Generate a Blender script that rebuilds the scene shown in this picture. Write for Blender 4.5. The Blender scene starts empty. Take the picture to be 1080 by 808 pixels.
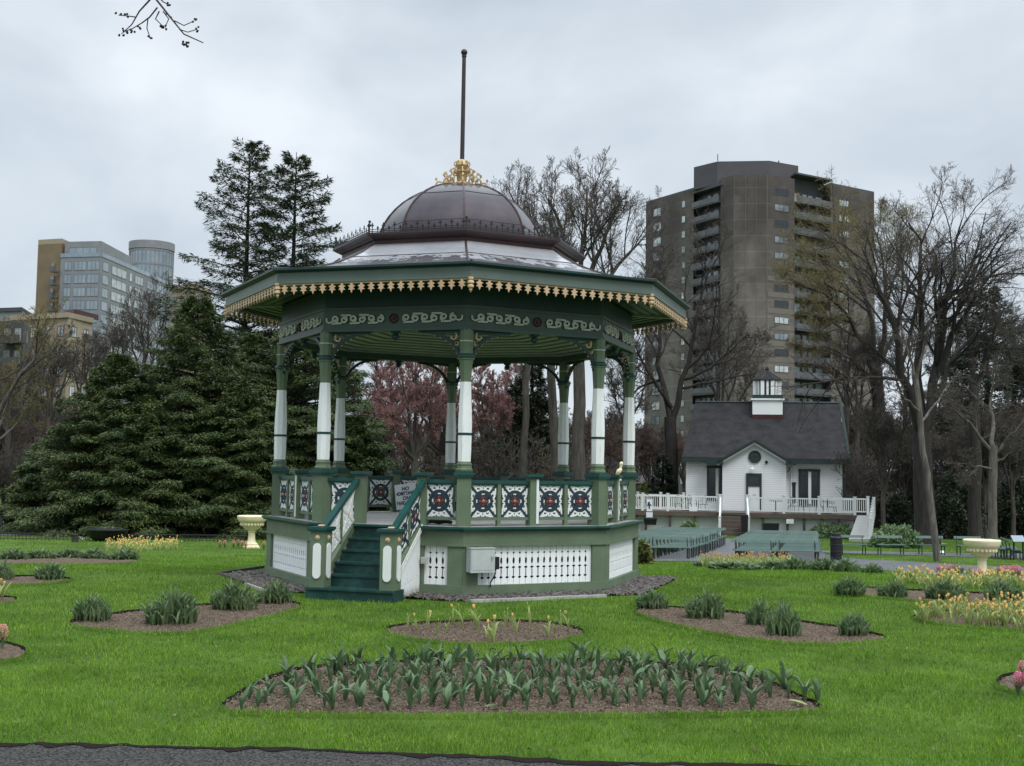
import bpy, bmesh, math, random
import numpy as np
from mathutils import Vector, Matrix
PI = math.pi
SC = bpy.context.scene
COL = SC.collection
# ------------------------------------------------------------------ camera
CH = 2.3
FOC = 1279.1
Rt = np.array([0.99881795, -0.04585273, 0.01613192])
Up = np.array([-0.01929588, -0.06941959, 0.99740092])
Fw = np.array([0.04461368, 0.99653321, 0.0702223])
cam = bpy.data.cameras.new('camera'); camo = bpy.data.objects.new('camera', cam); COL.objects.link(camo)
cam.sensor_width = 36; cam.lens = FOC / 1080 * 36; cam.clip_start = 0.05; cam.clip_end = 6000
camo.matrix_world = Matrix(((Rt[0], Up[0], -Fw[0], 0), (Rt[1], Up[1], -Fw[1], 0), (Rt[2], Up[2], -Fw[2], CH), (0, 0, 0, 1)))
SC.camera = camo
# ------------------------------------------------------------------ light
SUN_EL, SUN_AZ = math.radians(52), math.radians(150)     # azimuth clockwise from +Y: behind the camera, to the right
w = bpy.data.worlds.new("World"); SC.world = w; w.use_nodes = True
nt = w.node_tree; N = nt.nodes; Lk = nt.links
for n in list(N): N.remove(n)
out = N.new('ShaderNodeOutputWorld'); bg = N.new('ShaderNodeBackground')
sky = N.new('ShaderNodeTexSky'); sky.sky_type = 'NISHITA'; sky.sun_disc = False
sky.sun_elevation = SUN_EL; sky.sun_rotation = SUN_AZ; sky.air_density = 1.0; sky.dust_density = 2.0
tc = N.new('ShaderNodeTexCoord')
mp = N.new('ShaderNodeMapping'); mp.inputs['Scale'].default_value = (1.0, 1.0, 1.55); mp.inputs['Location'].default_value = (3.3, 1.2, 0.4)
nz = N.new('ShaderNodeTexNoise'); nz.inputs['Scale'].default_value = 2.1; nz.inputs['Detail'].default_value = 5; nz.inputs['Roughness'].default_value = 0.47
nz.inputs['Distortion'].default_value = 0.35
nz2 = N.new('ShaderNodeTexNoise'); nz2.inputs['Scale'].default_value = 7.5; nz2.inputs['Detail'].default_value = 4; nz2.inputs['Distortion'].default_value = 0.5
mx0 = N.new('ShaderNodeMix'); mx0.data_type = 'FLOAT'; mx0.inputs[0].default_value = 0.24
rp = N.new('ShaderNodeValToRGB'); e = rp.color_ramp.elements
e[0].position = 0.37; e[0].color = (3.3, 3.85, 4.4, 1)
e[1].position = 0.66; e[1].color = (6.15, 6.55, 6.95, 1)
m_ = rp.color_ramp.elements.new(0.54); m_.color = (4.8, 5.3, 5.8, 1)
Lk.new(tc.outputs['Generated'], mp.inputs[0]); Lk.new(mp.outputs[0], nz.inputs[0]); Lk.new(mp.outputs[0], nz2.inputs[0])
Lk.new(nz.outputs[0], mx0.inputs[2]); Lk.new(nz2.outputs[0], mx0.inputs[3]); Lk.new(mx0.outputs[0], rp.inputs[0])
# an overcast sky is brighter overhead than at the horizon
sx = N.new('ShaderNodeSeparateXYZ'); Lk.new(tc.outputs['Generated'], sx.inputs[0])
mr = N.new('ShaderNodeMapRange'); mr.inputs[1].default_value = 0.38; mr.inputs[2].default_value = 0.95; mr.inputs[3].default_value = 1.0; mr.inputs[4].default_value = 3.3
Lk.new(sx.outputs[2], mr.inputs[0])
vm = N.new('ShaderNodeVectorMath'); vm.operation = 'SCALE'; Lk.new(rp.outputs[0], vm.inputs[0]); Lk.new(mr.outputs[0], vm.inputs['Scale'])
mx = N.new('ShaderNodeMix'); mx.data_type = 'RGBA'; mx.inputs[0].default_value = 0.93
Lk.new(sky.outputs[0], mx.inputs[6]); Lk.new(vm.outputs[0], mx.inputs[7])
Lk.new(mx.outputs[2], bg.inputs[0]); bg.inputs[1].default_value = 0.1; Lk.new(bg.outputs[0], out.inputs[0])
sl = bpy.data.lights.new('sun', 'SUN'); sl.energy = 1.25; sl.angle = math.radians(24); sl.color = (1, 0.97, 0.92)
so = bpy.data.objects.new('sun', sl); COL.objects.link(so)
sd = Vector((math.sin(SUN_AZ) * math.cos(SUN_EL), math.cos(SUN_AZ) * math.cos(SUN_EL), math.sin(SUN_EL)))
so.rotation_euler = sd.to_track_quat('Z', 'Y').to_euler(); so.location = (20, -20, 60)
SC.view_settings.view_transform = 'Standard'; SC.view_settings.look = 'None'; SC.view_settings.exposure = 0.58; SC.view_settings.gamma = 1
SC.view_settings.use_curve_mapping = False
SC.cycles.max_bounces = 6; SC.cycles.diffuse_bounces = 3; SC.cycles.glossy_bounces = 3; SC.cycles.transparent_max_bounces = 4
# ------------------------------------------------------------------ terrain and pixel helpers
GY = np.array([-500, 26, 32, 38, 44, 52, 77, 120, 300, 5000.]); GZ = np.array([0, 0, -.36, -.72, -1.02, -1.22, -1.55, -1.75, -2.0, -2.0])
def gz(y): return np.interp(y, GY, GZ)
def ray(px, py): return Fw * FOC + Rt * (px - 540) - Up * (py - 404)
def at(px, py, Y):
    d = ray(px, py); return np.array([0, 0, CH]) + d * (Y / d[1])
def G(px, py):
    d = ray(px, py); lo, hi = 1.0, 400.0
    for _ in range(50):
        m = (lo + hi) / 2; q = CH + d[2] * m / d[1]
        if q > gz(m): lo = m
        else: hi = m
    return np.array([d[0] * lo / d[1], lo, float(gz(lo))])
def gp(px, Y, py=494):
    return np.array([at(px, py, Y)[0], Y, float(gz(Y))])
def inside(P, poly):
    x, y = P[:, 0], P[:, 1]; r = np.zeros(len(x), bool); n = len(poly)
    for i in range(n):
        x0, y0 = poly[i][:2]; x1, y1 = poly[(i + 1) % n][:2]
        if y0 == y1: continue
        r ^= ((y0 > y) != (y1 > y)) & (x < (x1 - x0) * (y - y0) / (y1 - y0) + x0)
    return r
# ------------------------------------------------------------------ materials
def mat(name, col, rough=0.6, var=0.18, scale=3.0, bump=0.0, bscale=30.0, metal=0.0, col2=None, rnd=0.0, island=0.0, spec=0.4, coat=0.0, stretch=None, thr=None):
    m = bpy.data.materials.new(name); m.use_nodes = True; nt = m.node_tree; N = nt.nodes; L = nt.links
    b = N['Principled BSDF']; b.inputs['Roughness'].default_value = rough; b.inputs['Metallic'].default_value = metal
    b.inputs['Specular IOR Level'].default_value = spec
    if coat: b.inputs['Coat Weight'].default_value = coat; b.inputs['Coat Roughness'].default_value = 0.15
    tc = N.new('ShaderNodeTexCoord'); src = tc.outputs['Object']
    if stretch:
        mp = N.new('ShaderNodeMapping'); mp.inputs['Scale'].default_value = stretch; L.new(src, mp.inputs[0]); src = mp.outputs[0]
    nz = N.new('ShaderNodeTexNoise'); nz.inputs['Scale'].default_value = scale; nz.inputs['Detail'].default_value = 6; nz.inputs['Roughness'].default_value = 0.6
    L.new(src, nz.inputs[0])
    mr = N.new('ShaderNodeMapRange'); mr.inputs[1].default_value, mr.inputs[2].default_value = thr or (0.3, 0.7); L.new(nz.outputs[0], mr.inputs[0])
    mx = N.new('ShaderNodeMix'); mx.data_type = 'RGBA'
    a = tuple(min(1, c * (1 - var)) for c in col) + (1,); c2 = (tuple(col2) if col2 else tuple(min(1, c * (1 + var)) for c in col)) + (1,)
    mx.inputs[6].default_value = a; mx.inputs[7].default_value = c2
    L.new(mr.outputs[0], mx.inputs[0]); last = mx.outputs[2]
    for amt, kind in ((rnd, 0), (island, 1)):
        if amt:
            if kind == 0: o = N.new('ShaderNodeObjectInfo').outputs['Random']
            else: o = N.new('ShaderNodeNewGeometry').outputs['Random Per Island']
            r2 = N.new('ShaderNodeMapRange'); r2.inputs[3].default_value = 1 - amt; r2.inputs[4].default_value = 1 + amt; L.new(o, r2.inputs[0])
            s = N.new('ShaderNodeVectorMath'); s.operation = 'SCALE'; L.new(last, s.inputs[0]); L.new(r2.outputs[0], s.inputs['Scale']); last = s.outputs[0]
    L.new(last, b.inputs['Base Color'])
    if bump:
        n2 = N.new('ShaderNodeTexNoise'); n2.inputs['Scale'].default_value = bscale; n2.inputs['Detail'].default_value = 5; L.new(src, n2.inputs[0])
        bp = N.new('ShaderNodeBump'); bp.inputs['Strength'].default_value = bump; bp.inputs['Distance'].default_value = 0.02
        L.new(n2.outputs[0], bp.inputs['Height']); L.new(bp.outputs[0], b.inputs['Normal'])
    return m
def leafmat(name, col, col2, island=0.25, rough=0.5, trans=0.3, scale=0.6, rnd=0.0):
    m = mat(name, col, rough, 0.0, scale, col2=col2, island=island, rnd=rnd, spec=0.35)
    N = m.node_tree.nodes; L = m.node_tree.links; b = N['Principled BSDF']; o = N['Material Output']
    t = N.new('ShaderNodeBsdfTranslucent'); s = N.new('ShaderNodeMixShader'); s.inputs[0].default_value = trans
    L.new(b.inputs['Base Color'].links[0].from_socket, t.inputs[0]); L.new(b.outputs[0], s.inputs[1]); L.new(t.outputs[0], s.inputs[2]); L.new(s.outputs[0], o.inputs[0])
    return m
def lined(m, axis, period, dark=0.55, width=0.08, bump=0.0):
    """adds joint lines (clapboards, planks, courses) across one object axis to a material's colour and bump"""
    N = m.node_tree.nodes; L = m.node_tree.links; b = N['Principled BSDF']
    tc = N.new('ShaderNodeTexCoord'); s = N.new('ShaderNodeSeparateXYZ'); L.new(tc.outputs['Object'], s.inputs[0])
    d = N.new('ShaderNodeMath'); d.operation = 'DIVIDE'; d.inputs[1].default_value = period; L.new(s.outputs['XYZ'.index(axis)], d.inputs[0])
    fr = N.new('ShaderNodeMath'); fr.operation = 'FRACT'; L.new(d.outputs[0], fr.inputs[0])
    mr = N.new('ShaderNodeMapRange'); mr.inputs[1].default_value = 0; mr.inputs[2].default_value = width; mr.inputs[3].default_value = dark; mr.inputs[4].default_value = 1.0; L.new(fr.outputs[0], mr.inputs[0])
    src = b.inputs['Base Color'].links[0].from_socket
    v = N.new('ShaderNodeVectorMath'); v.operation = 'SCALE'; L.new(src, v.inputs[0]); L.new(mr.outputs[0], v.inputs['Scale']); L.new(v.outputs[0], b.inputs['Base Color'])
    if bump:
        bp = N.new('ShaderNodeBump'); bp.inputs['Strength'].default_value = bump; bp.inputs['Distance'].default_value = 0.02
        L.new(fr.outputs[0], bp.inputs['Height']); L.new(bp.outputs[0], b.inputs['Normal'])
    return m
M = {}
M['sage'] = mat('sage_paint', (0.112, 0.156, 0.096), 0.5, 0.14, 2.5, 0.12, 25)
M['teal'] = mat('teal_paint', (0.012, 0.062, 0.055), 0.38, 0.25, 3, 0.08, 25)
M['darkteal'] = mat('dark_teal_paint', (0.008, 0.035, 0.036), 0.45, 0.2, 3)
M['frieze'] = mat('frieze_green_paint', (0.048, 0.082, 0.069), 0.45, 0.15, 2)
M['white'] = mat('white_paint', (0.80, 0.82, 0.80), 0.5, 0.06, 1.6, 0.06, 18, col2=(0.70, 0.72, 0.70))
M['whitewood'] = mat('peeling_white_paint', (0.80, 0.82, 0.82), 0.6, 0.0, 5, 0.1, 20, col2=(0.60, 0.60, 0.56), thr=(0.55, 0.8), stretch=(4, 4, 0.8))
M['navy'] = mat('navy_paint', (0.018, 0.034, 0.052), 0.45, 0.25, 6)
M['red'] = mat('red_paint', (0.22, 0.028, 0.024), 0.5, 0.2, 8)
M['maroon'] = mat('maroon_paint', (0.048, 0.013, 0.012), 0.45, 0.3, 3)
M['gold'] = mat('ochre_cream_paint', (0.50, 0.35, 0.215), 0.5, 0.18, 6)
M['gilt'] = mat('gilded_iron', (0.46, 0.33, 0.17), 0.5, 0.35, 8, metal=0.15)
M['cream'] = mat('cream_stone_paint', (0.74, 0.66, 0.44), 0.6, 0.1, 5, 0.15, 30)
M['scroll'] = mat('grey_white_trim', (0.50, 0.51, 0.46), 0.55, 0.12, 5)
M['copper'] = mat('brown_copper', (0.072, 0.062, 0.068), 0.22, 0.25, 1.2, 0.05, 2.5, metal=0.8, col2=(0.092, 0.077, 0.082), stretch=(1, 1, .5))
M['roofmetal'] = mat('wet_roof_painted_reflection', (0.34, 0.345, 0.365), 0.25, 0.0, 1.6, 0.04, 2.0, metal=0.25, col2=(0.43, 0.435, 0.455), spec=0.6)  # pale base colour stands in for bright sky reflected by the wet sheet
def stains_and_reflections(m, col, z0, z1, scale, soft=.04):
    """uneven tone by height: grime and wet on walls, painted reflection on the roof"""
    N = m.node_tree.nodes; L = m.node_tree.links; b = N['Principled BSDF']; src = b.inputs['Base Color'].links[0].from_socket
    tc = N.new('ShaderNodeTexCoord'); s = N.new('ShaderNodeSeparateXYZ'); L.new(tc.outputs['Object'], s.inputs[0])
    nz = N.new('ShaderNodeTexNoise'); nz.inputs['Scale'].default_value = scale; nz.inputs['Detail'].default_value = 6; nz.inputs['Roughness'].default_value = .7; L.new(tc.outputs['Object'], nz.inputs[0])
    mr = N.new('ShaderNodeMapRange'); mr.inputs[1].default_value = z0; mr.inputs[2].default_value = z1; mr.inputs[3].default_value = .25; mr.inputs[4].default_value = .72; L.new(s.outputs[2], mr.inputs[0])
    g = N.new('ShaderNodeMath'); g.operation = 'SUBTRACT'; L.new(nz.outputs[0], g.inputs[0]); L.new(mr.outputs[0], g.inputs[1])
    st = N.new('ShaderNodeMapRange'); st.inputs[1].default_value = 0; st.inputs[2].default_value = soft; L.new(g.outputs[0], st.inputs[0])
    mx = N.new('ShaderNodeMix'); mx.data_type = 'RGBA'; L.new(st.outputs[0], mx.inputs[0]); L.new(src, mx.inputs[6]); mx.inputs[7].default_value = (*col, 1); L.new(mx.outputs[2], b.inputs['Base Color'])
stains_and_reflections(M['roofmetal'], (0.075, 0.072, 0.078), 6.00, 6.50, 3.4)  # dark jagged reflection of cornice and cresting, painted into the lower roof colour
M['sagebase'] = mat('weathered_sage_paint', (0.112, 0.156, 0.096), 0.55, 0.2, 1.8, 0.15, 25); stains_and_reflections(M['sagebase'], (0.060, 0.070, 0.045), -.15, .16, 7, .15)
M['skirtwhite'] = mat('weathered_white_boards', (0.80, 0.82, 0.82), 0.6, 0.0, 5, 0.1, 20, col2=(0.58, 0.58, 0.54), thr=(0.55, 0.8), stretch=(5, 5, 0.8)); stains_and_reflections(M['skirtwhite'], (0.45, 0.45, 0.40), 0.05, .30, 9, .2)
M['steppaint'] = mat('scuffed_teal_steps', (0.012, 0.058, 0.052), 0.45, 0.3, 5, 0.15, 30, col2=(0.030, 0.085, 0.075), thr=(0.45, 0.75))
M['fascia'] = mat('fascia_green_paint', (0.095, 0.130, 0.112), 0.45, 0.12, 2)
M['palegreen'] = mat('pale_board_paint', (0.27, 0.29, 0.27), 0.5, 0.12, 3)
M['seam'] = mat('dark_seam_metal', (0.05, 0.03, 0.03), 0.4, 0.2, 3, metal=0.3)
M['iron'] = mat('black_iron', (0.014, 0.014, 0.016), 0.5, 0.3, 5)
M['pole'] = mat('rusted_brown_pole', (0.035, 0.022, 0.022), 0.5, 0.3, 6)
M['floor'] = lined(mat('weathered_grey_deck', (0.34, 0.33, 0.31), 0.55, 0.25, 3), 'X', 0.12, 0.6, 0.06)
M['boxgrey'] = mat('grey_enamel', (0.42, 0.46, 0.45), 0.4, 0.08, 4)
M['black'] = mat('black_plastic', (0.010, 0.011, 0.014), 0.45, 0.2, 4)
M['signwhite'] = mat('white_board', (0.78, 0.82, 0.84), 0.5, 0.04, 3)
M['ink'] = mat('dark_lettering', (0.02, 0.03, 0.05), 0.6, 0.05, 3)
M['soil'] = mat('garden_soil', (0.078, 0.057, 0.042), 0.95, 0.3, 26, 1.0, 90, col2=(0.205, 0.155, 0.115), spec=0.1)
M['chip'] = mat('bark_chips', (0.115, 0.086, 0.064), 0.9, 0.2, 5, col2=(0.195, 0.150, 0.112), island=0.45, spec=0.1)
M['earth'] = mat('dark_earth_edge', (0.014, 0.011, 0.009), 0.95, 0.3, 20, 0.6, 60, spec=0.1)
M['gravel'] = mat('grey_gravel', (0.030, 0.026, 0.024), 0.85, 0.3, 16, 1.0, 30, col2=(0.20, 0.18, 0.165), spec=0.2, thr=(0.38, 0.66))
M['asphalt'] = mat('wet_asphalt', (0.022, 0.020, 0.019), 0.85, 0.3, 45, 1.0, 60, col2=(0.094, 0.089, 0.084), spec=0.1, thr=(0.40, 0.62))
M['asphalt2'] = mat('pale_damp_asphalt', (0.095, 0.098, 0.105), 0.5, 0.25, 1.5, 0.3, 30, col2=(0.145, 0.15, 0.158))
M['concrete'] = mat('pale_concrete', (0.36, 0.35, 0.33), 0.8, 0.15, 4, 0.2, 30)
M['timber'] = mat('dark_timber', (0.07, 0.055, 0.045), 0.7, 0.25, 4)
M['lawn'] = mat('lawn_turf', (0.052, 0.100, 0.014), 0.9, 0.35, 0.55, 0.5, 60, col2=(0.088, 0.155, 0.024), spec=0.1)
M['blade'] = leafmat('grass_blades', (0.070, 0.168, 0.010), (0.205, 0.345, 0.034), 0.6, 0.5, 0.35, 0.9)
M['tulip'] = leafmat('tulip_leaf', (0.068, 0.128, 0.060), (0.150, 0.228, 0.108), 0.3, 0.4, 0.22, 3.0, 0.12)
M['tulip2'] = leafmat('dense_tulip_leaf', (0.085, 0.145, 0.065), (0.205, 0.285, 0.135), 0.4, 0.42, 0.25, 2.0, 0.12)
M['paleleaf'] = leafmat('variegated_leaf', (0.22, 0.30, 0.08), (0.46, 0.50, 0.20), 0.3, 0.45, 0.3, 3.0, 0.1)
M['yellow'] = leafmat('yellow_orange_petal', (0.92, 0.77, 0.34), (0.92, 0.60, 0.25), 0.1, 0.5, 0.35, 9.0, 0.2)
M['peach'] = leafmat('peach_petal', (0.80, 0.42, 0.25), (0.85, 0.55, 0.28), 0.1, 0.5, 0.3, 9.0, 0.15)
M['pink'] = leafmat('pink_floret', (0.80, 0.22, 0.38), (0.85, 0.40, 0.52), 0.25, 0.5, 0.25, 9.0)
M['salmon'] = leafmat('salmon_floret', (0.84, 0.40, 0.36), (0.88, 0.55, 0.50), 0.2, 0.5, 0.25, 9.0)
M['bark'] = mat('grey_brown_bark', (0.052, 0.045, 0.040), 0.9, 0.35, 2.5, 0.6, 12, col2=(0.095, 0.085, 0.075), spec=0.15, stretch=(3, 3, 0.6))
M['barkdark'] = mat('dark_wet_bark', (0.032, 0.028, 0.026), 0.85, 0.35, 2.5, 0.6, 12, col2=(0.050, 0.044, 0.041), spec=0.2, stretch=(3, 3, 0.6))
M['barkpale'] = mat('pale_grey_bark', (0.085, 0.076, 0.066), 0.9, 0.35, 2.5, 0.6, 12, col2=(0.17, 0.155, 0.135), spec=0.15, stretch=(3, 3, 0.6))
M['twig'] = mat('bare_twigs', (0.085, 0.074, 0.066), 0.9, 0.3, 1.0, col2=(0.130, 0.113, 0.100), spec=0.1)
M['twigbrown'] = mat('reddish_brown_twigs', (0.120, 0.082, 0.070), 0.9, 0.3, 1.0, col2=(0.165, 0.115, 0.10), spec=0.1)
M['twigred'] = mat('red_budded_twigs', (0.26, 0.145, 0.135), 0.9, 0.3, 1.0, col2=(0.36, 0.20, 0.19), spec=0.1)
M['twigolive'] = mat('olive_budded_twigs', (0.17, 0.145, 0.07), 0.9, 0.3, 0.5, col2=(0.24, 0.205, 0.10), spec=0.1)
M['needle'] = leafmat('yew_needles', (0.034, 0.062, 0.022), (0.108, 0.142, 0.044), 0.45, 0.6, 0.12, 0.9)
M['needle2'] = leafmat('spruce_needles', (0.036, 0.052, 0.028), (0.080, 0.098, 0.050), 0.4, 0.6, 0.12, 0.5)
M['needledark'] = leafmat('dark_evergreen_leaves', (0.018, 0.028, 0.018), (0.040, 0.054, 0.028), 0.4, 0.6, 0.1, 0.8)
M['hedge'] = leafmat('yellow_green_leaves', (0.10, 0.12, 0.03), (0.17, 0.18, 0.05), 0.3, 0.6, 0.2, 0.8)
# ------------------------------------------------------------------ mesh builder
class MB:
    def __init__(s): s.v = []; s.f = []; s.m = []
    def add(s, V, F, mi=0):
        o = len(s.v); s.v += [tuple(float(c) for c in p) for p in V]
        for f in F: s.f.append(tuple(i + o for i in f)); s.m.append(mi)
        return s
    def bx(s, x0, x1, y0, y1, z0, z1, mi=0):
        V = [(x, y, z) for z in (z0, z1) for x, y in ((x0, y0), (x1, y0), (x1, y1), (x0, y1))]
        return s.add(V, [(3, 2, 1, 0), (4, 5, 6, 7), (0, 1, 5, 4), (1, 2, 6, 5), (2, 3, 7, 6), (3, 0, 4, 7)], mi)
    def obx(s, o, u, n, a0, a1, b0, b1, z0, z1, mi=0):
        """box in a frame: a along u, b along n, z up, origin o"""
        o = np.array(o, float); u = np.array(u, float); n = np.array(n, float); V = []
        for z in (z0, z1):
            for a, b in ((a0, b0), (a1, b0), (a1, b1), (a0, b1)):
                p = o[:3] + u * a + n * b; V.append((p[0], p[1], p[2] + z))
        return s.add(V, [(3, 2, 1, 0), (4, 5, 6, 7), (0, 1, 5, 4), (1, 2, 6, 5), (2, 3, 7, 6), (3, 0, 4, 7)], mi)
    def prism(s, P, z0, z1, mi=0, top=None):
        n = len(P); top = top or P
        V = [(p[0], p[1], z0) for p in P] + [(p[0], p[1], z1) for p in top]
        return s.add(V, [tuple(range(n))[::-1], tuple(range(n, 2 * n))] + [(i, (i + 1) % n, n + (i + 1) % n, n + i) for i in range(n)], mi)
    def plate(s, P, o, u, v, t, mi=0):
        """polygon P (2D) in plane o,u,v extruded by t along u x v"""
        o = np.array(o, float); u = np.array(u, float); v = np.array(v, float); w_ = np.cross(u, v) * t; n = len(P)
        A = [o + u * a + v * b for a, b in P]; V = A + [p + w_ for p in A]
        return s.add(V, [tuple(range(n))[::-1], tuple(range(n, 2 * n))] + [(i, (i + 1) % n, n + (i + 1) % n, n + i) for i in range(n)], mi)
    def ribbon(s, P, W, o, u, v, t, mi=0):
        P = np.array(P, float); n = len(P); W = np.ones(n) * W
        d = np.gradient(P, axis=0); d /= np.linalg.norm(d, axis=1)[:, None] + 1e-9; nn = np.stack([-d[:, 1], d[:, 0]], 1)
        A = P + nn * W[:, None] / 2; B = P - nn * W[:, None] / 2
        o = np.array(o, float); u = np.array(u, float); v = np.array(v, float); w_ = np.cross(u, v) * t
        V = []
        for off in (0, 1):
            for S in (A, B): V += [o + u * a + v * b + w_ * off for a, b in S]
        F = []
        for i in range(n - 1):
            F += [(i, i + 1, n + i + 1, n + i), (2 * n + i, 3 * n + i, 3 * n + i + 1, 2 * n + i + 1), (i, 2 * n + i, 2 * n + i + 1, i + 1), (n + i, n + i + 1, 3 * n + i + 1, 3 * n + i)]
        F += [(0, n, 3 * n, 2 * n), (n - 1, 3 * n - 1, 4 * n - 1, 2 * n - 1)]
        return s.add(V, F, mi)
    def tube(s, P, r, n=8, mi=0, cap=True):
        P = np.array(P, float); k = len(P); r = np.ones(k) * r
        d = np.gradient(P, axis=0); d /= np.linalg.norm(d, axis=1)[:, None] + 1e-9
        a = np.array([0, 0, 1.]) if abs(d[0][2]) < 0.9 else np.array([1., 0, 0]); V = []
        for i in range(k):
            x = np.cross(d[i], a); x /= np.linalg.norm(x) + 1e-9; y = np.cross(d[i], x); a = np.cross(x, d[i])
            for j in range(n):
                t = 2 * PI * j / n; V.append(P[i] + (x * math.cos(t) + y * math.sin(t)) * r[i])
        F = [(i * n + j, i * n + (j + 1) % n, (i + 1) * n + (j + 1) % n, (i + 1) * n + j) for i in range(k - 1) for j in range(n)]
        if cap: F += [tuple(range(n))[::-1], tuple(range((k - 1) * n, k * n))]
        return s.add(V, F, mi)
    def lathe(s, prof, n=16, c=(0, 0, 0), ph=0.0, mi=0, cap=True):
        V = [(c[0] + r * math.cos(ph + 2 * PI * j / n), c[1] + r * math.sin(ph + 2 * PI * j / n), c[2] + z) for r, z in prof for j in range(n)]
        k = len(prof)
        F = [(i * n + j, i * n + (j + 1) % n, (i + 1) * n + (j + 1) % n, (i + 1) * n + j) for i in range(k - 1) for j in range(n)]
        if cap: F += [tuple(range(n))[::-1], tuple(range((k - 1) * n, k * n))]
        return s.add(V, F, mi)
    def ball(s, c, r, n=10, m=6, mi=0, sc=(1, 1, 1)):
        V = []
        for i in range(m + 1):
            t = PI * i / m
            for j in range(n):
                a = 2 * PI * j / n; q = max(math.sin(t), 0.02)
                V.append((c[0] + r * sc[0] * q * math.cos(a), c[1] + r * sc[1] * q * math.sin(a), c[2] - r * sc[2] * math.cos(t)))
        F = [(i * n + j, i * n + (j + 1) % n, (i + 1) * n + (j + 1) % n, (i + 1) * n + j) for i in range(m) for j in range(n)] + [tuple(range(n))[::-1], tuple(range(m * n, m * n + n))]
        return s.add(V, F, mi)
    def mesh(s, name, mats, smooth=None):
        me = bpy.data.meshes.new(name); me.from_pydata(s.v, [], s.f)
        bm = bmesh.new(); bm.from_mesh(me); bmesh.ops.recalc_face_normals(bm, faces=bm.faces); bm.to_mesh(me); bm.free()
        for m in (mats if isinstance(mats, (list, tuple)) else [mats]): me.materials.append(m)
        if any(s.m): me.polygons.foreach_set('material_index', s.m)
        if smooth is not None:
            me.polygons.foreach_set('use_smooth', [True] * len(me.polygons)); me.set_sharp_from_angle(angle=math.radians(smooth))
        return me
    def build(s, name, mats, parent=None, smooth=None, local=False, loc=None, rz=0):
        if loc is not None: base = np.array(loc, float); s.v = s.v if local else [tuple(np.array(p) - base) for p in s.v]
        elif parent is not None and not local:
            q = np.array(topl(parent)); s.v = [tuple(np.array(p) - q) for p in s.v]
        me = s.mesh(name, mats, smooth); o = bpy.data.objects.new(name, me); COL.objects.link(o)
        if loc is not None: o.location = loc; o.rotation_euler = (0, 0, rz)
        if parent is not None: o.parent = parent
        return o
def topl(o):
    l = np.array(o.location)
    while o.parent: o = o.parent; l = l + np.array(o.location)
    return l
def tag(o, label=None, cat=None, group=None, kind=None):
    if label: o['label'] = label
    if cat: o['category'] = cat
    if group: o['group'] = group
    if kind: o['kind'] = kind
    return o
def thing(name, label, cat, loc, rz=0, group=None):
    o = bpy.data.objects.new(name, None); COL.objects.link(o); o.empty_display_size = 0.2
    o.location = tuple(float(c) for c in loc); o.rotation_euler = (0, 0, rz); return tag(o, label, cat, group)
def link(name, me, parent=None, loc=(0, 0, 0), rz=0, sc=None):
    o = bpy.data.objects.new(name, me); COL.objects.link(o); o.location = tuple(float(c) for c in loc); o.rotation_euler = (0, 0, rz)
    if sc: o.scale = sc if isinstance(sc, tuple) else (sc, sc, sc)
    if parent is not None: o.parent = parent
    return o
def dup(root, loc, rz, label=None, group=None, sc=None):
    r = root.copy(); COL.objects.link(r); r.location = tuple(float(c) for c in loc); r.rotation_euler = (0, 0, rz)
    if sc: r.scale = (sc, sc, sc)
    if label: r['label'] = label
    if group: r['group'] = group
    for ch in list(root.children):
        c = ch.copy(); COL.objects.link(c); c.parent = r
        for g in ch.children:
            d = g.copy(); COL.objects.link(d); d.parent = c
    return r
def npmesh(name, V, F, mats, mi=None, smooth=False):
    """fast mesh from numpy arrays; F all of one size"""
    V = np.asarray(V, np.float32); F = np.asarray(F, np.int32); me = bpy.data.meshes.new(name); k = F.shape[1]
    me.vertices.add(len(V)); me.vertices.foreach_set('co', V.ravel()); me.loops.add(F.size); me.loops.foreach_set('vertex_index', F.ravel())
    me.polygons.add(len(F)); me.polygons.foreach_set('loop_start', np.arange(0, F.size, k, dtype=np.int32)); me.polygons.foreach_set('loop_total', np.full(len(F), k, np.int32))
    for m in (mats if isinstance(mats, (list, tuple)) else [mats]): me.materials.append(m)
    if mi is not None: me.polygons.foreach_set('material_index', np.asarray(mi, np.int32))
    if smooth: me.polygons.foreach_set('use_smooth', np.ones(len(F), bool))
    me.update(calc_edges=True); return me
# ------------------------------------------------------------------ ground
rng = np.random.default_rng(7); random.seed(7)
def smooth_closed(P, n=4):
    P = np.array(P, float)
    for _ in range(n - 2):
        Q = np.roll(P, -1, 0); P = np.stack([0.75 * P + 0.25 * Q, 0.25 * P + 0.75 * Q], 1).reshape(-1, 2)
    return P
xs = np.unique(np.concatenate([np.arange(-60, 60.1, 2), np.linspace(-1500, -60, 25), np.linspace(60, 1500, 25)]))
ys = np.unique(np.concatenate([GY[(GY > -60) & (GY < 3000)], np.arange(-60, 120, 3.0), np.linspace(120, 3000, 40)]))
X, Y = np.meshgrid(xs, ys); V = np.stack([X, Y, gz(Y)], -1).reshape(-1, 3); nx = len(xs)
i = np.arange(len(ys) - 1)[:, None] * nx + np.arange(nx - 1)[None, :]
F = np.stack([i, i + 1, i + nx + 1, i + nx], -1).reshape(-1, 4)
tag(link('lawn', npmesh('lawn', V, F, M['lawn'])), kind='structure')

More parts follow.
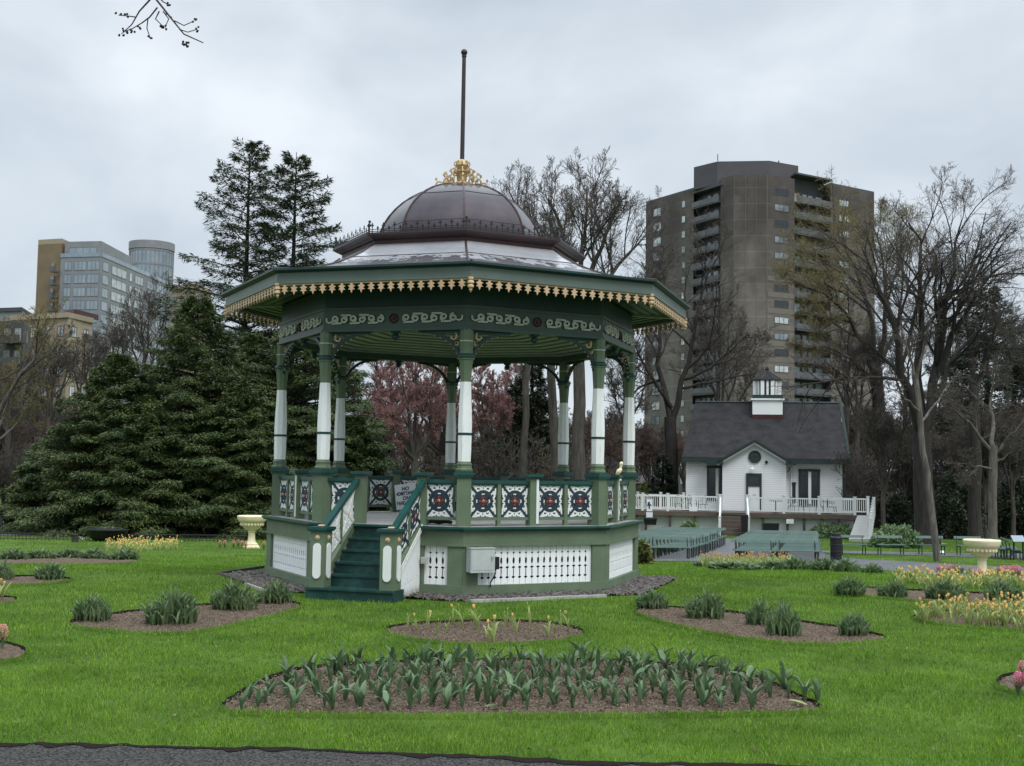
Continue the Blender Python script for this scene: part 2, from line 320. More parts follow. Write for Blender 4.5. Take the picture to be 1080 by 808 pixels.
def strip(name, m, A, B, lift=0.012, rows=10, n=60):
    """ground sheet between two ground polylines (world xy)"""
    def rs(P):
        P = np.array(P, float)[:, :2]; d = np.r_[0, np.cumsum(np.linalg.norm(np.diff(P, axis=0), axis=1))]; t = np.linspace(0, d[-1], n)
        return np.stack([np.interp(t, d, P[:, 0]), np.interp(t, d, P[:, 1])], 1)
    A, B = rs(A), rs(B); V = []
    for r in range(rows + 1):
        q = A + (B - A) * r / rows; V.append(np.c_[q, gz(q[:, 1]) + lift])
    V = np.concatenate(V); i = np.arange(rows)[:, None] * n + np.arange(n - 1)[None, :]
    F = np.stack([i, i + 1, i + n + 1, i + n], -1).reshape(-1, 4)
    return tag(link(name, npmesh(name, V, F, m)), kind='structure'), np.concatenate([A, B[::-1]])
def GL(*pts): return [G(*p) for p in pts]
fe = GL((-80, 783), (0, 786), (150, 788), (300, 791), (450, 796), (600, 803), (750, 807), (1000, 814), (1180, 818))
fe = [(p[0], p[1] + 0.035 * math.sin(p[0] * 5.1)) for p in fe]
path_front, PATH1 = strip('front_path', M['asphalt'], fe, [(-30, 2), (30, 2)], 0.006, 4, 60)
plaza, PLAZA = strip('plaza_paving', M['asphalt2'], GL((640, 592), (700, 592), (760, 592), (830, 594), (890, 598), (960, 604), (1030, 611), (1100, 618), (1250, 632)),
                     GL((640, 570), (700, 568), (760, 568), (850, 572), (872, 588), (960, 593), (1030, 597), (1100, 600), (1250, 606)), 0.02, 8, 80)
path2, PATH2 = strip('garden_path', M['asphalt2'], GL((850, 582.5), (920, 585), (1000, 587), (1100, 590), (1250, 594)), GL((850, 580.5), (920, 582), (1000, 583.5), (1100, 585), (1250, 588)), 0.02, 4, 50)
path3, PATH3 = strip('left_path', M['asphalt2'], GL((-120, 563), (0, 565), (100, 567), (200, 568), (300, 569), (360, 570)), GL((-120, 558), (0, 559.5), (100, 561), (200, 562), (300, 563), (360, 564)), 0.02, 4, 50)
path4, PATH4 = strip('hall_path', M['concrete'], GL((928, 572), (950, 572), (1000, 574)), GL((912, 563), (930, 562), (955, 567)), 0.02, 4, 20)

fe2 = [(p[0], p[1] + .01 + .06 * max(0, math.sin(p[0] * 3.7 + 2 * math.sin(p[0] * 7.3))) + random.uniform(0, .025)) for p in np.stack([np.linspace(-6, 9, 300), np.interp(np.linspace(-6, 9, 300), [q[0] for q in fe], [q[1] for q in fe])], 1)]
edge_earth, PATHE = strip('path_edge_earth', M['earth'], fe2, [(p[0], p[1] - .09 - .05 * math.sin(p[0] * 9 + 3 * math.sin(p[0] * 4)) - random.uniform(0, .03)) for p in fe2], 0.012, 3, 420)
GC = np.array([0, 25.81]); PHI = 0.03913
def gw(k, r, off=(0, 0)):
    a = PHI + k * PI / 4; return np.array([GC[0] + r * math.sin(a), GC[1] - r * math.cos(a)])
def nz2(x, y):
    return (np.sin(x * 3.1 + 1.3 * np.sin(y * 2.3)) + np.sin(y * 4.3 + 1.7 * np.sin(x * 3.7)) + 0.7 * np.sin(x * 9.1 + y * 7.7) + 0.6 * np.sin(x * 17.3 - y * 13.1)) / 3.3
def patch(name, m, poly, cell, amp, lift=0.01, kind='structure'):
    poly = np.array(poly)[:, :2]; x0, y0 = poly.min(0) - cell; x1, y1 = poly.max(0) + cell
    gx = np.arange(x0, x1, cell); gy = np.arange(y0, y1, cell); X, Y = np.meshgrid(gx, gy); nx = len(gx)
    P = np.stack([X, Y], -1).reshape(-1, 2); ins = inside(P, poly)
    h = lift + amp * (nz2(P[:, 0] * 2.2, P[:, 1] * 2.2) * 0.6 + rng.normal(0, 0.5, len(P)) + 0.6)
    h = np.maximum(h, lift * 0.5)
    i = (np.arange(len(gy) - 1)[:, None] * nx + np.arange(nx - 1)[None, :]).ravel()
    F = np.stack([i, i + 1, i + nx + 1, i + nx], -1); F = F[ins[F].sum(1) >= 3]
    used = np.unique(F); rm = np.full(len(P), -1); rm[used] = np.arange(len(used))
    V = np.c_[P, gz(P[:, 1]) + h][used]
    return tag(link(name, npmesh(name, V, rm[F], m, smooth=True)), kind=kind)
GRAV = np.array([gw(k, 4.82) for k in range(8)])
patch('gravel_bed', M['gravel'], GRAV, 0.05, 0.03, 0.012)
# timber and stone edging round the gravel
eb = MB()
for k in (5, 6):
    a, b = gw(k, 4.86), gw(k + 1, 4.86); d = (b - a) / np.linalg.norm(b - a); n = np.array([d[1], -d[0]])
    eb.obx((a[0], a[1], 0), (d[0], d[1], 0), (n[0], n[1], 0), 0, np.linalg.norm(b - a), 0, 0.05, 0, 0.06)
o = eb.build('timber_edging', M['timber'], loc=(*gw(6, 4.86), 0))
tag(o, 'dark timber edging boards along the left rear side of the gravel round the bandstand', 'edging')
eb = MB()
for k, s0, s1 in ((6, .62, 1.0), (0, .02, .75)):
    a, b = gw(k, 4.86), gw(k + 1, 4.86); l = np.linalg.norm(b - a); d = (b - a) / l; n = np.array([d[1], -d[0]])
    e1 = MB(); e1.obx((a[0], a[1], 0), (d[0], d[1], 0), (n[0], n[1], 0), l * s0, l * s1, 0, 0.10, 0, 0.05)
    q = a + d * l * (s0 + s1) / 2
    tag(e1.build('stone_edging', M['concrete'], loc=(q[0], q[1], 0)), 'pale stone edging strip along the gravel ' + ('left of the bandstand stairs' if k == 6 else 'in front of the bandstand'), 'edging')
def wobble(W_):
    n = len(W_); k = 4; Q = np.concatenate([W_ + (np.roll(W_, -1, 0) - W_) * j / k for j in range(k)], 1).reshape(-1, 2); return Q + .034 * np.c_[nz2(Q[:, 0] * 5, Q[:, 1] * 5), nz2(Q[:, 1] * 5 + 3, Q[:, 0] * 5)]
BEDS = {
 'front': [(226, 754), (250, 735), (285, 716), (320, 706), (430, 700), (540, 698), (660, 699), (750, 706), (800, 716), (845, 738), (872, 750), (855, 755), (700, 757), (540, 758), (400, 758), (300, 757)],
 'mid': [(402, 666), (430, 659), (530, 656), (590, 659), (622, 669), (600, 677), (540, 682), (470, 681), (420, 674)],
 'left': [(60, 660), (110, 650), (190, 641), (290, 635), (325, 639), (300, 648), (250, 660), (200, 671), (120, 669)],
 'right': [(664, 645), (690, 641), (760, 645), (850, 658), (915, 668), (945, 677), (870, 683), (800, 678), (745, 669), (690, 656)],
 'hyac_left': [(-60, 678), (10, 679), (32, 690), (20, 699), (-60, 704)],
 'hyac_right': [(1048, 722), (1062, 713), (1150, 703), (1150, 740), (1062, 732)],
 'far_left': [(-60, 612), (30, 608), (85, 612), (50, 618), (-60, 620)],
 'farther_left': [(-60, 592), (60, 587), (150, 590), (140, 596), (30, 596), (-60, 597)],
 'left_edge': [(-60, 628), (12, 631), (22, 635), (-10, 641), (-60, 642)],
 'yellow_right': [(950, 654), (990, 646), (1150, 644), (1150, 672), (1030, 664)],
 'mid_right': [(866, 625), (900, 620), (1000, 626), (1150, 630), (1150, 642), (1050, 640), (950, 634)],
 'long_right': [(730, 596), (800, 596), (930, 604), (930, 609), (800, 605), (740, 601)],
 'yellow_left': [(108, 576), (190, 574), (200, 581), (150, 585), (110, 583)],
 'urn_right': [(935, 612), (980, 606), (1100, 607), (1110, 618), (1000, 624), (945, 622)],
 'urn_left': [(225, 575), (285, 574), (290, 580), (225, 581)],
}
BW = {}; NEARBEDS = []
def bed_edge(W_, d):
    # the cut earth lip where the turf stands above the soil
    n = len(W_); c = W_.mean(0); V = []; h = 0.05
    u = nrm2(W_ - c); Wo = W_ + u * 0.022
    for q, z in ((W_, .004), (W_ + u * .012, h), (Wo, h), (Wo + u * .03, .0)): V.append(np.c_[q, gz(q[:, 1]) + z])
    V = np.concatenate(V); i = np.arange(n); j = (i + 1) % n
    F = np.concatenate([np.stack([k * n + i, k * n + j, (k + 1) * n + j, (k + 1) * n + i], -1) for k in range(3)])
    tag(link('bed_edge_earth', npmesh('bed_edge_earth', V, F, [M['earth'], M['lawn']], np.repeat([0, 1, 1], n))), kind='structure'); NEARBEDS.append(W_)
def nrm2(a): return a / (np.linalg.norm(a, axis=-1, keepdims=True) + 1e-9)
for k, P in BEDS.items():
    W_ = smooth_closed([G(*p)[:2] for p in P], 4); BW[k] = W_ = wobble(W_)
    if k in ('long_right', 'yellow_left', 'urn_right', 'urn_left'): continue
    d = W_[:, 1].mean(); bed_edge(W_, d); patch('flower_bed_soil', M['soil'], W_, 0.035 if d < 20 else 0.07, 0.014 if d < 20 else 0.02, 0.008)
# ------------------------------------------------------------------ grass blades (nobody could count them)
def grass():
    Ps = []; Hs = []
    for y0, y1, dens, h in ((8.6, 11, 3600, .050), (11, 14, 2500, .052), (14, 18, 1600, .055), (18, 24, 850, .06), (24, 32, 420, .065), (32, 45, 180, .07), (45, 75, 45, .085)):
        xa, xb = at(-40, 494, y1)[0] - 8, at(1120, 494, y1)[0] + 8; n = int((xb - xa) * (y1 - y0) * dens)
        Ps.append(np.stack([rng.uniform(xa, xb, n), rng.uniform(y0, y1, n)], 1)); Hs.append(np.full(n, h))
    P = np.concatenate(Ps); H = np.concatenate(Hs)
    k = np.ones(len(P), bool)
    off = np.abs(P[:, 0] - at(540, 494, 10)[0] * P[:, 1] / 10) - P[:, 1] * 0.45; k &= (off < 0) | ((off < 9) & (rng.uniform(0, 1, len(P)) < .33))
    for poly in [GRAV] + [BW[q] for q in BW if q not in ('long_right', 'yellow_left', 'urn_right', 'urn_left')] + [PATHE, PATH1, PLAZA, PATH2, PATH3, PATH4]: k &= ~inside(P, poly)
    P = P[k]; H = H[k]; n = len(P)
    lift = np.zeros(n)
    for W_ in NEARBEDS:
        bb = (P[:, 0] > W_[:, 0].min() - .4) & (P[:, 0] < W_[:, 0].max() + .4) & (P[:, 1] > W_[:, 1].min() - .4) & (P[:, 1] < W_[:, 1].max() + .4); ix = np.where(bb)[0]
        if not len(ix): continue
        A = W_; B = np.roll(W_, -1, 0); dm = np.full(len(ix), 9.)
        for a, b in zip(A, B):
            ab = b - a; t = np.clip(((P[ix] - a) @ ab) / (ab @ ab + 1e-9), 0, 1); dm = np.minimum(dm, np.linalg.norm(P[ix] - a - t[:, None] * ab, axis=1))
        lift[ix] = np.maximum(lift[ix], .05 * np.clip(1 - (dm - .03) / .2, 0, 1))
    cl = 0.80 + 0.35 * nz2(P[:, 0] * 0.9, P[:, 1] * 0.9) + 0.45 * nz2(P[:, 0] * 4, P[:, 1] * 3)
    H = H * np.clip(cl, 0.35, 1.4) * rng.uniform(0.55, 1.25, n); a = rng.uniform(0, 2 * PI, n); wd = 0.0032 + 0.00028 * P[:, 1] * rng.uniform(.7, 1.2, n)
    b = np.c_[P, gz(P[:, 1]) - 0.002 + lift]; s = np.c_[np.cos(a), np.sin(a), np.zeros(n)] * wd[:, None] * 0.5
    l = rng.uniform(0.15, 0.8, n); t = rng.uniform(0, 2 * PI, n)
    tip = b + np.c_[np.cos(t) * l, np.sin(t) * l, np.ones(n)] * H[:, None]
    V = np.stack([b - s, b + s, tip], 1).reshape(-1, 3); F = np.arange(3 * n).reshape(-1, 3)
    o = link('grass', npmesh('grass', V, F, M['blade'])); tag(o, 'short bright green lawn grass between the flower beds', 'grass', kind='stuff'); return n
NG = grass()

# crumbs of bark mulch on the near beds
for k_, n_ in (('front', 42000), ('mid', 9000), ('left', 9000), ('right', 9000)):
    W_ = BW[k_]; P = np.stack([rng.uniform(W_[:, 0].min(), W_[:, 0].max(), n_), rng.uniform(W_[:, 1].min(), W_[:, 1].max(), n_)], 1); P = P[inside(P, W_)]; n = len(P)
    a = rng.uniform(0, 2 * PI, n); l = rng.uniform(.004, .014, n); w2 = l * rng.uniform(.25, .6, n); z = gz(P[:, 1]) + rng.uniform(.014, .05, n); tl = rng.uniform(-.6, .6, n)
    u = np.c_[np.cos(a), np.sin(a), tl] * l[:, None]; v = np.c_[-np.sin(a), np.cos(a), rng.uniform(-.6, .6, n)] * w2[:, None]; c = np.c_[P, z]
    V = np.stack([c - u - v, c + u - v * .6, c + u + v, c - u * .7 + v], 1).reshape(-1, 3)
    tag(link('bark_mulch', npmesh('bark_mulch', V, np.arange(4 * n).reshape(-1, 4), M['chip'])), 'brown bark crumbs strewn on the soil of the ' + k_ + ' flower bed', 'mulch', kind='stuff')
# ------------------------------------------------------------------ the bandstand (local frame: -Y is the corner nearest the camera)
def V8(k, r, z=None):
    a = k * PI / 4; p = (r * math.sin(a), -r * math.cos(a)); return p if z is None else (*p, z)
def oct(r): return [V8(k, r) for k in range(8)]
def face(k, r):
    a, b = np.array(V8(k, r, 0)), np.array(V8(k + 1, r, 0)); l = np.linalg.norm(b - a); u = (b - a) / l
    return a, u, np.array([u[1], -u[0], 0]), l
ZV = np.array([0, 0, 1.])
bs = thing('bandstand', 'octagonal Victorian bandstand in green, white and ochre with a copper dome and flagpole', 'bandstand', (GC[0], GC[1], 0), PHI)
def octring(mb, r0, r1, z0, z1, mi=0, r1b=None, r0b=None):
    """octagonal ring between inner r0 and outer r1"""
    r1b = r1b or r1; r0b = r0b or r0
    V = [V8(k, r, z) for r, z in ((r0, z0), (r1, z0), (r1b, z1), (r0b, z1)) for k in range(8)]
    F = []
    for j in range(4):
        for k in range(8):
            q = (j + 1) % 4; F.append((j * 8 + k, j * 8 + (k + 1) % 8, q * 8 + (k + 1) % 8, q * 8 + k))
    return mb.add(V, F, mi)
LB = dict(local=True)
# base walls
b = MB(); octring(b, 3.70, 3.93, 0.90, 1.165); octring(b, 3.72, 3.95, -0.02, 0.19)
for k in range(8):
    o, u, n, l = face(k, 3.92)
    b.obx(o, u, n, 0.004, 0.30, -0.16, 0.0, 0.187, 0.903); b.obx(o, u, n, l - 0.30, l - 0.004, -0.16, 0.0, 0.187, 0.903)
    if k == 7: b.obx(o, u, n, 2.05, 2.24, -0.16, 0.0, 0.188, 0.902); b.obx(o, u, n, 0.28, 2.3, -0.2, -0.1, 0.188, 0.902)
octring(b, 3.75, 3.955, 0.885, 0.925)
b.build('base_frame', M['sagebase'], bs, local=True)
b = MB(); octring(b, 3.4, 3.995, 1.165, 1.20, 0, 4.03); octring(b, 3.4, 4.04, 1.20, 1.235, 0)
b.build('deck_edge', M['teal'], bs, local=True)
b = MB(); b.prism(oct(3.9), 1.14, 1.239)
b.build('deck', M['floor'], bs, local=True)
b = MB(); b.prism(oct(2.9), 0, 1.13); b.build('added_dark_core', M['timber'], bs, local=True)  # added solid core, blocks daylight that would show through the skirting cut-outs
# skirting boards with real cut-outs between them
def cut(z):   # half-width of the gap between two boards at relative height z (0..1)
    g = 0.004
    for c, h, w_ in ((0.79, 0.022, 0.024), (0.43, 0.028, 0.036), (0.185, 0.032, 0.034)):
        if abs(z - c) < h: g = max(g, w_ * math.sqrt(1 - ((z - c) / h) ** 2))
    if 0.51 < z < 0.68: g = max(g, 0.014 + 0.010 * math.sin((z - 0.51) / 0.17 * PI))
    if 0.22 < z < 0.40: g = max(g, 0.011)
    return g
ZR = sorted(set([0, 1] + [c + h * q for c, h in ((0.79, 0.023), (0.43, 0.029), (0.185, 0.033)) for q in (-1, -.8, -.4, 0, .4, .8, 1)] + [0.51, 0.53, 0.6, 0.66, 0.68, 0.22, 0.224, 0.40, 0.396]))
def skirting(k, a0, a1):
    o, u, n, l = face(k, 3.90); b = MB(); z0, z1 = 0.18, 0.91; nb = max(2, round((a1 - a0) / 0.128)); w_ = (a1 - a0) / nb
    for i in range(nb):
        L_ = [(a0 + i * w_ + (cut(z) if i else 0), z0 + z * (z1 - z0)) for z in ZR]; R_ = [(a0 + (i + 1) * w_ - (cut(z) if i < nb - 1 else 0), z0 + z * (z1 - z0)) for z in ZR]
        b.plate(L_ + R_[::-1], o - n * 0.06, u, ZV, 0.022)
    return b.build('skirting_panel', M['skirtwhite'], bs, local=True)
for k in range(8):
    l = face(k, 3.90)[3]
    if k == 7: skirting(k, 2.22, l - 0.28)
    else: skirting(k, 0.28, l - 0.28)
# columns
S2 = math.sqrt(2)
c0 = MB(); c0.bx(-.13, .13, -.13, .13, 1.236, 2.13)
c0.bx(-.17, .17, -.17, .17, 2.13, 2.165, 1); c0.bx(-.185, .185, -.185, .185, 2.163, 2.205, 1); c0.bx(-.16, .16, -.16, .16, 2.20, 2.235, 1)
c0.lathe([(.155, 2.23), (.165, 2.25), (.165, 2.27), (.145, 2.29), (.142, 2.33), (.15, 2.345), (.15, 2.37), (.128, 2.39), (.124, 2.41)], 8, ph=PI / 8)
cT = MB(); cT.lathe([(.103, 3.855), (.108, 3.95), (.125, 4.20), (.135, 4.26), (.15, 4.27), (.15, 4.285), (.135, 4.30)], 8, ph=PI / 8)
cT.lathe([(.13, 4.298), (.165, 4.31), (.165, 4.345), (.14, 4.37), (.125, 4.38)], 8, ph=PI / 8, mi=1)
cT.lathe([(.125, 4.378), (.127, 4.60), (.127, 4.84)], 8, ph=PI / 8)
ME_col = c0.mesh('column', [M['sage'], M['teal']], 30); ME_cap = cT.mesh('capital', [M['sage'], M['teal']], 30)
s0 = MB(); s0.lathe([(.122, 2.405), (.128, 2.60), (.132, 2.89)], 8, ph=PI / 8); s0.lathe([(.132, 2.93), (.134, 3.05), (.128, 3.30), (.112, 3.62), (.104, 3.86)], 8, ph=PI / 8)
ME_shaft = s0.mesh('shaft', M['whitewood'], 20)
s0 = MB(); s0.lathe([(.125, 2.885), (.14, 2.89), (.14, 2.93), (.125, 2.935)], 8, ph=PI / 8)
ME_band = s0.mesh('collar', M['darkteal'])
s0 = MB(); s0.lathe([(.128, 4.597), (.134, 4.60), (.134, 4.615), (.128, 4.618)], 8, ph=PI / 8)
ME_ring = s0.mesh('capital_ring', M['scroll'])
def bracket_mb(sg):
    b = MB(); t = np.linspace(0, PI / 2, 14)
    P = np.stack([0.10 + 0.78 * (1 - np.cos(t)) , 4.20 + 0.60 * np.sin(t)], 1)
    u = np.array([sg * 1.0, 0, 0]); o = np.array([0, 0.03 * sg, 0])
    b.ribbon(P, 0.062, o, u, ZV, 0.06)
    for q in range(1, 8):    # beads along the arch
        tt = PI / 2 * q / 9; p = (0.10 + 0.78 * (1 - math.cos(tt)) + 0.045 * math.cos(tt), 4.20 + 0.60 * math.sin(tt) - 0.045 * math.sin(tt)); b.ball((sg * p[0], 0, p[1]), 0.017, 6, 4, 1)
    s = np.linspace(0, 4.4, 20); R_ = 0.085 * (1 - s / 6.2); C = np.array([0.26, 4.70])
    b.ribbon(np.stack([C[0] + R_ * np.cos(s + 2.2), C[1] + R_ * np.sin(s + 2.2)], 1), 0.026, o, u, ZV, 0.05, 1)
    C = np.array([0.19, 4.56]); R_ = R_ * .5
    b.ribbon(np.stack([C[0] + R_ * np.cos(s + 2.2), C[1] + R_ * np.sin(s + 2.2)], 1), 0.018, o, u, ZV, 0.05, 1)
    b.plate([(0.6, 4.78), (0.95, 4.80), (0.95, 4.83), (0.12, 4.83), (0.12, 4.74)], o, u, ZV, 0.04)
    return b
ME_br = [bracket_mb(s).mesh('bracket', [M['darkteal'], M['gold']]) for s in (1, -1)]
for k in range(8):
    p = V8(k, 3.70); c = link('column', ME_col, bs, (p[0], p[1], 0), k * PI / 4)
    link('capital', ME_cap, c); link('shaft', ME_shaft, c); link('collar', ME_band, c); link('capital_ring', ME_ring, c)
    for s, me in ((1, ME_br[0]), (-1, ME_br[1])): link('bracket', me, c, (0, 0, 0), s * PI / 8)
# railing panel, local frame: x 0..W, z 0..H, y thickness
PW, PH_ = 0.545, 0.60
def spiral(cx, cz, r, a0, turns, sg=1, n=16, r1=0.3):
    t = np.linspace(0, 1, n); a = a0 + sg * 2 * PI * turns * t; R_ = r * (1 - (1 - r1) * t); return np.stack([cx + R_ * np.cos(a), cz + R_ * np.sin(a)], 1)
def panel_meshes(W, H, shear=0.0, dark=True):
    UX = np.array([1., 0, 0]); cx, cz = W / 2, H / 2; o = lambda y: np.array([0, y, 0.])
    L = MB()
    for a, b in (((0, 0), (W, H)), ((0, H), (W, 0))): L.ribbon([a, ((a[0] + b[0]) / 2, (a[1] + b[1]) / 2), b], 0.044, o(0.02), UX, ZV, 0.036)
    t = np.linspace(0, 2 * PI, 25); L.ribbon(np.stack([cx + .172 * np.cos(t), cz + .172 * np.sin(t)], 1), 0.064, o(0.012), UX, ZV, 0.024)
    L.ribbon(np.stack([cx + .095 * np.cos(t), cz + .095 * np.sin(t)], 1), 0.018, o(0.012), UX, ZV, 0.02)
    L.bx(0, W, -0.012, 0.012, -0.012, 0.010, 0); L.bx(0, W, -0.012, 0.012, H - 0.01, H + 0.012, 0)
    S = MB(); d = 0.02
    for side in range(4):
        hl = (W if side % 2 == 0 else H) / 2
        for sg in (-1, 1):
            P = spiral(sg * 0.105, 0.085, 0.062, PI / 2 + (PI / 2 - .5) * -sg * -1, 1.05, sg, 16, .32)
            tail = np.stack([np.linspace(sg * (hl - 0.055), sg * 0.12, 6), np.linspace(0.022, 0.024, 6)], 1)
            parts = [(P, 0.034), (tail, 0.030), (np.array([(sg * 0.165, 0.03), (sg * 0.178, 0.07), (sg * 0.172, 0.115)]), 0.026), (np.array([(sg * 0.01, 0.02), (sg * 0.03, 0.06), (sg * 0.015, 0.10)]), 0.028)]
            for Q, w_ in parts:
                if side == 0: Z = np.stack([cx + Q[:, 0], Q[:, 1]], 1)
                elif side == 2: Z = np.stack([cx - Q[:, 0], H - Q[:, 1]], 1)
                elif side == 1: Z = np.stack([W - Q[:, 1], cz + Q[:, 0]], 1)
                else: Z = np.stack([Q[:, 1], cz - Q[:, 0]], 1)
                S.ribbon(Z, w_, o(d / 2), UX, ZV, d)
    for q in range(4):     # small white petals inside the ring
        a = q * PI / 2 + PI / 4 * 0; p = np.array([(cx + .13 * math.cos(a + s), cz + .13 * math.sin(a + s)) for s in (-.22, 0, .22)]); S.ribbon(p, 0.02, o(d / 2 + .004), UX, ZV, d + .008)
    R_ = MB()
    for q in range(4):
        a = q * PI / 2; c, s = math.cos(a), math.sin(a)
        R_.plate([(cx + c * r - s * w_, cz + s * r + c * w_) for r, w_ in ((.03, .018), (.06, .028), (.09, .008), (.09, -.008), (.06, -.028), (.03, -.018))], o(0.016), UX, ZV, 0.032)
    B = MB(); B.lathe([(.028, -.028), (.028, -.022), (.018, -.036), (.008, -.044)][::-1], 10)
    B.v = [(p[0] + cx, p[2], p[1] + cz) for p in B.v]; B.bx(cx - .02, cx + .02, -.03, .03, cz - .02, cz + .02)
    C2 = MB(); C2.lathe([(.013, -.050), (.013, -.044)], 8); C2.v = [(p[0] + cx, p[2], p[1] + cz) for p in C2.v]
    B.add(C2.v, C2.f, 1)
    if shear:
        for mb in (L, S, R_, B): mb.v = [(x, y, z + shear * x) for x, y, z in mb.v]
    return [L.mesh('railing_panel', M['navy']), S.mesh('scrollwork', M['white']), R_.mesh('petals', M['red']), B.mesh('boss', [M['gold'], M['red']])]
PM = panel_meshes(PW, PH_)
def put_panel(pm, parent, loc, rz, names=('railing_panel', 'scrollwork', 'petals', 'boss')):
    p = link(names[0], pm[0], parent, loc, rz)
    for q in (1, 2, 3): link(names[q], pm[q], p)
    return p
def rz_of(u): return math.atan2(u[1], u[0])
post = MB(); post.bx(-.09, .09, -.09, .09, 1.236, 2.12); post.bx(-.13, .13, -.13, .13, 2.12, 2.15, 1); post.bx(-.155, .155, -.155, .155, 2.148, 2.20, 1)
ME_post = post.mesh('railing_post', [M['sage'], M['teal']])
post = MB(); post.bx(-.035, .035, -.04, .04, 1.236, 2.02); ME_bal = post.mesh('railing_baluster', M['sage'])
post = MB(); post.bx(-.025, .025, -.012, 0, 1.28, 2.10); ME_strip = post.mesh('post_strip', M['white'])
for k in range(8):
    o, u, n, l = face(k, 3.70); rz = rz_of(u); st = k == 7
    for a0, a1 in (((0.13, l / 2 - .62), (l / 2 + .62, l - .13)) if st else ((0.13, l - .13),)):
        T_ = MB(); B_ = MB(); T_.obx(o, u, n, a0, a1, -.05, .05, 2.012, 2.075); T_.obx(o, u, n, a0, a1, -.035, .035, 1.985, 2.014)
        B_.obx(o, u, n, a0, a1, -.03, .03, 1.345, 1.40)
        T_.build('top_rail', M['teal'], bs, local=True); B_.build('bottom_rail', M['sage'], bs, local=True)
    for q in (0, 1, 2, 3):
        if st and q in (1, 2): continue
        ctr = l * (q + .5) / 4 + ((.08 if q == 0 else -.08) if st else 0) + (0.035 if q == 0 else -0.035 if q == 3 else (-.02 if q == 1 else .02))
        w0 = o + u * (ctr - PW / 2); put_panel(PM, bs, (w0[0], w0[1], 1.393), rz)
    for q in (1, 2, 3):
        p = o + u * (l * q / 4 if not st else l / 2 + (q - 2) * .62)
        if q == 2 or st:
            if st and q == 2: continue
            pp = link('railing_post', ME_post, bs, (p[0], p[1], 0), rz)
            if q == 2 and k in (0, 1, 6): link('post_strip', ME_strip, pp, (0.06, -.0905, 0))
        else: link('railing_baluster', ME_bal, bs, (p[0], p[1], 0), rz)
# stairs on the face left of the near corner
o, u, n, l = face(7, 3.92); SA0, SA1 = l / 2 - .60, l / 2 + .60; RUN, RISE = 0.27, 0.2
o = o + u * (l - face(7, 3.70)[3]) / 2 * 0
for i in range(6):
    b = MB(); z1 = RISE * (6 - i) - (0.0 if i else 0.003); e0 = 0.012 + RUN * i; a0, a1 = (SA0, SA1) if i < 5 else (SA0 - .22, SA1 + .22)
    if i == 0: continue
    b.obx(o, u, n, a0, a1, e0 - RUN - .01, e0 + (0.02 if i < 5 else .17), z1 - RISE, z1 - .035); b.obx(o, u, n, a0 - .004, a1 + .004, e0 - RUN - .01, e0 + (.045 if i < 5 else .20), z1 - .035, z1)
    b.build('step', M['steppaint'], bs, local=True)
b = MB(); b.obx(o, u, n, SA0, SA1, -.06, .04, 1.0, 1.16); b.build('step', M['steppaint'], bs, local=True)
rise_r = (0.80) / (RUN * 4.6)
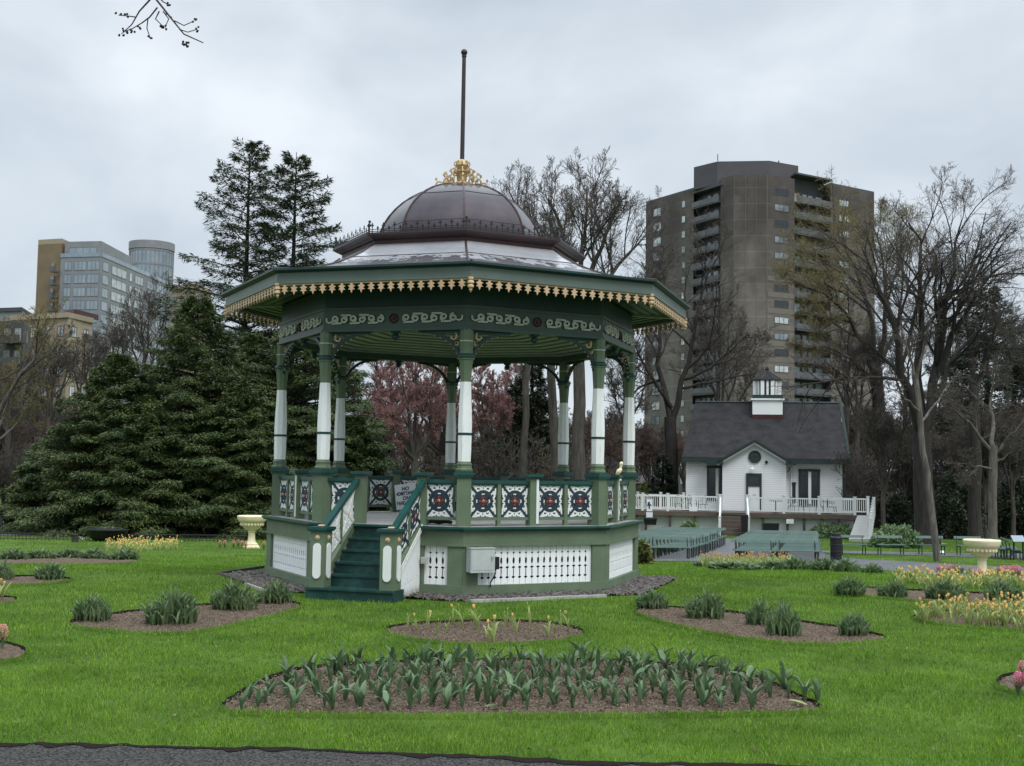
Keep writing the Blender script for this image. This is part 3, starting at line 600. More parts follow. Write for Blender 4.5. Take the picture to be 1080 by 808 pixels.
for sg, a in ((-1, SA0 - .06), (1, SA1 + .06)):
    e1 = RUN * 4.62
    # newel
    q = o + u * a + n * (e1 + .06); nb = MB(); nb.bx(-.14, .14, -.14, .14, 0.2, 1.16); nb.bx(-.175, .175, -.175, .175, 1.16, 1.19, 1); nb.bx(-.19, .19, -.19, .19, 1.188, 1.235, 1)
    nw = nb.build('newel_post', [M['sage'], M['teal']], bs, local=True); nw.location = (q[0], q[1], 0); nw.rotation_euler = (0, 0, rz_of(u))
    for dz in (0, PI / 2, -PI / 2):
        pl = MB(); t = np.linspace(0, PI, 8); P = [(.075 * math.cos(x), .95 + .075 * math.sin(x) - .07) for x in t] + [(-.075 * math.cos(x), .42 - .075 * math.sin(x)) for x in t]
        pl.plate(P, (0, -.142, 0), (1, 0, 0), ZV, 0.02); z = pl.build('inlay', M['white'], nw, local=True); z.rotation_euler = (0, 0, dz)
        r = MB(); r.lathe([(.004, -.175), (.02, -.168), (.024, -.155), (.045, -.15), (.045, -.138)], 10); r.v = [(p[0], p[2], p[1] + 1.05) for p in r.v]
        z = r.build('boss', M['gold'], nw, local=True); z.rotation_euler = (0, 0, dz)
    fc = MB(); fc.lathe([(.055, 1.234), (.07, 1.25), (.05, 1.27)], 8); fc.build('finial_cap', M['gold'], nw, local=True)
    # sloping handrail from deck post to newel
    p0 = o + u * a - n * .10 + ZV * 2.03; p1 = o + u * a + n * (e1 - .02) + ZV * 1.22
    hb = MB(); d = p1 - p0
    for z0, z1, w_ in ((-.05, .03, .055), (-.085, -.048, .035)):
        Vv = [p0 + u * s * w_ + ZV * z for z in (z0, z1) for s in (-1, 1)] + [p1 + u * s * w_ + ZV * z for z in (z0, z1) for s in (-1, 1)]
        hb.add(Vv, [(0, 1, 3, 2), (4, 5, 7, 6), (0, 1, 5, 4), (2, 3, 7, 6), (0, 2, 6, 4), (1, 3, 7, 5)])
    hb.build('handrail', M['teal'], bs, local=True)
    # sloping bottom rail / string with white trim
    sb = MB()
    def slab(mb, z0, z1, s0, s1, b0=.02, b1=None, mi=0, za=None):
        b1 = b1 or e1 - .08; P0 = o + u * a + n * b0; P1 = o + u * a + n * b1; k_ = -RISE / RUN
        f = lambda e: 1.2 + k_ * e
        Vv = [P0 + u * s + ZV * (f(b0) + z) for z in (z0, z1) for s in (s0, s1)] + [P1 + u * s + ZV * (f(b1) + z) for z in (z0, z1) for s in (s0, s1)]
        mb.add(Vv, [(0, 1, 3, 2), (4, 5, 7, 6), (0, 1, 5, 4), (2, 3, 7, 6), (0, 2, 6, 4), (1, 3, 7, 5)], mi)
    slab(sb, -.06, .10, -.045, .045)
    sb.build('stringer', M['sage'], bs, local=True)
    if sg > 0:
        wb = MB(); slab(wb, -.03, .012, .046, .06); slab(wb, .045, .085, .046, .06); wb.build('white_trim', M['white'], bs, local=True)
    # triangular skirting under the string (outer side), boards with pierced slots
    tb = MB(); nb_ = 9; b0, b1 = .02, e1 + .0; side = .02 * sg
    for i in range(nb_):
        x0 = b0 + (b1 - b0) * i / nb_; x1 = b0 + (b1 - b0) * (i + 1) / nb_ - .006; f = lambda e: max(0.03, 1.2 - RISE / RUN * e - .07)
        P = [(x0, 0.0), (x1, 0.0), (x1, f(x1)), (x0, f(x0))]
        if f(x1) < .06: continue
        zc = f(x0) * .5; P2 = [(x0, 0.0), (x1, 0.0), (x1, zc * .5), (x1 - .02, zc * .5 + .05), (x1, zc * .5 + .1), (x1, f(x1)), (x0, f(x0))]
        tb.plate(P2, o + u * (a + side), n, ZV, 0.02)
    tb.build('stair_skirting', M['skirtwhite'], bs, local=True)
    # two sloping fretwork panels
    sh = -(2.03 - 1.22) / (e1 + .08); wpan = (e1 - .16) / 2
    PMs = panel_meshes(wpan - .05, 0.56, sh)
    if sg < 0:
        for me_ in PMs[:3:2]: me_.materials[0] = M['white']
    for q in range(2):
        e0 = .03 + q * wpan; w0 = o + u * a + n * e0; z = 2.03 - .10 - .56 + sh * (e0 + .10)
        put_panel(PMs, bs, (w0[0], w0[1], z), rz_of(n), ('stair_panel', 'scrollwork', 'petals', 'boss'))
    mp_ = MB(); e0 = .005 + wpan; w0 = o + u * a + n * e0; z = 2.03 + sh * (e0 + .10); mp_.obx(w0, u, n, -.03, .03, -.03, .03, z - .70, z - .06); mp_.build('stair_baluster', M['sage'], bs, local=True)
# frieze beam
b = MB(); octring(b, 3.58, 3.79, 4.86, 5.265); octring(b, 3.55, 3.83, 4.815, 4.865); octring(b, 3.57, 3.815, 5.225, 5.268)
fb = b.build('frieze_beam', M['frieze'], bs, local=True)
b = MB(); octring(b, 3.60, 3.74, 5.266, 5.66); b.build('upper_frieze', M['darkteal'], bs, local=True)
for k in range(8):
    o, u, n, l = face(k, 3.79); zc = 5.05; oo = o + n * .003
    for h0, h1, mir in ((.16, l / 2 - .17, 1), (l / 2 + .17, l - .16, -1)):
        b = MB(); m_ = 6; w_ = (h1 - h0) / m_
        for i in range(m_):
            c = h0 + w_ * (i + .5); up = (i % 2 == 0); s0 = (1 if up else -1)
            P = spiral(c, zc + s0 * .004, .072, -s0 * PI / 2, 1.25, mir * s0, 18, .28); b.ribbon(P, np.linspace(.040, .030, 18), oo + n * .018, u, ZV, -.018 * -1)
            if i < m_ - 1: b.ribbon([(c - w_ * .3, zc - s0 * .078), (c + w_ * .4, zc - s0 * .076), (c + w_ * .8, zc - s0 * .072)], .034, oo + n * .018, u, ZV, .018)
        e_ = h0 - .03 if mir > 0 else h1 + .03
        b.ribbon(np.array([(e_ - .05 * mir, zc + .03), (e_ - .04 * mir, zc - .04), (e_ + .02 * mir, zc - .065), (e_ + .09 * mir, zc - .03)]), .03, oo + n * .018, u, ZV, .018)
        s = b.build('scroll_trim', M['scroll'], fb, local=True)
    r = MB(); r.lathe([(.092, 0), (.092, .02), (.075, .035), (.07, .02), (.03, .02), (.028, .04), (.005, .045)], 16)
    c = o + u * l / 2; r.v = [tuple(c + u * p[0] + ZV * (p[1] + zc) + n * p[2]) for p in r.v]; r.build('rosette', M['maroon'], fb, smooth=30, local=True)
    # drop pendant under the middle of each beam
    r = MB(); c = o + u * l / 2 - n * .10; r.lathe([(.09, 4.83), (.09, 4.79), (.05, 4.76), (.07, 4.73), (.07, 4.70), (.02, 4.65)], 8, (c[0], c[1], 0)); r.build('beam_pendant', M['darkteal'], bs, local=True)
# ceiling of boards parallel to each side, and the soffit outside
def boards(name, ra, za, rb, zb, nb, mats):
    b = MB()
    for k in range(8):
        for i in range(nb):
            t0, t1 = i / nb, (i + .52) / nb; t2 = (i + 1) / nb
            for tA, tB, mi, dz in ((t0, t1, 0, -.018), (t1, t2, 1, 0)):
                r0, r1 = ra + (rb - ra) * tA, ra + (rb - ra) * tB; z0, z1 = za + (zb - za) * tA, za + (zb - za) * tB
                Q = [V8(k, r0, z0 + dz), V8(k + 1, r0, z0 + dz), V8(k + 1, r1, z1 + dz), V8(k, r1, z1 + dz)]
                b.add(Q + [(p[0], p[1], p[2] + .03 - dz) for p in Q], [(0, 1, 2, 3), (4, 5, 6, 7), (0, 1, 5, 4), (1, 2, 6, 5), (2, 3, 7, 6), (3, 0, 4, 7)], mi)
    return b.build(name, mats, bs, local=True)
boards('ceiling', 3.60, 4.97, .05, 5.55, 15, [M['palegreen'], M['darkteal']])
boards('soffit', 4.90, 5.64, 3.74, 5.68, 5, [M['frieze'], M['darkteal']])
for k in range(8):
    hb = MB(); a, c = np.array(V8(k, 3.75, 5.625)), np.array(V8(k, 4.9, 5.585)); s = np.array([math.cos(k * PI / 4), math.sin(k * PI / 4), 0]) * .06
    hb.add([a - s, a + s, c + s, c - s] + [q + ZV * .05 for q in (a - s, a + s, c + s, c - s)], [(0, 1, 2, 3), (4, 5, 6, 7), (0, 1, 5, 4), (1, 2, 6, 5), (2, 3, 7, 6), (3, 0, 4, 7)])
    hb.build('soffit_rib', M['palegreen'], bs, local=True)
b = MB(); octring(b, 4.83, 4.925, 5.60, 5.80); octring(b, 4.86, 4.945, 5.595, 5.625); b.build('fascia', M['fascia'], bs, local=True)
b = MB(); octring(b, 4.70, 4.95, 5.798, 5.835, 0, 5.02); octring(b, 4.70, 5.03, 5.833, 5.872); b.build('gutter', M['darkteal'], bs, local=True)
for k in range(8):
    o, u, n, l = face(k, 4.90); b = MB(); cnt = 19; w_ = (l - .12) / cnt
    b.obx(o, u, n, .05, l - .05, -.012, .012, 5.565, 5.602)
    for i in range(cnt):
        c = .06 + w_ * (i + .5); P = [(c - .02, 5.57), (c - .022, 5.54)]
        st = [(c - .072, 5.520), (c - .032, 5.488), (c - .066, 5.452), (c - .024, 5.450), (c - .012, 5.418), (c, 5.390)]
        P = P + st + [(2 * c - x, z) for x, z in (P + st)[::-1][1:]]
        b.plate(P, o + n * .012, u, ZV, .022)
    b.build('eave_trim', M['gold'], bs, local=True)
    p = V8(k, 4.90); r = MB(); r.lathe([(.055, 5.61), (.055, 5.57), (.035, 5.56), (.06, 5.53), (.06, 5.50), (.035, 5.49), (.055, 5.46), (.055, 5.43), (.025, 5.40), (.03, 5.38), (.004, 5.335)], 10, (p[0], p[1], 0)); r.build('corner_pendant', M['gold'], bs, smooth=40, local=True)
# roof, cornice, cresting, dome
def octsurf(mb, prof, sub=1):
    V = []; n = len(prof)
    for r, z in prof:
        V += [V8(k, r, z) for k in range(8)]
    return mb.add(V, [(i * 8 + k, i * 8 + (k + 1) % 8, (i + 1) * 8 + (k + 1) % 8, (i + 1) * 8 + k) for i in range(n - 1) for k in range(8)])
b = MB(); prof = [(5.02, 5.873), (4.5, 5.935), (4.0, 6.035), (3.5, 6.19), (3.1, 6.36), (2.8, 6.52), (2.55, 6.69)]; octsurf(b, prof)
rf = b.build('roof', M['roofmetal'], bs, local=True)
sm = MB()
for k in range(8): sm.tube([V8(k, r, z + .004) for r, z in prof], .022, 6)
for rr, zz in ((4.0, 6.042), (3.1, 6.367)):
    for k in range(8): sm.tube([V8(k, rr, zz), V8(k + 1, rr, zz)], .007, 4)
sm.build('roof_seam', M['seam'], rf, local=True)
b = MB(); octring(b, 2.3, 2.52, 6.62, 6.80); b.build('roof_band', M['maroon'], bs, local=True)
b = MB(); octring(b, 2.3, 2.56, 6.78, 6.82, 0, 2.62); octring(b, 2.3, 2.64, 6.815, 6.86, 0, 2.72); octring(b, 2.2, 2.72, 6.858, 6.90); b.build('cornice', M['seam'], bs, local=True)
b = MB(); octsurf(b, [(2.70, 6.901), (2.2, 6.93), (1.70, 6.96)]); b.build('cornice_top', M['copper'], bs, local=True)
for k in range(8):
    o, u, n, l = face(k, 2.66); b = MB(); cnt = 17; w_ = l / cnt
    b.obx(o, u, n, 0, l, -.006, .006, 6.925, 6.94); b.obx(o, u, n, 0, l, -.006, .006, 6.965, 6.975)
    for i in range(cnt):
        c = w_ * (i + .5); tall = i % 2 == 0; h = .20 if tall else .13
        b.obx(o, u, n, c - .007, c + .007, -.007, .007, 6.90, 6.90 + h)
        z = 6.90 + h * .72; q = .045 if tall else .03
        b.plate([(c - q, z), (c - q * .4, z - .012), (c, z - .02), (c + q * .4, z - .012), (c + q, z), (c + q * .5, z + .018), (c, z + .006), (c - q * .5, z + .018)], o, u, ZV, .01)
        b.plate([(c - .018, 6.90 + h - .03), (c, 6.90 + h - .045), (c + .018, 6.90 + h - .03), (c, 6.90 + h + .012)], o, u, ZV, .01)
    p = V8(k, 2.66); b.tube([(p[0], p[1], 6.9), (p[0], p[1], 7.14)], .012, 5); b.ball((p[0], p[1], 7.13), .03, 6, 4)
    b.plate([(-.06, 7.05), (0, 7.02), (.06, 7.05), (0, 7.09)], p + (0,), u, ZV, .012)
    b.build('roof_cresting', M['iron'], bs, local=True)
t = np.linspace(0, PI / 2, 13); dprof = [(max(1.78 * math.cos(x), .03), 6.90 + 1.46 * math.sin(x)) for x in t]
b = MB(); V = []; n9 = len(dprof)
for k in range(8):      # separate facets, smooth along the curve and sharp at the ribs
    V = []
    for r, z in dprof: V += [V8(k, r, z), V8(k + 1, r, z)]
    b.add(V, [(2 * i, 2 * i + 1, 2 * i + 3, 2 * i + 2) for i in range(n9 - 1)])
dm = b.build('dome', M['copper'], bs, smooth=30, local=True)
for k in range(8):
    r = MB(); r.tube([V8(k, rr + .003, z) for rr, z in dprof[:-1]], .022, 6); r.build('dome_rib', M['seam'], dm, local=True)
r = MB()
for zz in (7.3, 7.98):
    rr = 1.78 * math.sqrt(1 - ((zz - 6.9) / 1.46) ** 2) + .002
    for k in range(8): r.tube([V8(k, rr, zz), V8(k + 1, rr, zz)], .006, 4)
r.build('dome_seam', M['seam'], dm, local=True)
fn = MB(); fn.lathe([(.16, 8.33), (.16, 8.40), (.10, 8.44), (.12, 8.60), (.16, 8.66), (.09, 8.70), (.14, 8.80), (.10, 8.90), (.06, 8.93)], 12)
for k in range(8):
    a = k * PI / 4; ur = np.array([math.sin(a), -math.cos(a), 0]); oo = np.cross(ur, ZV) * -.012
    fn.ribbon(spiral(.47, 8.36, .10, -PI / 2, 1.15, 1, 18, .3), .034, oo, ur, ZV, .024)
    fn.ribbon([(.12, 8.42), (.25, 8.36), (.36, 8.30), (.47, 8.26)], .034, oo, ur, ZV, .024)
    fn.ribbon(spiral(.28, 8.50, .085, -PI / 2, 1.15, 1, 18, .3), .030, oo, ur, ZV, .024)
    fn.ribbon(spiral(.17, 8.68, .075, -PI / 2, 1.15, 1, 18, .3), .028, oo, ur, ZV, .024)
    fn.ribbon(spiral(.12, 8.84, .06, -PI / 2, 1.1, 1, 16, .3), .026, oo, ur, ZV, .024)
    fn.plate([(.30, 8.56), (.36, 8.60), (.42, 8.58), (.38, 8.64), (.33, 8.66)], oo, ur, ZV, .02); fn.plate([(.53, 8.44), (.58, 8.47), (.56, 8.52), (.52, 8.50)], oo, ur, ZV, .02)
fn.build('finial', M['gilt'], bs, smooth=40, local=True)
b = MB(); b.tube([(0, 0, 8.3), (0, 0, 10), (0, 0, 11.27)], [.050, .047, .043], 10); b.ball((0, 0, 11.30), .072, 12, 8); b.tube([(0, 0, 11.20), (0, 0, 11.23)], .055, 10); b.build('flagpole', M['pole'], bs, smooth=40, local=True)
# things on the bandstand
def wpt(lp):   # bandstand local to world
    c, s = math.cos(PHI), math.sin(PHI); return np.array([GC[0] + c * lp[0] - s * lp[1], GC[1] + s * lp[0] + c * lp[1], lp[2]])
o, u, n, l = face(0, 3.93); p = wpt(o + u * .30 + ZV * .66)
b = thing('utility_box', 'pale grey electrical cabinet bolted to the front corner of the bandstand base', 'electrical box', p, PHI + rz_of(u))
m_ = MB(); m_.bx(-.24, .24, -.20, -.005, -.22, .20); m_.bx(-.245, .245, -.21, -.18, -.225, -.20); m_.build('cabinet', M['boxgrey'], b, local=True)
m_ = MB(); m_.bx(-.22, .22, -.207, -.201, -.185, .18); m_.build('door', M['boxgrey'], b, local=True)
m_ = MB(); m_.bx(.16, .21, -.222, -.208, .03, .07); m_.bx(.17, .18, -.23, -.21, -.02, .04); m_.build('latch', M['concrete'], b, local=True)
m_ = MB(); m_.bx(-.25, .25, -.215, -.003, .20, .215); m_.build('lid', M['boxgrey'], b, local=True)
o0 = o + u * .62; p = wpt(o0 + ZV * .60)
b = thing('junction_box', 'small black outlet box with a hanging cable beside the grey cabinet', 'outlet box', p, PHI + rz_of(u))
m_ = MB(); m_.bx(-.05, .05, -.12, -.005, -.12, .10); m_.build('housing', M['black'], b, local=True)
m_ = MB(); m_.tube([(0, -.08, -.11), (-.02, -.10, -.2), (-.06, -.09, -.28), (-.10, -.06, -.36), (-.09, -.05, -.44)], .012, 6); m_.build('cable', M['black'], b, local=True)
o, u, n, l = face(7, 3.93); p = wpt(o + u * 2.28 + ZV * .62)
b = thing('outlet_box', 'small grey outlet box on the green base just right of the stairs', 'outlet box', p, PHI + rz_of(u))
m_ = MB(); m_.bx(-.055, .055, -.08, 0.005, -.06, .06); m_.build('housing', M['boxgrey'], b, local=True); m_ = MB(); m_.bx(-.045, .045, -.088, -.078, -.04, .04); m_.build('cover', M['concrete'], b, local=True)
# notice board on the far railing, seen over the stairs
Ys = GC[1] + 2.86
tl = at(428.2, 523.5, Ys)
sg = thing('notice_board', 'white notice board reading NO ADMITTANCE ON BAND STAND hung on the railing above the stairs', 'sign', tl, 0.03)
sg.rotation_euler = (0, math.radians(-7), 0.43)
m_ = MB(); m_.bx(-.265, .265, -.012, .012, -.29, .29); m_.build('board', M['signwhite'], sg, local=True)
def lettering(parent, lines, m, w_max, y0=-.014):
    for txt, z, size in lines:
        cu = bpy.data.curves.new('lettering', 'FONT'); cu.body = txt; cu.size = size; cu.align_x = 'CENTER'; cu.extrude = 0.002; cu.offset = 0.004
        to = bpy.data.objects.new('lettering', cu); COL.objects.link(to); bpy.context.view_layer.update()
        me = bpy.data.meshes.new_from_object(to.evaluated_get(bpy.context.evaluated_depsgraph_get())); bpy.data.objects.remove(to)
        co = np.empty(len(me.vertices) * 3, np.float32); me.vertices.foreach_get('co', co); wdt = np.ptp(co.reshape(-1, 3)[:, 0]) if len(co) else 1
        me.materials.clear(); me.materials.append(m); me.name = 'lettering'
        t_ = link('lettering', me, parent, (0, y0, z)); t_.rotation_euler = (PI / 2, 0, 0)
        if wdt > w_max: t_.scale = (w_max / wdt, 1, 1)
lettering(sg, [('NO', .145, .115), ('ADMITTANCE', .035, .115), ('ON', -.075, .115), ('BAND STAND', -.185, .115)], M['ink'], .49)
p = wpt(np.array([-.42, -3.05, 1.24])); b = MB()
b.tube([p + np.array([-.22, 0, .035]), p + np.array([-.12, .03, .06]), p + np.array([0, 0, .05]), p + np.array([.12, -.02, .065]), p + np.array([.24, .02, .035])], [.03, .045, .05, .045, .03], 8)
tag(b.build('rolled_cover', M['black'], loc=p), 'black rolled cover lying on the bandstand floor behind the railing by the stairs', 'cover')
# ------------------------------------------------------------------ far buildings
M['brownbrick'] = mat('brown_brick', (0.120, 0.105, 0.094), 0.85, 0.2, 0.25, col2=(0.165, 0.145, 0.13), stretch=(1, 1, .4))
stains_and_reflections(M['brownbrick'], (0.060, 0.049, 0.045), 50, 14, .10, .3); lined(M['brownbrick'], 'Z', 2.8, 1.75, 0.055)
M['tanbrick'] = mat('tan_grey_brick', (0.155, 0.138, 0.122), 0.85, 0.2, 0.3, col2=(0.165, 0.145, 0.125))
M['metalgrey'] = mat('dark_grey_cladding', (0.065, 0.062, 0.068), 0.6, 0.12, 0.3)
M['glass'] = mat('window_glass', (0.13, 0.16, 0.18), 0.12, 0.5, 0.35, metal=0.3, col2=(0.34, 0.38, 0.41), spec=0.6, rnd=0.4)
M['darkglass'] = mat('dark_window_glass', (0.020, 0.026, 0.028), 0.1, 0.3, 0.6, spec=0.6)
M['curtain'] = mat('pale_curtain_glass', (0.44, 0.47, 0.48), 0.3, 0.3, 0.8, rnd=0.3)
M['bluepanel'] = mat('blue_grey_curtain_wall', (0.23, 0.29, 0.34), 0.15, 0.25, 0.2, metal=0.25, col2=(0.33, 0.39, 0.43), spec=0.6)
M['greypanel'] = mat('grey_panel', (0.20, 0.205, 0.215), 0.5, 0.12, 0.4)
M['ochrebrick'] = lined(mat('ochre_brick', (0.17, 0.125, 0.078), 0.85, 0.15, 0.3), 'Z', 0.9, 0.88, 0.1)
M['beige'] = mat('beige_precast', (0.30, 0.245, 0.175), 0.85, 0.12, 0.4)
M['slate'] = mat('charcoal_brick', (0.055, 0.057, 0.065), 0.8, 0.2, 0.4)
M['railglass'] = mat('balcony_panel', (0.085, 0.087, 0.090), 0.35, 0.25, 0.7, rnd=0.2)
M['shingle'] = lined(mat('dark_shingle_roof', (0.021, 0.020, 0.022), 0.85, 0.3, 1.6, 0.3, 12, col2=(0.036, 0.034, 0.036), spec=0.2), 'Z', 0.16, 0.8, 0.25)
M['clap'] = lined(mat('white_clapboard', (0.80, 0.82, 0.82), 0.55, 0.06, 0.8, col2=(0.72, 0.74, 0.74)), 'Z', 0.14, 0.64, 0.22, 0.0)
M['trimgreen'] = mat('dark_green_trim', (0.016, 0.032, 0.028), 0.5, 0.2, 2)
M['deckbrown'] = lined(mat('brown_deck_wood', (0.115, 0.085, 0.068), 0.7, 0.2, 2), 'Z', 0.15, 0.6, 0.1)
M['benchgreen'] = mat('green_bench_paint', (0.090, 0.148, 0.128), 0.45, 0.15, 2.5, rnd=0.18)
M['benchiron'] = mat('dark_bench_iron', (0.016, 0.026, 0.024), 0.5, 0.2, 4)
rb = random.Random(3)
# --- brown tower on the right
def plan(px, d): q = at(px, 320, d); return np.array([q[0], d])
TA, TB, TC, TD, TE, TF, TG, TH = plan(680.5, 227), plan(731, 214.5), plan(760, 207.5), plan(774, 205), plan(809, 204), plan(838, 206.5), plan(876, 211), plan(922.5, 217)
gb = float(gz(215)); FH = 2.8; NF = 19
zt = lambda px, py, d: at(px, py, d)[2]
Ztop = zt(774, 184.5, 205); Zl = zt(706, 206.5, 220); Zr = zt(899, 199.5, 214)
twr = thing('apartment_tower', 'tall dark brown brick apartment tower with stacked balconies behind the white hall', 'apartment tower', ((TA[0] + TH[0]) / 2, 206, gb))
bk1, bk2 = plan(905, 246), plan(712, 250)
def wallmb(poly, z0, z1): m_ = MB(); m_.prism([tuple(p) for p in poly], z0, z1); return m_
back = lambda p, d: tuple(np.array(p) + (np.array([(TA[0] + TH[0]) / 2, 260.]) - p) / np.linalg.norm(np.array([(TA[0] + TH[0]) / 2, 260.]) - p) * d)
TB2, TC2, TF2, TG2 = back(TB, 2.2), back(TC, 2.2), back(TF, 2.2), back(TG, 2.2)
N_ = M['brownbrick'].node_tree
wallmb([TA, TB, TB2, bk2], gb, Zl).build('wing_wall', M['brownbrick'], twr)
wallmb([TG2, TG, TH, bk1], gb, Zr).build('wing_wall', M['brownbrick'], twr)
wallmb([TC, TD, TE, TF, TF2, bk1 + np.array([-3, 1.]), bk2 + np.array([3, 1.]), TC2], gb, Ztop).build('core_wall', M['brownbrick'], twr)
wallmb([TB2, TC2, bk2 + np.array([6., -8])], gb, Ztop - 1.2).build('recess_wall', M['metalgrey'], twr); wallmb([TF2, TG2, bk1 + np.array([-6., -8])], gb, Zr + .5).build('recess_wall', M['metalgrey'], twr)
P0, P1, P2, P3 = plan(731, 213), plan(756, 208.5), plan(811, 207), plan(842, 210)
Zp = zt(811, 169.5, 207)
wallmb([P0, P1, P2, P3, P3 + np.array([-2, 12.]), P0 + np.array([6, 12.])], Ztop - .9, Zp).build('penthouse', M['metalgrey'], twr)
wallmb([TA, TB, TB2, bk2], Zl, Zl + .35).build('parapet', M['metalgrey'], twr); wallmb([TG2, TG, TH, bk1], Zr, Zr + .35).build('parapet', M['metalgrey'], twr)
m_ = MB(); m_.tube([(P1[0], P1[1] - 0.3, Zp), (P1[0], P1[1] - .3, Zp + 1.2)], .08, 5); m_.tube([(P1[0] + 12, P1[1] + 4, Zp), (P1[0] + 12, P1[1] + 4, Zp + 1.5)], .12, 5); m_.build('antenna', M['metalgrey'], twr)
def wframe(A, B): d = np.r_[B - A, 0]; l = np.linalg.norm(d); u = d / l; n = np.array([u[1], -u[0], 0]); return np.r_[A, 0], u, n, l
def win(parent, A, B, c, w_, z0, z1, panes=2, glass='glass', frame='metalgrey', dep=.06):
    o, u, n, l = wframe(A, B); m_ = MB(); fr = .09
    m_.obx(o, u, n, c - w_ / 2, c + w_ / 2, -.05, dep, z0, z0 + fr); m_.obx(o, u, n, c - w_ / 2, c + w_ / 2, -.05, dep, z1 - fr, z1)
    for i in range(panes + 1):
        x = c - w_ / 2 + (w_ - fr) * i / panes; m_.obx(o, u, n, x, x + fr, -.05, dep - .004, z0 + fr, z1 - fr)
    f_ = m_.build('window', M[frame], parent)
    q = MB(); q.obx(o, u, n, c - w_ / 2 + .02, c + w_ / 2 - .02, -.04, .02, z0 + .02, z1 - .02); q.build('pane', M[glass], f_); return f_
for f in range(NF):
    z0 = gb + 1.0 + f * FH
    if z0 + 2 > Ztop: continue
    l = np.linalg.norm(TF - TE)
    win(twr, TE, TF, l * .52, l * .52, z0 + .75, z0 + 2.0, 3, rb.choice(['glass', 'curtain', 'glass', 'darkglass']))
    if f > 0:      # paler spandrel band below the windows on the lower floors
        if f < 14:
            o, u, n, l = wframe(TE, TF); m_ = MB(); m_.obx(o, u, n, .1, l - .1, -.02, .05, z0 - .35, z0 + .5); m_.build('spandrel', M['tanbrick'], twr)
    if z0 + 2 < Zr:
        l = np.linalg.norm(TH - TG); win(twr, TG, TH, l * .30, 2.6, z0 + .75, z0 + 2.0, 2, rb.choice(['glass', 'curtain']))
        if f < 9: o, u, n, l = wframe(TG, TH); m_ = MB(); m_.obx(o, u, n, .1, l - .1, -.02, .05, z0 - .35, z0 + .5); m_.build('spandrel', M['tanbrick'], twr)
    if z0 + 2 < Zl:
        l = np.linalg.norm(TB - TA); win(twr, TA, TB, l * .80, 1.1, z0 + .75, z0 + 2.1, 1, 'curtain'); win(twr, TA, TB, l * .25, 2.4, z0 + .4, z0 + 2.1, 2, rb.choice(['glass', 'curtain']))
    for A, B, zmax in ((TB, TC, Ztop), (TF, TG, Zr)):
        if z0 + 1.5 > zmax: continue
        o, u, n, l = wframe(A, B); m_ = MB(); m_.obx(o, u, n, .05, l - .05, -2.0, .55, z0 - .2, z0 + .02)
        bl = m_.build('balcony', M['metalgrey'], twr)
        q = MB(); q.obx(o, u, n, .05, l - .05, .42, .52, z0 + .12, z0 + 1.05); q.build('balcony_panel', M['railglass'], bl)
        o2, u2, n2, l2 = wframe(np.array(TB2 if A is TB else TF2), np.array(TC2 if A is TB else TG2))
        q = MB()
        for x0, x1 in ((.08, .26), (.34, .46), (.52, .64), (.74, .92)): q.obx(o2, u2, n2, l2 * x0, l2 * x1, 0, .06, z0 + .1, z0 + 2.2)
        q.build('balcony_glazing', M[rb.choice(['glass', 'curtain'])], bl)
m_ = MB()
for A, B in ((TC, TD), (TD, TE), (TE, TF)):
    o, u, n, l = wframe(A, B)
    for x in (0.0, l - .12) + ((l / 3, 2 * l / 3) if A is TD else ()): m_.obx(o, u, n, x, x + .06, -.02, .04, gb, Ztop - .1)
m_.build('panel_joints', M['tanbrick'], twr)
m_ = MB(); m_.prism([tuple(TB + (TB - TB2) * .3), tuple(TC + (TC - TC2) * .3), TC2, TB2], Ztop - 1.4, Ztop - 1.0); m_.build('balcony_roof', M['metalgrey'], twr); m_ = MB(); m_.prism([tuple(TF + (TF - TF2) * .3), tuple(TG + (TG - TG2) * .3), TG2, TF2], Zr + .5, Zr + .8); m_.build('balcony_roof', M['metalgrey'], twr)
# --- glass block far left
D0 = 300
def pl2(px, d): q = at(px, 320, d); return np.array([q[0], d])
g0 = float(gz(D0)); gbk = thing('glass_office_block', 'pale blue glass apartment block with ochre brick side and rounded glass tower', 'apartment block', (*pl2(105, D0), g0))
Bl, B0, B1, B2 = pl2(37.5, 304), pl2(62, 301), pl2(105, 298), pl2(178, 345)
zt_b = zt(50, 257.5, 303); wallmb([Bl, B0 + np.array([0, .3]), B0 + np.array([4, 30.]), Bl + np.array([4, 30.])], g0, zt_b).build('brick_wall', M['ochrebrick'], gbk)
wallmb([Bl, B0 + np.array([0, .3]), B0 + np.array([4, 30.]), Bl + np.array([4, 30.])], zt_b, zt_b + 1.2).build('parapet', M['beige'], gbk)
z5 = zt(105, 270.5, 298); z6 = zt(105, 253, 298)
bkp = [B2 + np.array([-12., 14]), B0 + np.array([6, 40.])]
wallmb([B0, B1, B2] + bkp, g0, z5).build('curtain_wall', M['greypanel'], gbk)
s = .93
in_ = lambda p: tuple(np.array(p) + (np.mean([B0, B1, B2] + bkp, 0) - p) / np.linalg.norm(np.mean([B0, B1, B2] + bkp, 0) - p) * 3)
p1b = B1 + (B2 - B1) * .55
wallmb([B0 + np.array([.6, .8]), B1 + np.array([-.6, 1.5]), B1 + (B2 - B1) * .5 + np.array([-2, 1.5]), B1 + (B2 - B1) * .5 + np.array([-9, 14.]), B0 + np.array([6, 22.])], z5, z6).build('penthouse', M['greypanel'], gbk)
cyc = pl2(158, 352); zc = zt(158, 257, 352); rad = (pl2(181, 352)[0] - pl2(135.5, 352)[0]) / 2
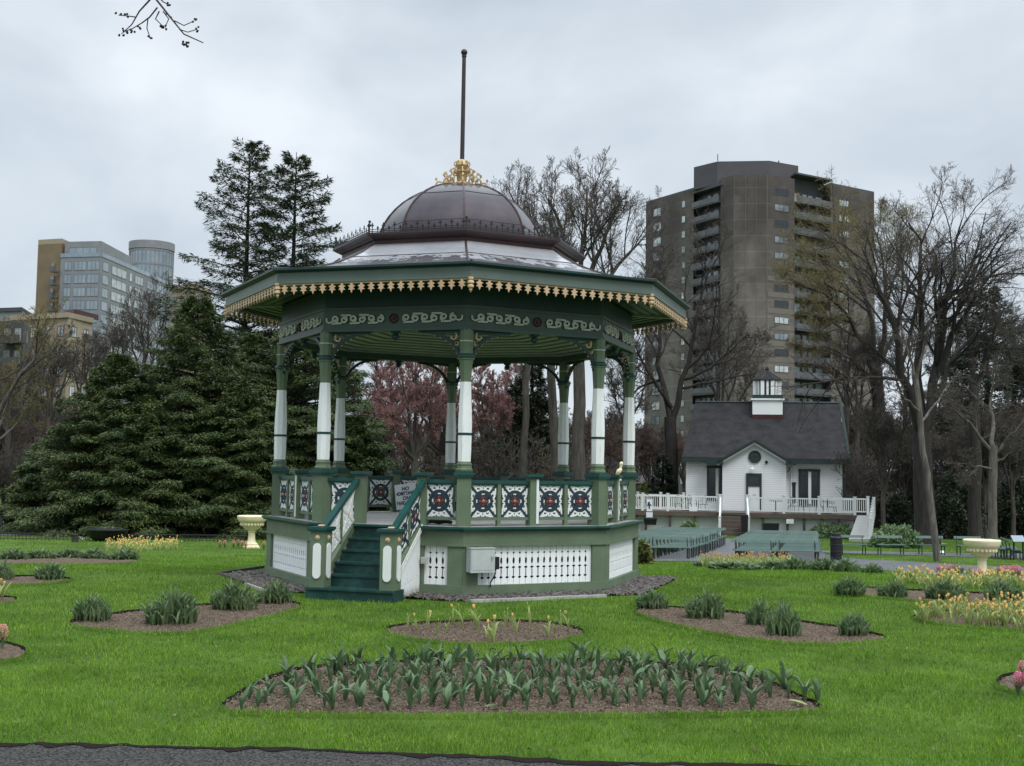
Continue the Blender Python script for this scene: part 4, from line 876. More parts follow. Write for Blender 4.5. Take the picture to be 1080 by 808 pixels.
m_ = MB(); m_.lathe([(rad, g0), (rad, zc - 2.2)], 32, (cyc[0], cyc[1], 0)); m_.build('glass_drum', M['bluepanel'], gbk, smooth=40)
m_ = MB(); m_.lathe([(rad + .3, zc - 2.2), (rad + .3, zc)], 32, (cyc[0], cyc[1], 0)); m_.build('drum_parapet', M['greypanel'], gbk, smooth=40)
m_ = MB()
for k in range(32): a = 2 * PI * k / 32; m_.bx(cyc[0] + rad * math.cos(a) - .12, cyc[0] + rad * math.cos(a) + .12, cyc[1] + rad * math.sin(a) - .12, cyc[1] + rad * math.sin(a) + .12, g0, zc - 2.2)
for f in range(9): m_.lathe([(rad + .12, zc - 2.4 - f * 4.0), (rad + .12, zc - 2.9 - f * 4.0)], 32, (cyc[0], cyc[1], 0))
m_.build('drum_mullions', M['greypanel'], gbk)
# front and side glazing, floor by floor
FHg = 3.25
for f in range(13):
    z1 = z5 - .9 - f * FHg; z0 = z1 - 2.35
    if z0 < g0 + 25: break
    o, u, n, l = wframe(B0, B1)
    for a0, a1, k in ((.10, .28, 2), (.34, .64, 3), (.67, .96, 3)): win(gbk, B0, B1, l * (a0 + a1) / 2, l * (a1 - a0), z0, z1, k, 'bluepanel', 'greypanel', .1)
    o, u, n, l = wframe(B1, B2)
    for a0, a1, k in ((.02, .10, 1), (.14, .34, 3), (.38, .42, 1), (.46, .58, 3), (.64, .74, 2), (.79, .95, 4)): win(gbk, B1, B2, l * (a0 + a1) / 2, l * (a1 - a0), z0, z1, k, 'bluepanel' if (a0 < .1 or a0 > .6) else 'curtain', 'greypanel', .1)
    if f < 7:
        o, u, n, l = wframe(Bl, B0); m_ = MB(); m_.obx(o, u, n, l * .82, l * 1.02, .3, 2.4, z0 - .6, z0 - .2); m_.obx(o, u, n, l * .82, l * 1.02, 2.2, 2.4, z0 - .2, z0 + .8); m_.build('balcony', M['railglass'], gbk); win(gbk, Bl, B0, l * .68, l * .13, z0 + .4, z1 - .2, 1, 'glass', 'beige', .1)
win(gbk, B0 + np.array([.6, .75]), B1 + np.array([-.6, 1.45]), 5, 7.5, z5 + .5, z6 - 1.4, 4, 'bluepanel', 'greypanel', .1)
m_ = MB(); o, u, n, l = wframe(B0, B1); m_.obx(o, u, n, 0, l, .05, .15, z5, z5 + 1.0); o, u, n, l = wframe(B1, B2); m_.obx(o, u, n, 0, l, .05, .15, z5, z5 + 1.0); m_.build('roof_terrace_rail', M['bluepanel'], gbk)
# --- beige block in front of it, charcoal block at the edge, little beige block between the trees
def block(name, label, P, zt_, walls, rows, ncol, wsz, glass='curtain', cornice=None):
    g = float(gz(P[0][1])); r = thing(name, label, 'apartment block', (P[1][0], P[1][1], g)); wallmb(P, g, zt_).build('wall', M[walls], r)
    if cornice: wallmb([P[0] + np.array([-.3, -.3]), P[1] + np.array([0, -.4]), P[2] + np.array([.3, -.2])] + [p for p in P[3:]], zt_, zt_ + .8).build('cornice', M[cornice], r)
    for A, B, nc in ((P[0], P[1], ncol[0]), (P[1], P[2], ncol[1])):
        l = np.linalg.norm(B - A)
        for f in range(rows):
            for c in range(nc): win(r, A, B, l * (c + .5) / nc, wsz[0], zt_ - 2.9 - f * 3.1, zt_ - 2.9 + wsz[1] - f * 3.1, 2, glass, 'metalgrey' if walls != 'slate' else 'beige', .06)
    return r
A0, A1, A2 = pl2(14, 196), pl2(73, 190), pl2(98, 197)
bl = block('beige_block', 'lower beige apartment block with a red terrace rail in front of the glass block', [A0, A1, A2, A2 + np.array([-8, 20.]), A0 + np.array([2, 24.])], zt(73, 335, 190), 'beige', 5, (4, 2), (1.5, 1.7), cornice='beige')
o, u, n, l = wframe(A0 + np.array([6, 3.]), A1 + np.array([0, 3.])); m_ = MB(); zq = zt(73, 335, 190) + .8; m_.obx(o, u, n, 0, l, 0, .1, zq, zq + .9); o, u, n, l = wframe(A1 + np.array([0, 3.]), A2 + np.array([0, 3.])); m_.obx(o, u, n, 0, l, 0, .1, zq, zq + .9); m_.build('terrace_rail', M['maroon'], bl)
A0, A1, A2 = pl2(-60, 178), pl2(26, 172), pl2(34, 182)
bl = block('charcoal_block', 'charcoal brick apartment block with balconies at the left edge', [A0, A1, A2, A2 + np.array([-6, 16.]), A0 + np.array([2, 16.])], zt(26, 338, 172), 'slate', 5, (8, 1), (1.1, 1.8), 'glass')
for f in range(4):
    o, u, n, l = wframe(A0, A1); z0 = zt(26, 338, 172) - 3.3 - f * 3.1; m_ = MB(); m_.obx(o, u, n, l - 3, l + .8, 0, 1.6, z0, z0 + .2); m_.obx(o, u, n, l - 3, l + .8, 1.5, 1.6, z0 + .2, z0 + 1.1); m_.build('balcony', M['slate'], bl)
A0, A1, A2 = pl2(-80, 268), pl2(24, 258), pl2(36, 272)
block('grey_block', 'distant grey block with a dark roof rail behind the charcoal block', [A0, A1, A2, A2 + np.array([-6, 16.]), A0 + np.array([2, 16.])], zt(15, 328, 258), 'greypanel', 3, (10, 2), (1.6, 1.5), 'glass', 'slate')
A0, A1, A2 = pl2(180, 236), pl2(206, 232), pl2(222, 240)
block('tan_block', 'narrow tan block showing between the glass block and the tall conifers', [A0, A1, A2, A2 + np.array([-6, 16.]), A0 + np.array([2, 16.])], zt(206, 304, 232), 'beige', 5, (3, 2), (1.3, 1.6), 'glass', 'beige')
# ------------------------------------------------------------------ white hall
HY = 77.0
hx = lambda px, Y=HY: at(px if px < 806 else 806 + (px - 806) * .905, 505, Y)[0]
hz = lambda py, Y=HY: at(806, py, Y)[2]
hg = float(gz(HY))
hall = thing('garden_hall', 'white clapboard hall with dark shingled roof, gabled porch and roof lantern', 'hall', (hx(806), HY - 1, hg))
x0, x1 = hx(721.5), hx(891); ze = hz(486); zr = hz(427.5, HY + 5)
YB = HY + 10
m_ = MB(); m_.bx(x0, x1, HY, YB, hg, ze); m_.build('wall', M['clap'], hall)
xe0, xe1 = x0 - .25, x1 + .25; xr0 = xe0 + .75
# main roof (hipped at the left end, gabled at the right)
m_ = MB(); ey = HY - .55; by = YB + .55; th = .16; Vr = [(xe0, ey, ze), (xe1, ey, ze), (xe1, by, ze), (xe0, by, ze), (xr0, HY + 5, zr), (xe1 - .1, HY + 5, zr)]
Vr = Vr + [(a, b, c + th) for a, b, c in Vr]
m_.add(Vr, [(6, 7, 11, 10), (8, 9, 10, 11), (9, 6, 10), (7, 8, 11), (0, 4, 5, 1), (2, 5, 4, 3), (3, 4, 0), (1, 5, 2), (0, 1, 7, 6), (1, 2, 8, 7), (2, 3, 9, 8), (3, 0, 6, 9)])
roof = m_.build('roof', M['shingle'], hall)
m_ = MB(); m_.bx(xe0 - .03, xe1 + .03, ey - .06, ey + .10, ze - .16, ze + .12); m_.bx(xe1 - .01, xe1 + .06, ey, by, ze - .12, ze + .2); m_.build('eave_board', M['trimgreen'], hall)
m_ = MB(); rk = np.array([(xe1 + .05, ey, ze + .2), (xe1 + .05, HY + 5, zr + .2)]); m_.tube(rk, .09, 4); m_.tube([(xe1 - .02, HY + 5, zr + .2), (xr0, HY + 5, zr + .2)], .07, 6); m_.build('rake_trim', M['trimgreen'], hall)
# gabled front
gx0, gx1, gxa = hx(763, HY - 1), hx(831, HY - 1), hx(796, HY - 1); zg = hz(468, HY - 1); zge = hz(488, HY - 1)
P = [(gx0, hg), (gx1, hg), (gx1, zge), (gxa, zg), (gx0, zge)]
m_ = MB(); m_.plate(P, (0, HY - 1, 0), (1, 0, 0), ZV, -1.2); m_.build('gable_wall', M['clap'], hall)
gl, gr_ = hx(759, HY - 1.3), hx(840, HY - 1.3); slope = (zg - zge) / (gxa - gx0)
def rake(xa, xb, mat_, th, y0, y1, dz, name):
    za = zg + .06 + dz; f = lambda x: za - abs(x - gxa) * slope; m_ = MB(); Vv = [(xa, y0, f(xa)), (xb, y0, f(xb)), (xb, y1, f(xb)), (xa, y1, f(xa))]; m_.add(Vv + [(a, b, c + th) for a, b, c in Vv], [(3, 2, 1, 0), (4, 5, 6, 7), (0, 1, 5, 4), (1, 2, 6, 5), (2, 3, 7, 6), (3, 0, 4, 7)]); return m_.build(name, mat_, hall)
yb_ = HY + 2.5
for xa, xb in ((gl, gxa), (gxa, gx1 + .25)):
    rake(xa, xb, M['shingle'], .10, HY - 1.4, yb_, .10, 'gable_roof'); rake(xa, xb, M['trimgreen'], .17, HY - 1.46, HY - 1.32, .02, 'gable_trim'); rake(xa, xb, M['white'], .10, HY - 1.36, HY - 1.26, -.10, 'gable_trim')
for a, c in ((gl - .7, gl + .35), (gx1 - .05, gx1 + .6)): m_ = MB(); m_.bx(a, c, HY - 1.46, HY - .5, zge - .12, zge + .12); m_.build('eave_return', M['trimgreen'], hall)
# round window, door, windows
def disc(mb, c, r0, r1, t, n=20, y=0):
    a = np.linspace(0, 2 * PI, n + 1); mb.ribbon(np.stack([(r0 + r1) / 2 * np.cos(a), (r0 + r1) / 2 * np.sin(a)], 1), r1 - r0, c, (1, 0, 0), ZV, t)
m_ = MB(); c = (gxa + .02, HY - 1.0, hz(482, HY - 1)); disc(m_, c, .26, .40, .09); rw = m_.build('round_window', M['trimgreen'], hall)
m_ = MB(); a = np.linspace(0, 2 * PI, 20, endpoint=False); m_.plate(list(zip(.28 * np.cos(a), .28 * np.sin(a))), c, (1, 0, 0), ZV, .02); m_.build('pane', M['darkglass'], rw)
m_ = MB(); m_.bx(c[0] - .26, c[0] + .26, c[1] - .05, c[1] - .02, c[2] - .02, c[2] + .02); m_.bx(c[0] - .02, c[0] + .02, c[1] - .052, c[1] - .022, c[2] - .26, c[2] + .26); m_.build('glazing_bar', M['trimgreen'], rw)
dz = hz(544.5, HY - 1); y = HY - 1.2
dx0, dx1 = hx(787.5, HY - 1), hx(803.5, HY - 1); dt = hz(499.5, HY - 1); dm_ = hz(513, HY - 1)
m_ = MB(); yf = HY - 1.1; m_.bx(dx0, dx0 + .13, yf, yf + .12, dz, dt); m_.bx(dx1 - .13, dx1, yf, yf + .12, dz, dt); m_.bx(dx0, dx1, yf + .004, yf + .12, dt - .13, dt + .003); m_.bx(dx0, dx1, yf + .004, yf + .12, dm_ - .02, dm_ + .06); fr = m_.build('door_frame', M['trimgreen'], hall)
m_ = MB(); m_.bx(dx0 + .13, dx1 - .13, yf + .05, yf + .11, dz, dm_); dr = m_.build('door', M['white'], hall)
m_ = MB(); m_.ball((dx0 + .22, yf + .03, dz + 1.0), .05, 8, 6); m_.build('handle', M['iron'], dr)
m_ = MB(); m_.bx(dx0 + .4, dx0 + .62, yf + .042, yf + .052, dz + 1.28, dz + 1.36); m_.build('door_notice', M['boxgrey'], dr)
m_ = MB(); m_.bx(dx0 + .13, dx1 - .13, yf + .07, yf + .10, dm_ + .06, dt - .13); m_.build('transom', M['darkglass'], fr)
def hwin(pa, pb, ya, yb2, Y=HY, mull=True):
    a, b_, z0, z1 = hx(pa, Y), hx(pb, Y), hz(yb2, Y), hz(ya, Y); yf = Y - .08
    m_ = MB(); m_.bx(a - .03, b_ + .03, yf - .05, yf + .1, z1 - .10, z1 + .06); m_.bx(a, a + .12, yf, yf + .1, z0, z1 - .1); m_.bx(b_ - .12, b_, yf, yf + .1, z0, z1 - .1); m_.bx(a, b_, yf + .003, yf + .1, z0 - .08, z0 + .06)
    f_ = m_.build('window', M['trimgreen'], hall); m_ = MB(); m_.bx(a + .1, b_ - .1, yf + .04, yf + .075, z0 + .03, z1 - .08); m_.build('pane', M['darkglass'], f_)
    if mull:
        m_ = MB(); c = a + (b_ - a) * (.52 if b_ - a > 1.2 else .66); m_.bx(c - .09, c + .09, yf - .01, yf + .1, z0 + .02, z1 - .08); m_.build('mullion', M['white'], f_)
    m_ = MB()
    for i in range(1, 5): z = z0 + (z1 - z0) * i / 5; m_.bx(a + .1, b_ - .1, yf + .03, yf + .05, z - .015, z + .015)
    m_.build('glazing_bar', M['trimgreen'], f_)
hwin(743.5, 759.5, 493, 528); hwin(841, 864.5, 495, 531); hwin(834, 837.5, 509, 528, HY, False)
# right corner board, downpipe
m_ = MB(); m_.bx(x1 - .08, x1 + .05, HY - .05, HY + .1, hg, ze - .15); m_.build('corner_board', M['trimgreen'], hall)
m_ = MB(); q = hx(832.5); m_.tube([(q, HY - .06, hg + .5), (q, HY - .06, ze - .3)], .05, 6); m_.build('downpipe', M['white'], hall)
# lamps on the wall
m_ = MB(); c = np.array([hx(794.5, HY - 1.2), HY - 1.25, hz(494, HY - 1.2)]); m_.lathe([(.02, .1), (.05, .06), (.16, -.05), (.15, -.05)], 10, c); m_.tube([c + [0, 0, .1], c + [0, .12, .16], c + [0, .25, .12]], .02, 5); m_.build('door_lamp', M['white'], hall)
m_ = MB(); c = np.array([hx(833, HY - .6), HY - .6, hz(494, HY)]); t = np.linspace(0, PI, 9); m_.tube([c + [-.3 - .3 * math.cos(x), 0, -.25 * math.sin(x)] for x in t], .025, 5); m_.tube([c, c + [0, .6, 0]], .03, 5); m_.ball(c + [-.62, 0, .02], .09, 8, 6); m_.build('bracket_lamp', M['iron'], hall)
m_ = MB(); c = (hx(809, HY - 1.1), HY - 1.12, hz(487.5, HY - 1)); m_.lathe([(.02, -.1), (.09, -.06), (.09, .05), (.02, .1)], 8, c); m_.build('floodlight', M['iron'], hall)
# lantern
LY = HY + 4.3
lx = lambda px: at(px, 420, LY)[0]; lz = lambda py: at(806, py, LY)[2]; lc = lx(806.8) - 1.0
hw = (lx(822) - lx(791.8)) / 2
m_ = MB(); m_.bx(lc - hw, lc + hw, LY - hw, LY + hw, lz(438), lz(423)); cu = m_.build('lantern_base', M['white'], hall)
m_ = MB(); m_.bx(lc - hw - .03, lc + hw + .03, LY - hw - .03, LY + hw + .03, lz(448), lz(438)); m_.build('lantern_skirt', M['maroon'], cu)
m_ = MB(); m_.bx(lc - hw - .12, lc + hw + .12, LY - hw - .12, LY + hw + .12, lz(423), lz(421.3)); m_.build('lantern_cornice', M['white'], cu)
m_ = MB(); m_.bx(lc - hw - .02, lc + hw + .02, LY - hw - .02, LY + hw + .02, lz(421.3), lz(417.5)); m_.build('lantern_sill', M['trimgreen'], cu)
rl = (lx(820.5) - lx(793.5)) / 2
m_ = MB(); m_.lathe([(rl * .93, lz(417.6)), (rl * .93, lz(402))], 8, (lc, LY, 0), PI / 8); m_.build('lantern_glass', M['darkglass'], cu)
m_ = MB()
for k in range(8):
    a = PI / 8 + k * PI / 4; p = (lc + rl * math.cos(a), LY + rl * math.sin(a)); m_.bx(p[0] - .12, p[0] + .12, p[1] - .12, p[1] + .12, lz(417.6), lz(402))
    a2 = k * PI / 4; q = (lc + rl * .95 * math.cos(a2), LY + rl * .95 * math.sin(a2)); m_.bx(q[0] - .07, q[0] + .07, q[1] - .07, q[1] + .07, lz(417.5), lz(402.2))
m_.build('lantern_posts', M['white'], cu)
m_ = MB(); m_.lathe([(rl * 1.22, lz(402.2)), (rl * 1.2, lz(401)), (.12, lz(391.5)), (.12, lz(390)), (.16, lz(389.5)), (.02, lz(387))], 8, (lc, LY, 0), PI / 8); m_.build('lantern_roof', M['shingle'], cu)
m_ = MB()
for k in range(8): a = PI / 8 + k * PI / 4; m_.tube([(lc + rl * 1.21 * math.cos(a), LY + rl * 1.21 * math.sin(a), lz(400.8)), (lc + .13 * math.cos(a), LY + .13 * math.sin(a), lz(391.3))], .022, 4)
m_.build('lantern_hip', M['metalgrey'], cu)
# deck
DY = 72.0; dzf = at(806, 541.5, DY)[2]; dx_ = lambda px: at(px, 541, DY)[0]; gd = float(gz(DY))
dk = thing('hall_terrace', 'raised brown wooden terrace with white skirting, front stairs and side ramp before the hall', 'terrace', (hall.location.x, hall.location.y, hg))
m_ = MB(); XL, XR = dx_(640), dx_(914.5); sx0, sx1 = dx_(776), dx_(803.5)
m_.bx(XL, XR, DY + .02, HY - 1.1, dzf - .12, dzf); m_.bx(XL, sx0, DY - .02, DY + .03, dzf - .26, dzf - .004); m_.bx(sx1, XR, DY - .02, DY + .03, dzf - .26, dzf - .004); m_.build('floor', M['deckbrown'], dk)
m_ = MB(); m_.bx(XL, XR - .1, DY + .5, DY + .6, gd - .2, dzf - .13); m_.build('skirting', M['white'], dk)
m_ = MB()
for px in (640, 655, 681, 687, 697.5, 723, 749, 820, 845, 862, 880, 897, 913): x = dx_(px); m_.bx(x - .07, x + .07, DY + .05, DY + .2, gd - .2, dzf - .12)
m_.build('support_posts', M['timber'], dk)
for i in range(6):
    z = dzf - (i + 1) * (dzf - gd) / 6; m_ = MB(); m_.bx(sx0 + .05, sx1 - .05, DY - .28 * (i + 1), DY - .28 * i + .02, gd - .1, z); m_.build('stair_tread', M['deckbrown'], dk)
m_ = MB(); rx0, rx1 = dx_(915.5), dx_(931); Vv = [(rx0, DY + .2, dzf), (rx1, DY + .2, dzf), (rx1 - .9, DY - 5.5, gd + .25), (rx0 - 1.1, DY - 5.5, gd + .25)]; m_.add(Vv + [(a, b_, gd - .3) for a, b_, c in Vv], [(0, 1, 2, 3), (4, 5, 6, 7), (0, 1, 5, 4), (1, 2, 6, 5), (2, 3, 7, 6), (3, 0, 4, 7)]); m_.build('ramp', M['concrete'], dk)
# white railings, one thing per run
def railing(label, pts, posts=None, h=.95, step=1.55):
    base = pts[0]; r = thing('white_railing', label, 'railing', base, 0, None); up = MB(); bl_ = MB(); po = MB()
    for a, b_ in zip(pts[:-1], pts[1:]):
        a, b_ = np.array(a), np.array(b_); d = b_ - a; l = np.linalg.norm(d[:2]); u = np.array([d[0] / l, d[1] / l, 0]); n = np.array([u[1], -u[0], 0]); k = max(1, round(l / step)); sl = d[2] / l
        def bar(mb, z0, z1, w_):
            Vv = [a + n * s * w_ + ZV * z for z in (z0, z1) for s in (-1, 1)] + [b_ + n * s * w_ + ZV * z for z in (z0, z1) for s in (-1, 1)]
            mb.add(Vv, [(0, 1, 3, 2), (4, 5, 7, 6), (0, 1, 5, 4), (2, 3, 7, 6), (0, 2, 6, 4), (1, 3, 7, 5)])
        bar(up, h - .08, h, .045); bar(up, .10, .17, .03)
        nb = int(l / .125)
        for i in range(1, nb): q = a + d * i / nb; bl_.bx(q[0] - .02, q[0] + .02, q[1] - .02, q[1] + .02, q[2] + .16, q[2] + h - .07)
        for i in range(k + 1):
            q = a + d * i / k; po = MB(); po.bx(q[0] - .075, q[0] + .075, q[1] - .075, q[1] + .075, q[2] - .05, q[2] + h + .10); po.bx(q[0] - .10, q[0] + .10, q[1] - .10, q[1] + .10, q[2] + h + .10, q[2] + h + .14); po.build('post', M['white'], r)
    up.build('rail', M['white'], r); bl_.build('balusters', M['white'], r); return r
railing('white baluster railing along the terrace left of the hall stairs', [(dx_(640), DY + .1, dzf), (sx0 - .1, DY + .1, dzf)])
railing('white baluster railing along the terrace right of the hall stairs', [(sx1 + .1, DY + .1, dzf), (XR - .1, DY + .1, dzf)], step=1.8)
railing('short white railing on the left side of the hall stairs', [(sx0, DY - .1, dzf), (sx0 - .05, DY - 1.75, gd + .1)], step=2)
railing('short white railing on the right side of the hall stairs', [(sx1, DY - .1, dzf), (sx1 + .05, DY - 1.75, gd + .1)], step=2)
railing('white railing closing the terrace behind the ramp', [(dx_(896), DY + 2.6, dzf), (rx1, DY + 2.6, dzf)])
railing('white sloping railing on the outer side of the ramp', [(rx1 + .05, DY + .2, dzf), (rx1 - .85, DY - 5.3, gd + .3)], step=.75)
railing('white railing at the rear left of the terrace', [(dx_(660), DY + 3.2, dzf), (x0 - .1, DY + 3.2, dzf)])
# chairs and tables on the terrace
def patio_chair(loc, rz, label):
    t = thing('patio_chair', label, 'chair', loc, rz, 'patio chairs on the terrace')
    m_ = MB(); m_.bx(-.23, .23, -.23, .23, .42, .46); m_.build('seat', M['iron'], t, local=True)
    m_ = MB(); a = np.linspace(0, PI, 10); m_.tube([(.23 * math.cos(x), .22, .55 + .40 * math.sin(x) ** .8) for x in a], .02, 5)
    for x in (-.13, -.05, .05, .13): m_.tube([(x, .22, .46), (x, .22, .90)], .012, 4)
    m_.build('backrest', M['iron'], t, local=True)
    for sx_ in (-1, 1):
        for sy in (-1, 1): m_ = MB(); m_.tube([(sx_ * .21, sy * .21, .43), (sx_ * .25, sy * .25, 0)], .018, 5); m_.build('leg', M['iron'], t, local=True)
        m_ = MB(); m_.tube([(sx_ * .23, .22, .66), (sx_ * .26, -.1, .66), (sx_ * .25, -.2, .44)], .016, 5); m_.build('arm', M['iron'], t, local=True)
    return t
CHL = ['leftmost, beside the railing end', 'left of the stairs, turned to the hall', 'left of the stairs, facing the window', 'just right of the window left of the door', 'in front of the right window', 'under the right window, turned sideways', 'between the right window and the corner', 'by the right corner of the hall', 'at the far right end of the terrace']
first = None
for (px, dy, rz), lb in zip(((679, 1.0, .6), (690, 1.8, -.5), (729, .8, .2), (741, 1.3, 2.4), (755, .8, -.4), (846, 1.2, .5), (858, .9, 2.2), (873, 1.1, -.2), (886, .8, 1.2)), CHL):
    p = (at(px, 541, DY + dy)[0], DY + dy, dzf); lb = 'black metal patio chair on the terrace, ' + lb
    if first is None: first = patio_chair(p, rz, lb)
    else: dup(first, p, rz, lb)
first = None
for (px, dy), lb in zip(((684, 1.4), (736, 1.6), (829, 1.0), (880, 1.6)), ('between the chairs at the far left of the terrace', 'between the chairs before the left window', 'beside the right of the stairs', 'between the chairs at the right corner of the hall')):
    p = (at(px, 541, DY + dy)[0], DY + dy, dzf); lb = 'small round black patio table ' + lb
    if first is None:
        first = t = thing('patio_table', lb, 'table', p, 0, 'patio tables on the terrace'); m_ = MB(); m_.lathe([(.38, .70), (.40, .71), (.40, .73), (.38, .74)], 16); m_.build('tabletop', M['iron'], t, local=True)
        m_ = MB(); m_.lathe([(.24, 0), (.22, .03), (.03, .06), (.03, .70)], 10); m_.build('pedestal', M['iron'], t, local=True)
    else: dup(first, p, 0, lb)
def notice(label, pxa, pxb, pya, pyb, Y, mk=False):
    a, b_ = at(pxa, pya, Y), at(pxb, pyb, Y); c = (a + b_) / 2; t = thing('notice', label, 'notice', c)
    m_ = MB(); m_.bx(a[0], b_[0], Y - .02, Y + .02, b_[2], a[2]); m_.build('board', M['signwhite'], t)
    if mk:
        m_ = MB(); w_ = (b_[0] - a[0]); m_.plate([(-.10, .18), (.02, .22), (.02, .08), (.12, .02), (.14, -.04), (.03, -.02), (.02, -.22), (-.05, -.22), (-.06, -.02), (-.14, -.10)], (c[0], Y - .022, c[2]), (1, 0, 0), ZV, .006); m_.build('symbol', M['ink'], t)
notice('white notice with a dark figure symbol on the railing left of the hall', 698.5, 704.5, 527.5, 540.5, DY - .02, True)
notice('white board hung below the terrace edge under the figure notice', 698, 705, 541.5, 547, DY - .05)
notice('small white notice on the left railing below the hall window', 743.5, 752, 535.5, 540, DY - .02)
notice('white board hung below the terrace edge right of the stairs', 844, 851.5, 547.5, 552.5, DY - .08)
def blackbox(label, pxa, pxb, pya, pyb, Y, rim=.05):
    a, b_ = at(pxa, pya, Y), at(pxb, pyb, Y); c = ((a[0] + b_[0]) / 2, Y, b_[2]); w_, h = (b_[0] - a[0]) / 2, a[2] - b_[2]; t = thing('planter_box', label, 'planter', c)
    m_ = MB(); m_.prism([(-w_ * .86, -.3), (w_ * .86, -.3), (w_ * .86, .3), (-w_ * .86, .3)], 0, h - .1, 0, [(-w_ * .96, -.34), (w_ * .96, -.34), (w_ * .96, .34), (-w_ * .96, .34)]); m_.build('tub', M['black'], t, local=True)
    m_ = MB(); m_.bx(-w_, w_, -.37, .37, h - .1, h); m_.build('rim', M['black'], t, local=True)
blackbox('long black planter box under the terrace below the figure notice', 698.5, 712.5, 547.5, 555, 71.2)
blackbox('tall black planter box right beside the hall stairs', 804.5, 812, 543.5, 562, 70.2)
blackbox('wide black planter box behind the green benches right of the stairs', 834, 851, 552, 566, 68.5)
# the hall and all that stands on its terrace face the camera at a slight angle
HROT = math.radians(-12); HPV = np.array(hall.location)[:2]
for o in list(COL.objects):
    if o.parent is None and o.name.split('.')[0] in ('garden_hall', 'hall_terrace', 'white_railing', 'patio_chair', 'patio_table', 'notice', 'planter_box'):
        d = np.array(o.location)[:2] - HPV; c_, s_ = math.cos(HROT), math.sin(HROT); o.location = (HPV[0] + c_ * d[0] - s_ * d[1], HPV[1] + s_ * d[0] + c_ * d[1], o.location.z); o.rotation_euler.z += HROT
# ------------------------------------------------------------------ little house with dormer behind the bandstand
y = 105; g = float(gz(y)); q = at(668, 494, y); hs = thing('distant_house', 'low grey shingled house with a small dormer seen right of the bandstand', 'house', (q[0], y, g))
xa, xb = at(640, 494, y)[0], at(712, 494, y)[0]; ze2 = at(690, 510, y)[2]; zr2 = at(690, 478, y + 6)[2]
M['greyroof'] = lined(mat('grey_roof', (0.105, 0.098, 0.105), 0.8, 0.2, 1.0), 'Z', 0.3, 0.8, .2)
m_ = MB(); m_.bx(xa + .4, xb - .4, y, y + 12, g, ze2); m_.build('wall', M['timber'], hs)
m_ = MB(); Vv = [(xa, y - .5, ze2), (xb, y - .5, ze2), (xb, y + 12.5, ze2), (xa, y + 12.5, ze2), (xa + .5, y + 6, zr2), (xb - .5, y + 6, zr2)]; m_.add(Vv, [(0, 1, 5, 4), (1, 2, 5), (2, 3, 4, 5), (3, 0, 4), (0, 3, 2, 1)]); rf2 = m_.build('roof', M['greyroof'], hs)
c = at(689.5, 492, y + 2.4); m_ = MB(); m_.bx(c[0] - .30, c[0] + .30, c[1] - .1, c[1] + 2.5, c[2] - .3, c[2] + .2); dmr = m_.build('dormer', M['white'], rf2)
m_ = MB(); m_.bx(c[0] - .17, c[0] + .17, c[1] - .13, c[1] - .09, c[2] - .18, c[2] + .12); m_.build('pane', M['darkglass'], rf2)
m_ = MB(); m_.add([(c[0] - .42, c[1] - .25, c[2] + .2), (c[0] + .42, c[1] - .25, c[2] + .2), (c[0] + .42, c[1] + 2.5, c[2] + .2), (c[0] - .42, c[1] + 2.5, c[2] + .2), (c[0], c[1] - .25, c[2] + .75), (c[0], c[1] + 2.5, c[2] + .75)], [(0, 1, 4), (2, 3, 5), (1, 2, 5, 4), (3, 0, 4, 5), (0, 3, 2, 1)]); m_.build('dormer_roof', M['greyroof'], rf2)
# ------------------------------------------------------------------ trees
def nrm(a): return a / (np.linalg.norm(a, axis=-1, keepdims=True) + 1e-9)
def tubes(P, R, n):
    """P (B,K,3), R (B,K) -> vertices, quads"""
    B, K, _ = P.shape; d = nrm(np.gradient(P, axis=1)); ref = np.where(np.abs(d[:, :1, 2:3]) < .9, np.array([0, 0, 1.]), np.array([1., 0, 0])); ref = np.broadcast_to(ref, d.shape)
    x = nrm(np.cross(d, ref)); y = np.cross(d, x); t = 2 * PI * np.arange(n) / n
    V = P[:, :, None, :] + (x[:, :, None, :] * np.cos(t)[None, None, :, None] + y[:, :, None, :] * np.sin(t)[None, None, :, None]) * R[:, :, None, None]
    b = np.arange(B)[:, None, None] * K * n; k = np.arange(K - 1)[None, :, None] * n; j = np.arange(n)[None, None, :]; j2 = (j + 1) % n
    F = np.stack([b + k + j, b + k + j2, b + k + n + j2, b + k + n + j], -1).reshape(-1, 4); return V.reshape(-1, 3), F
def grow(r, S, D, L, K, up, wig, droop=0.0):
    B = len(S); P = np.empty((B, K, 3)); P[:, 0] = S; d = nrm(D); w_ = np.zeros((B, 3))
    for k in range(1, K):
        w_ = 0.5 * w_ + r.normal(0, 1, (B, 3)) * wig; d = nrm(d + w_ + np.array([0, 0, up - droop * k / K])); P[:, k] = P[:, k - 1] + d * (L / (K - 1))[:, None]
    return P
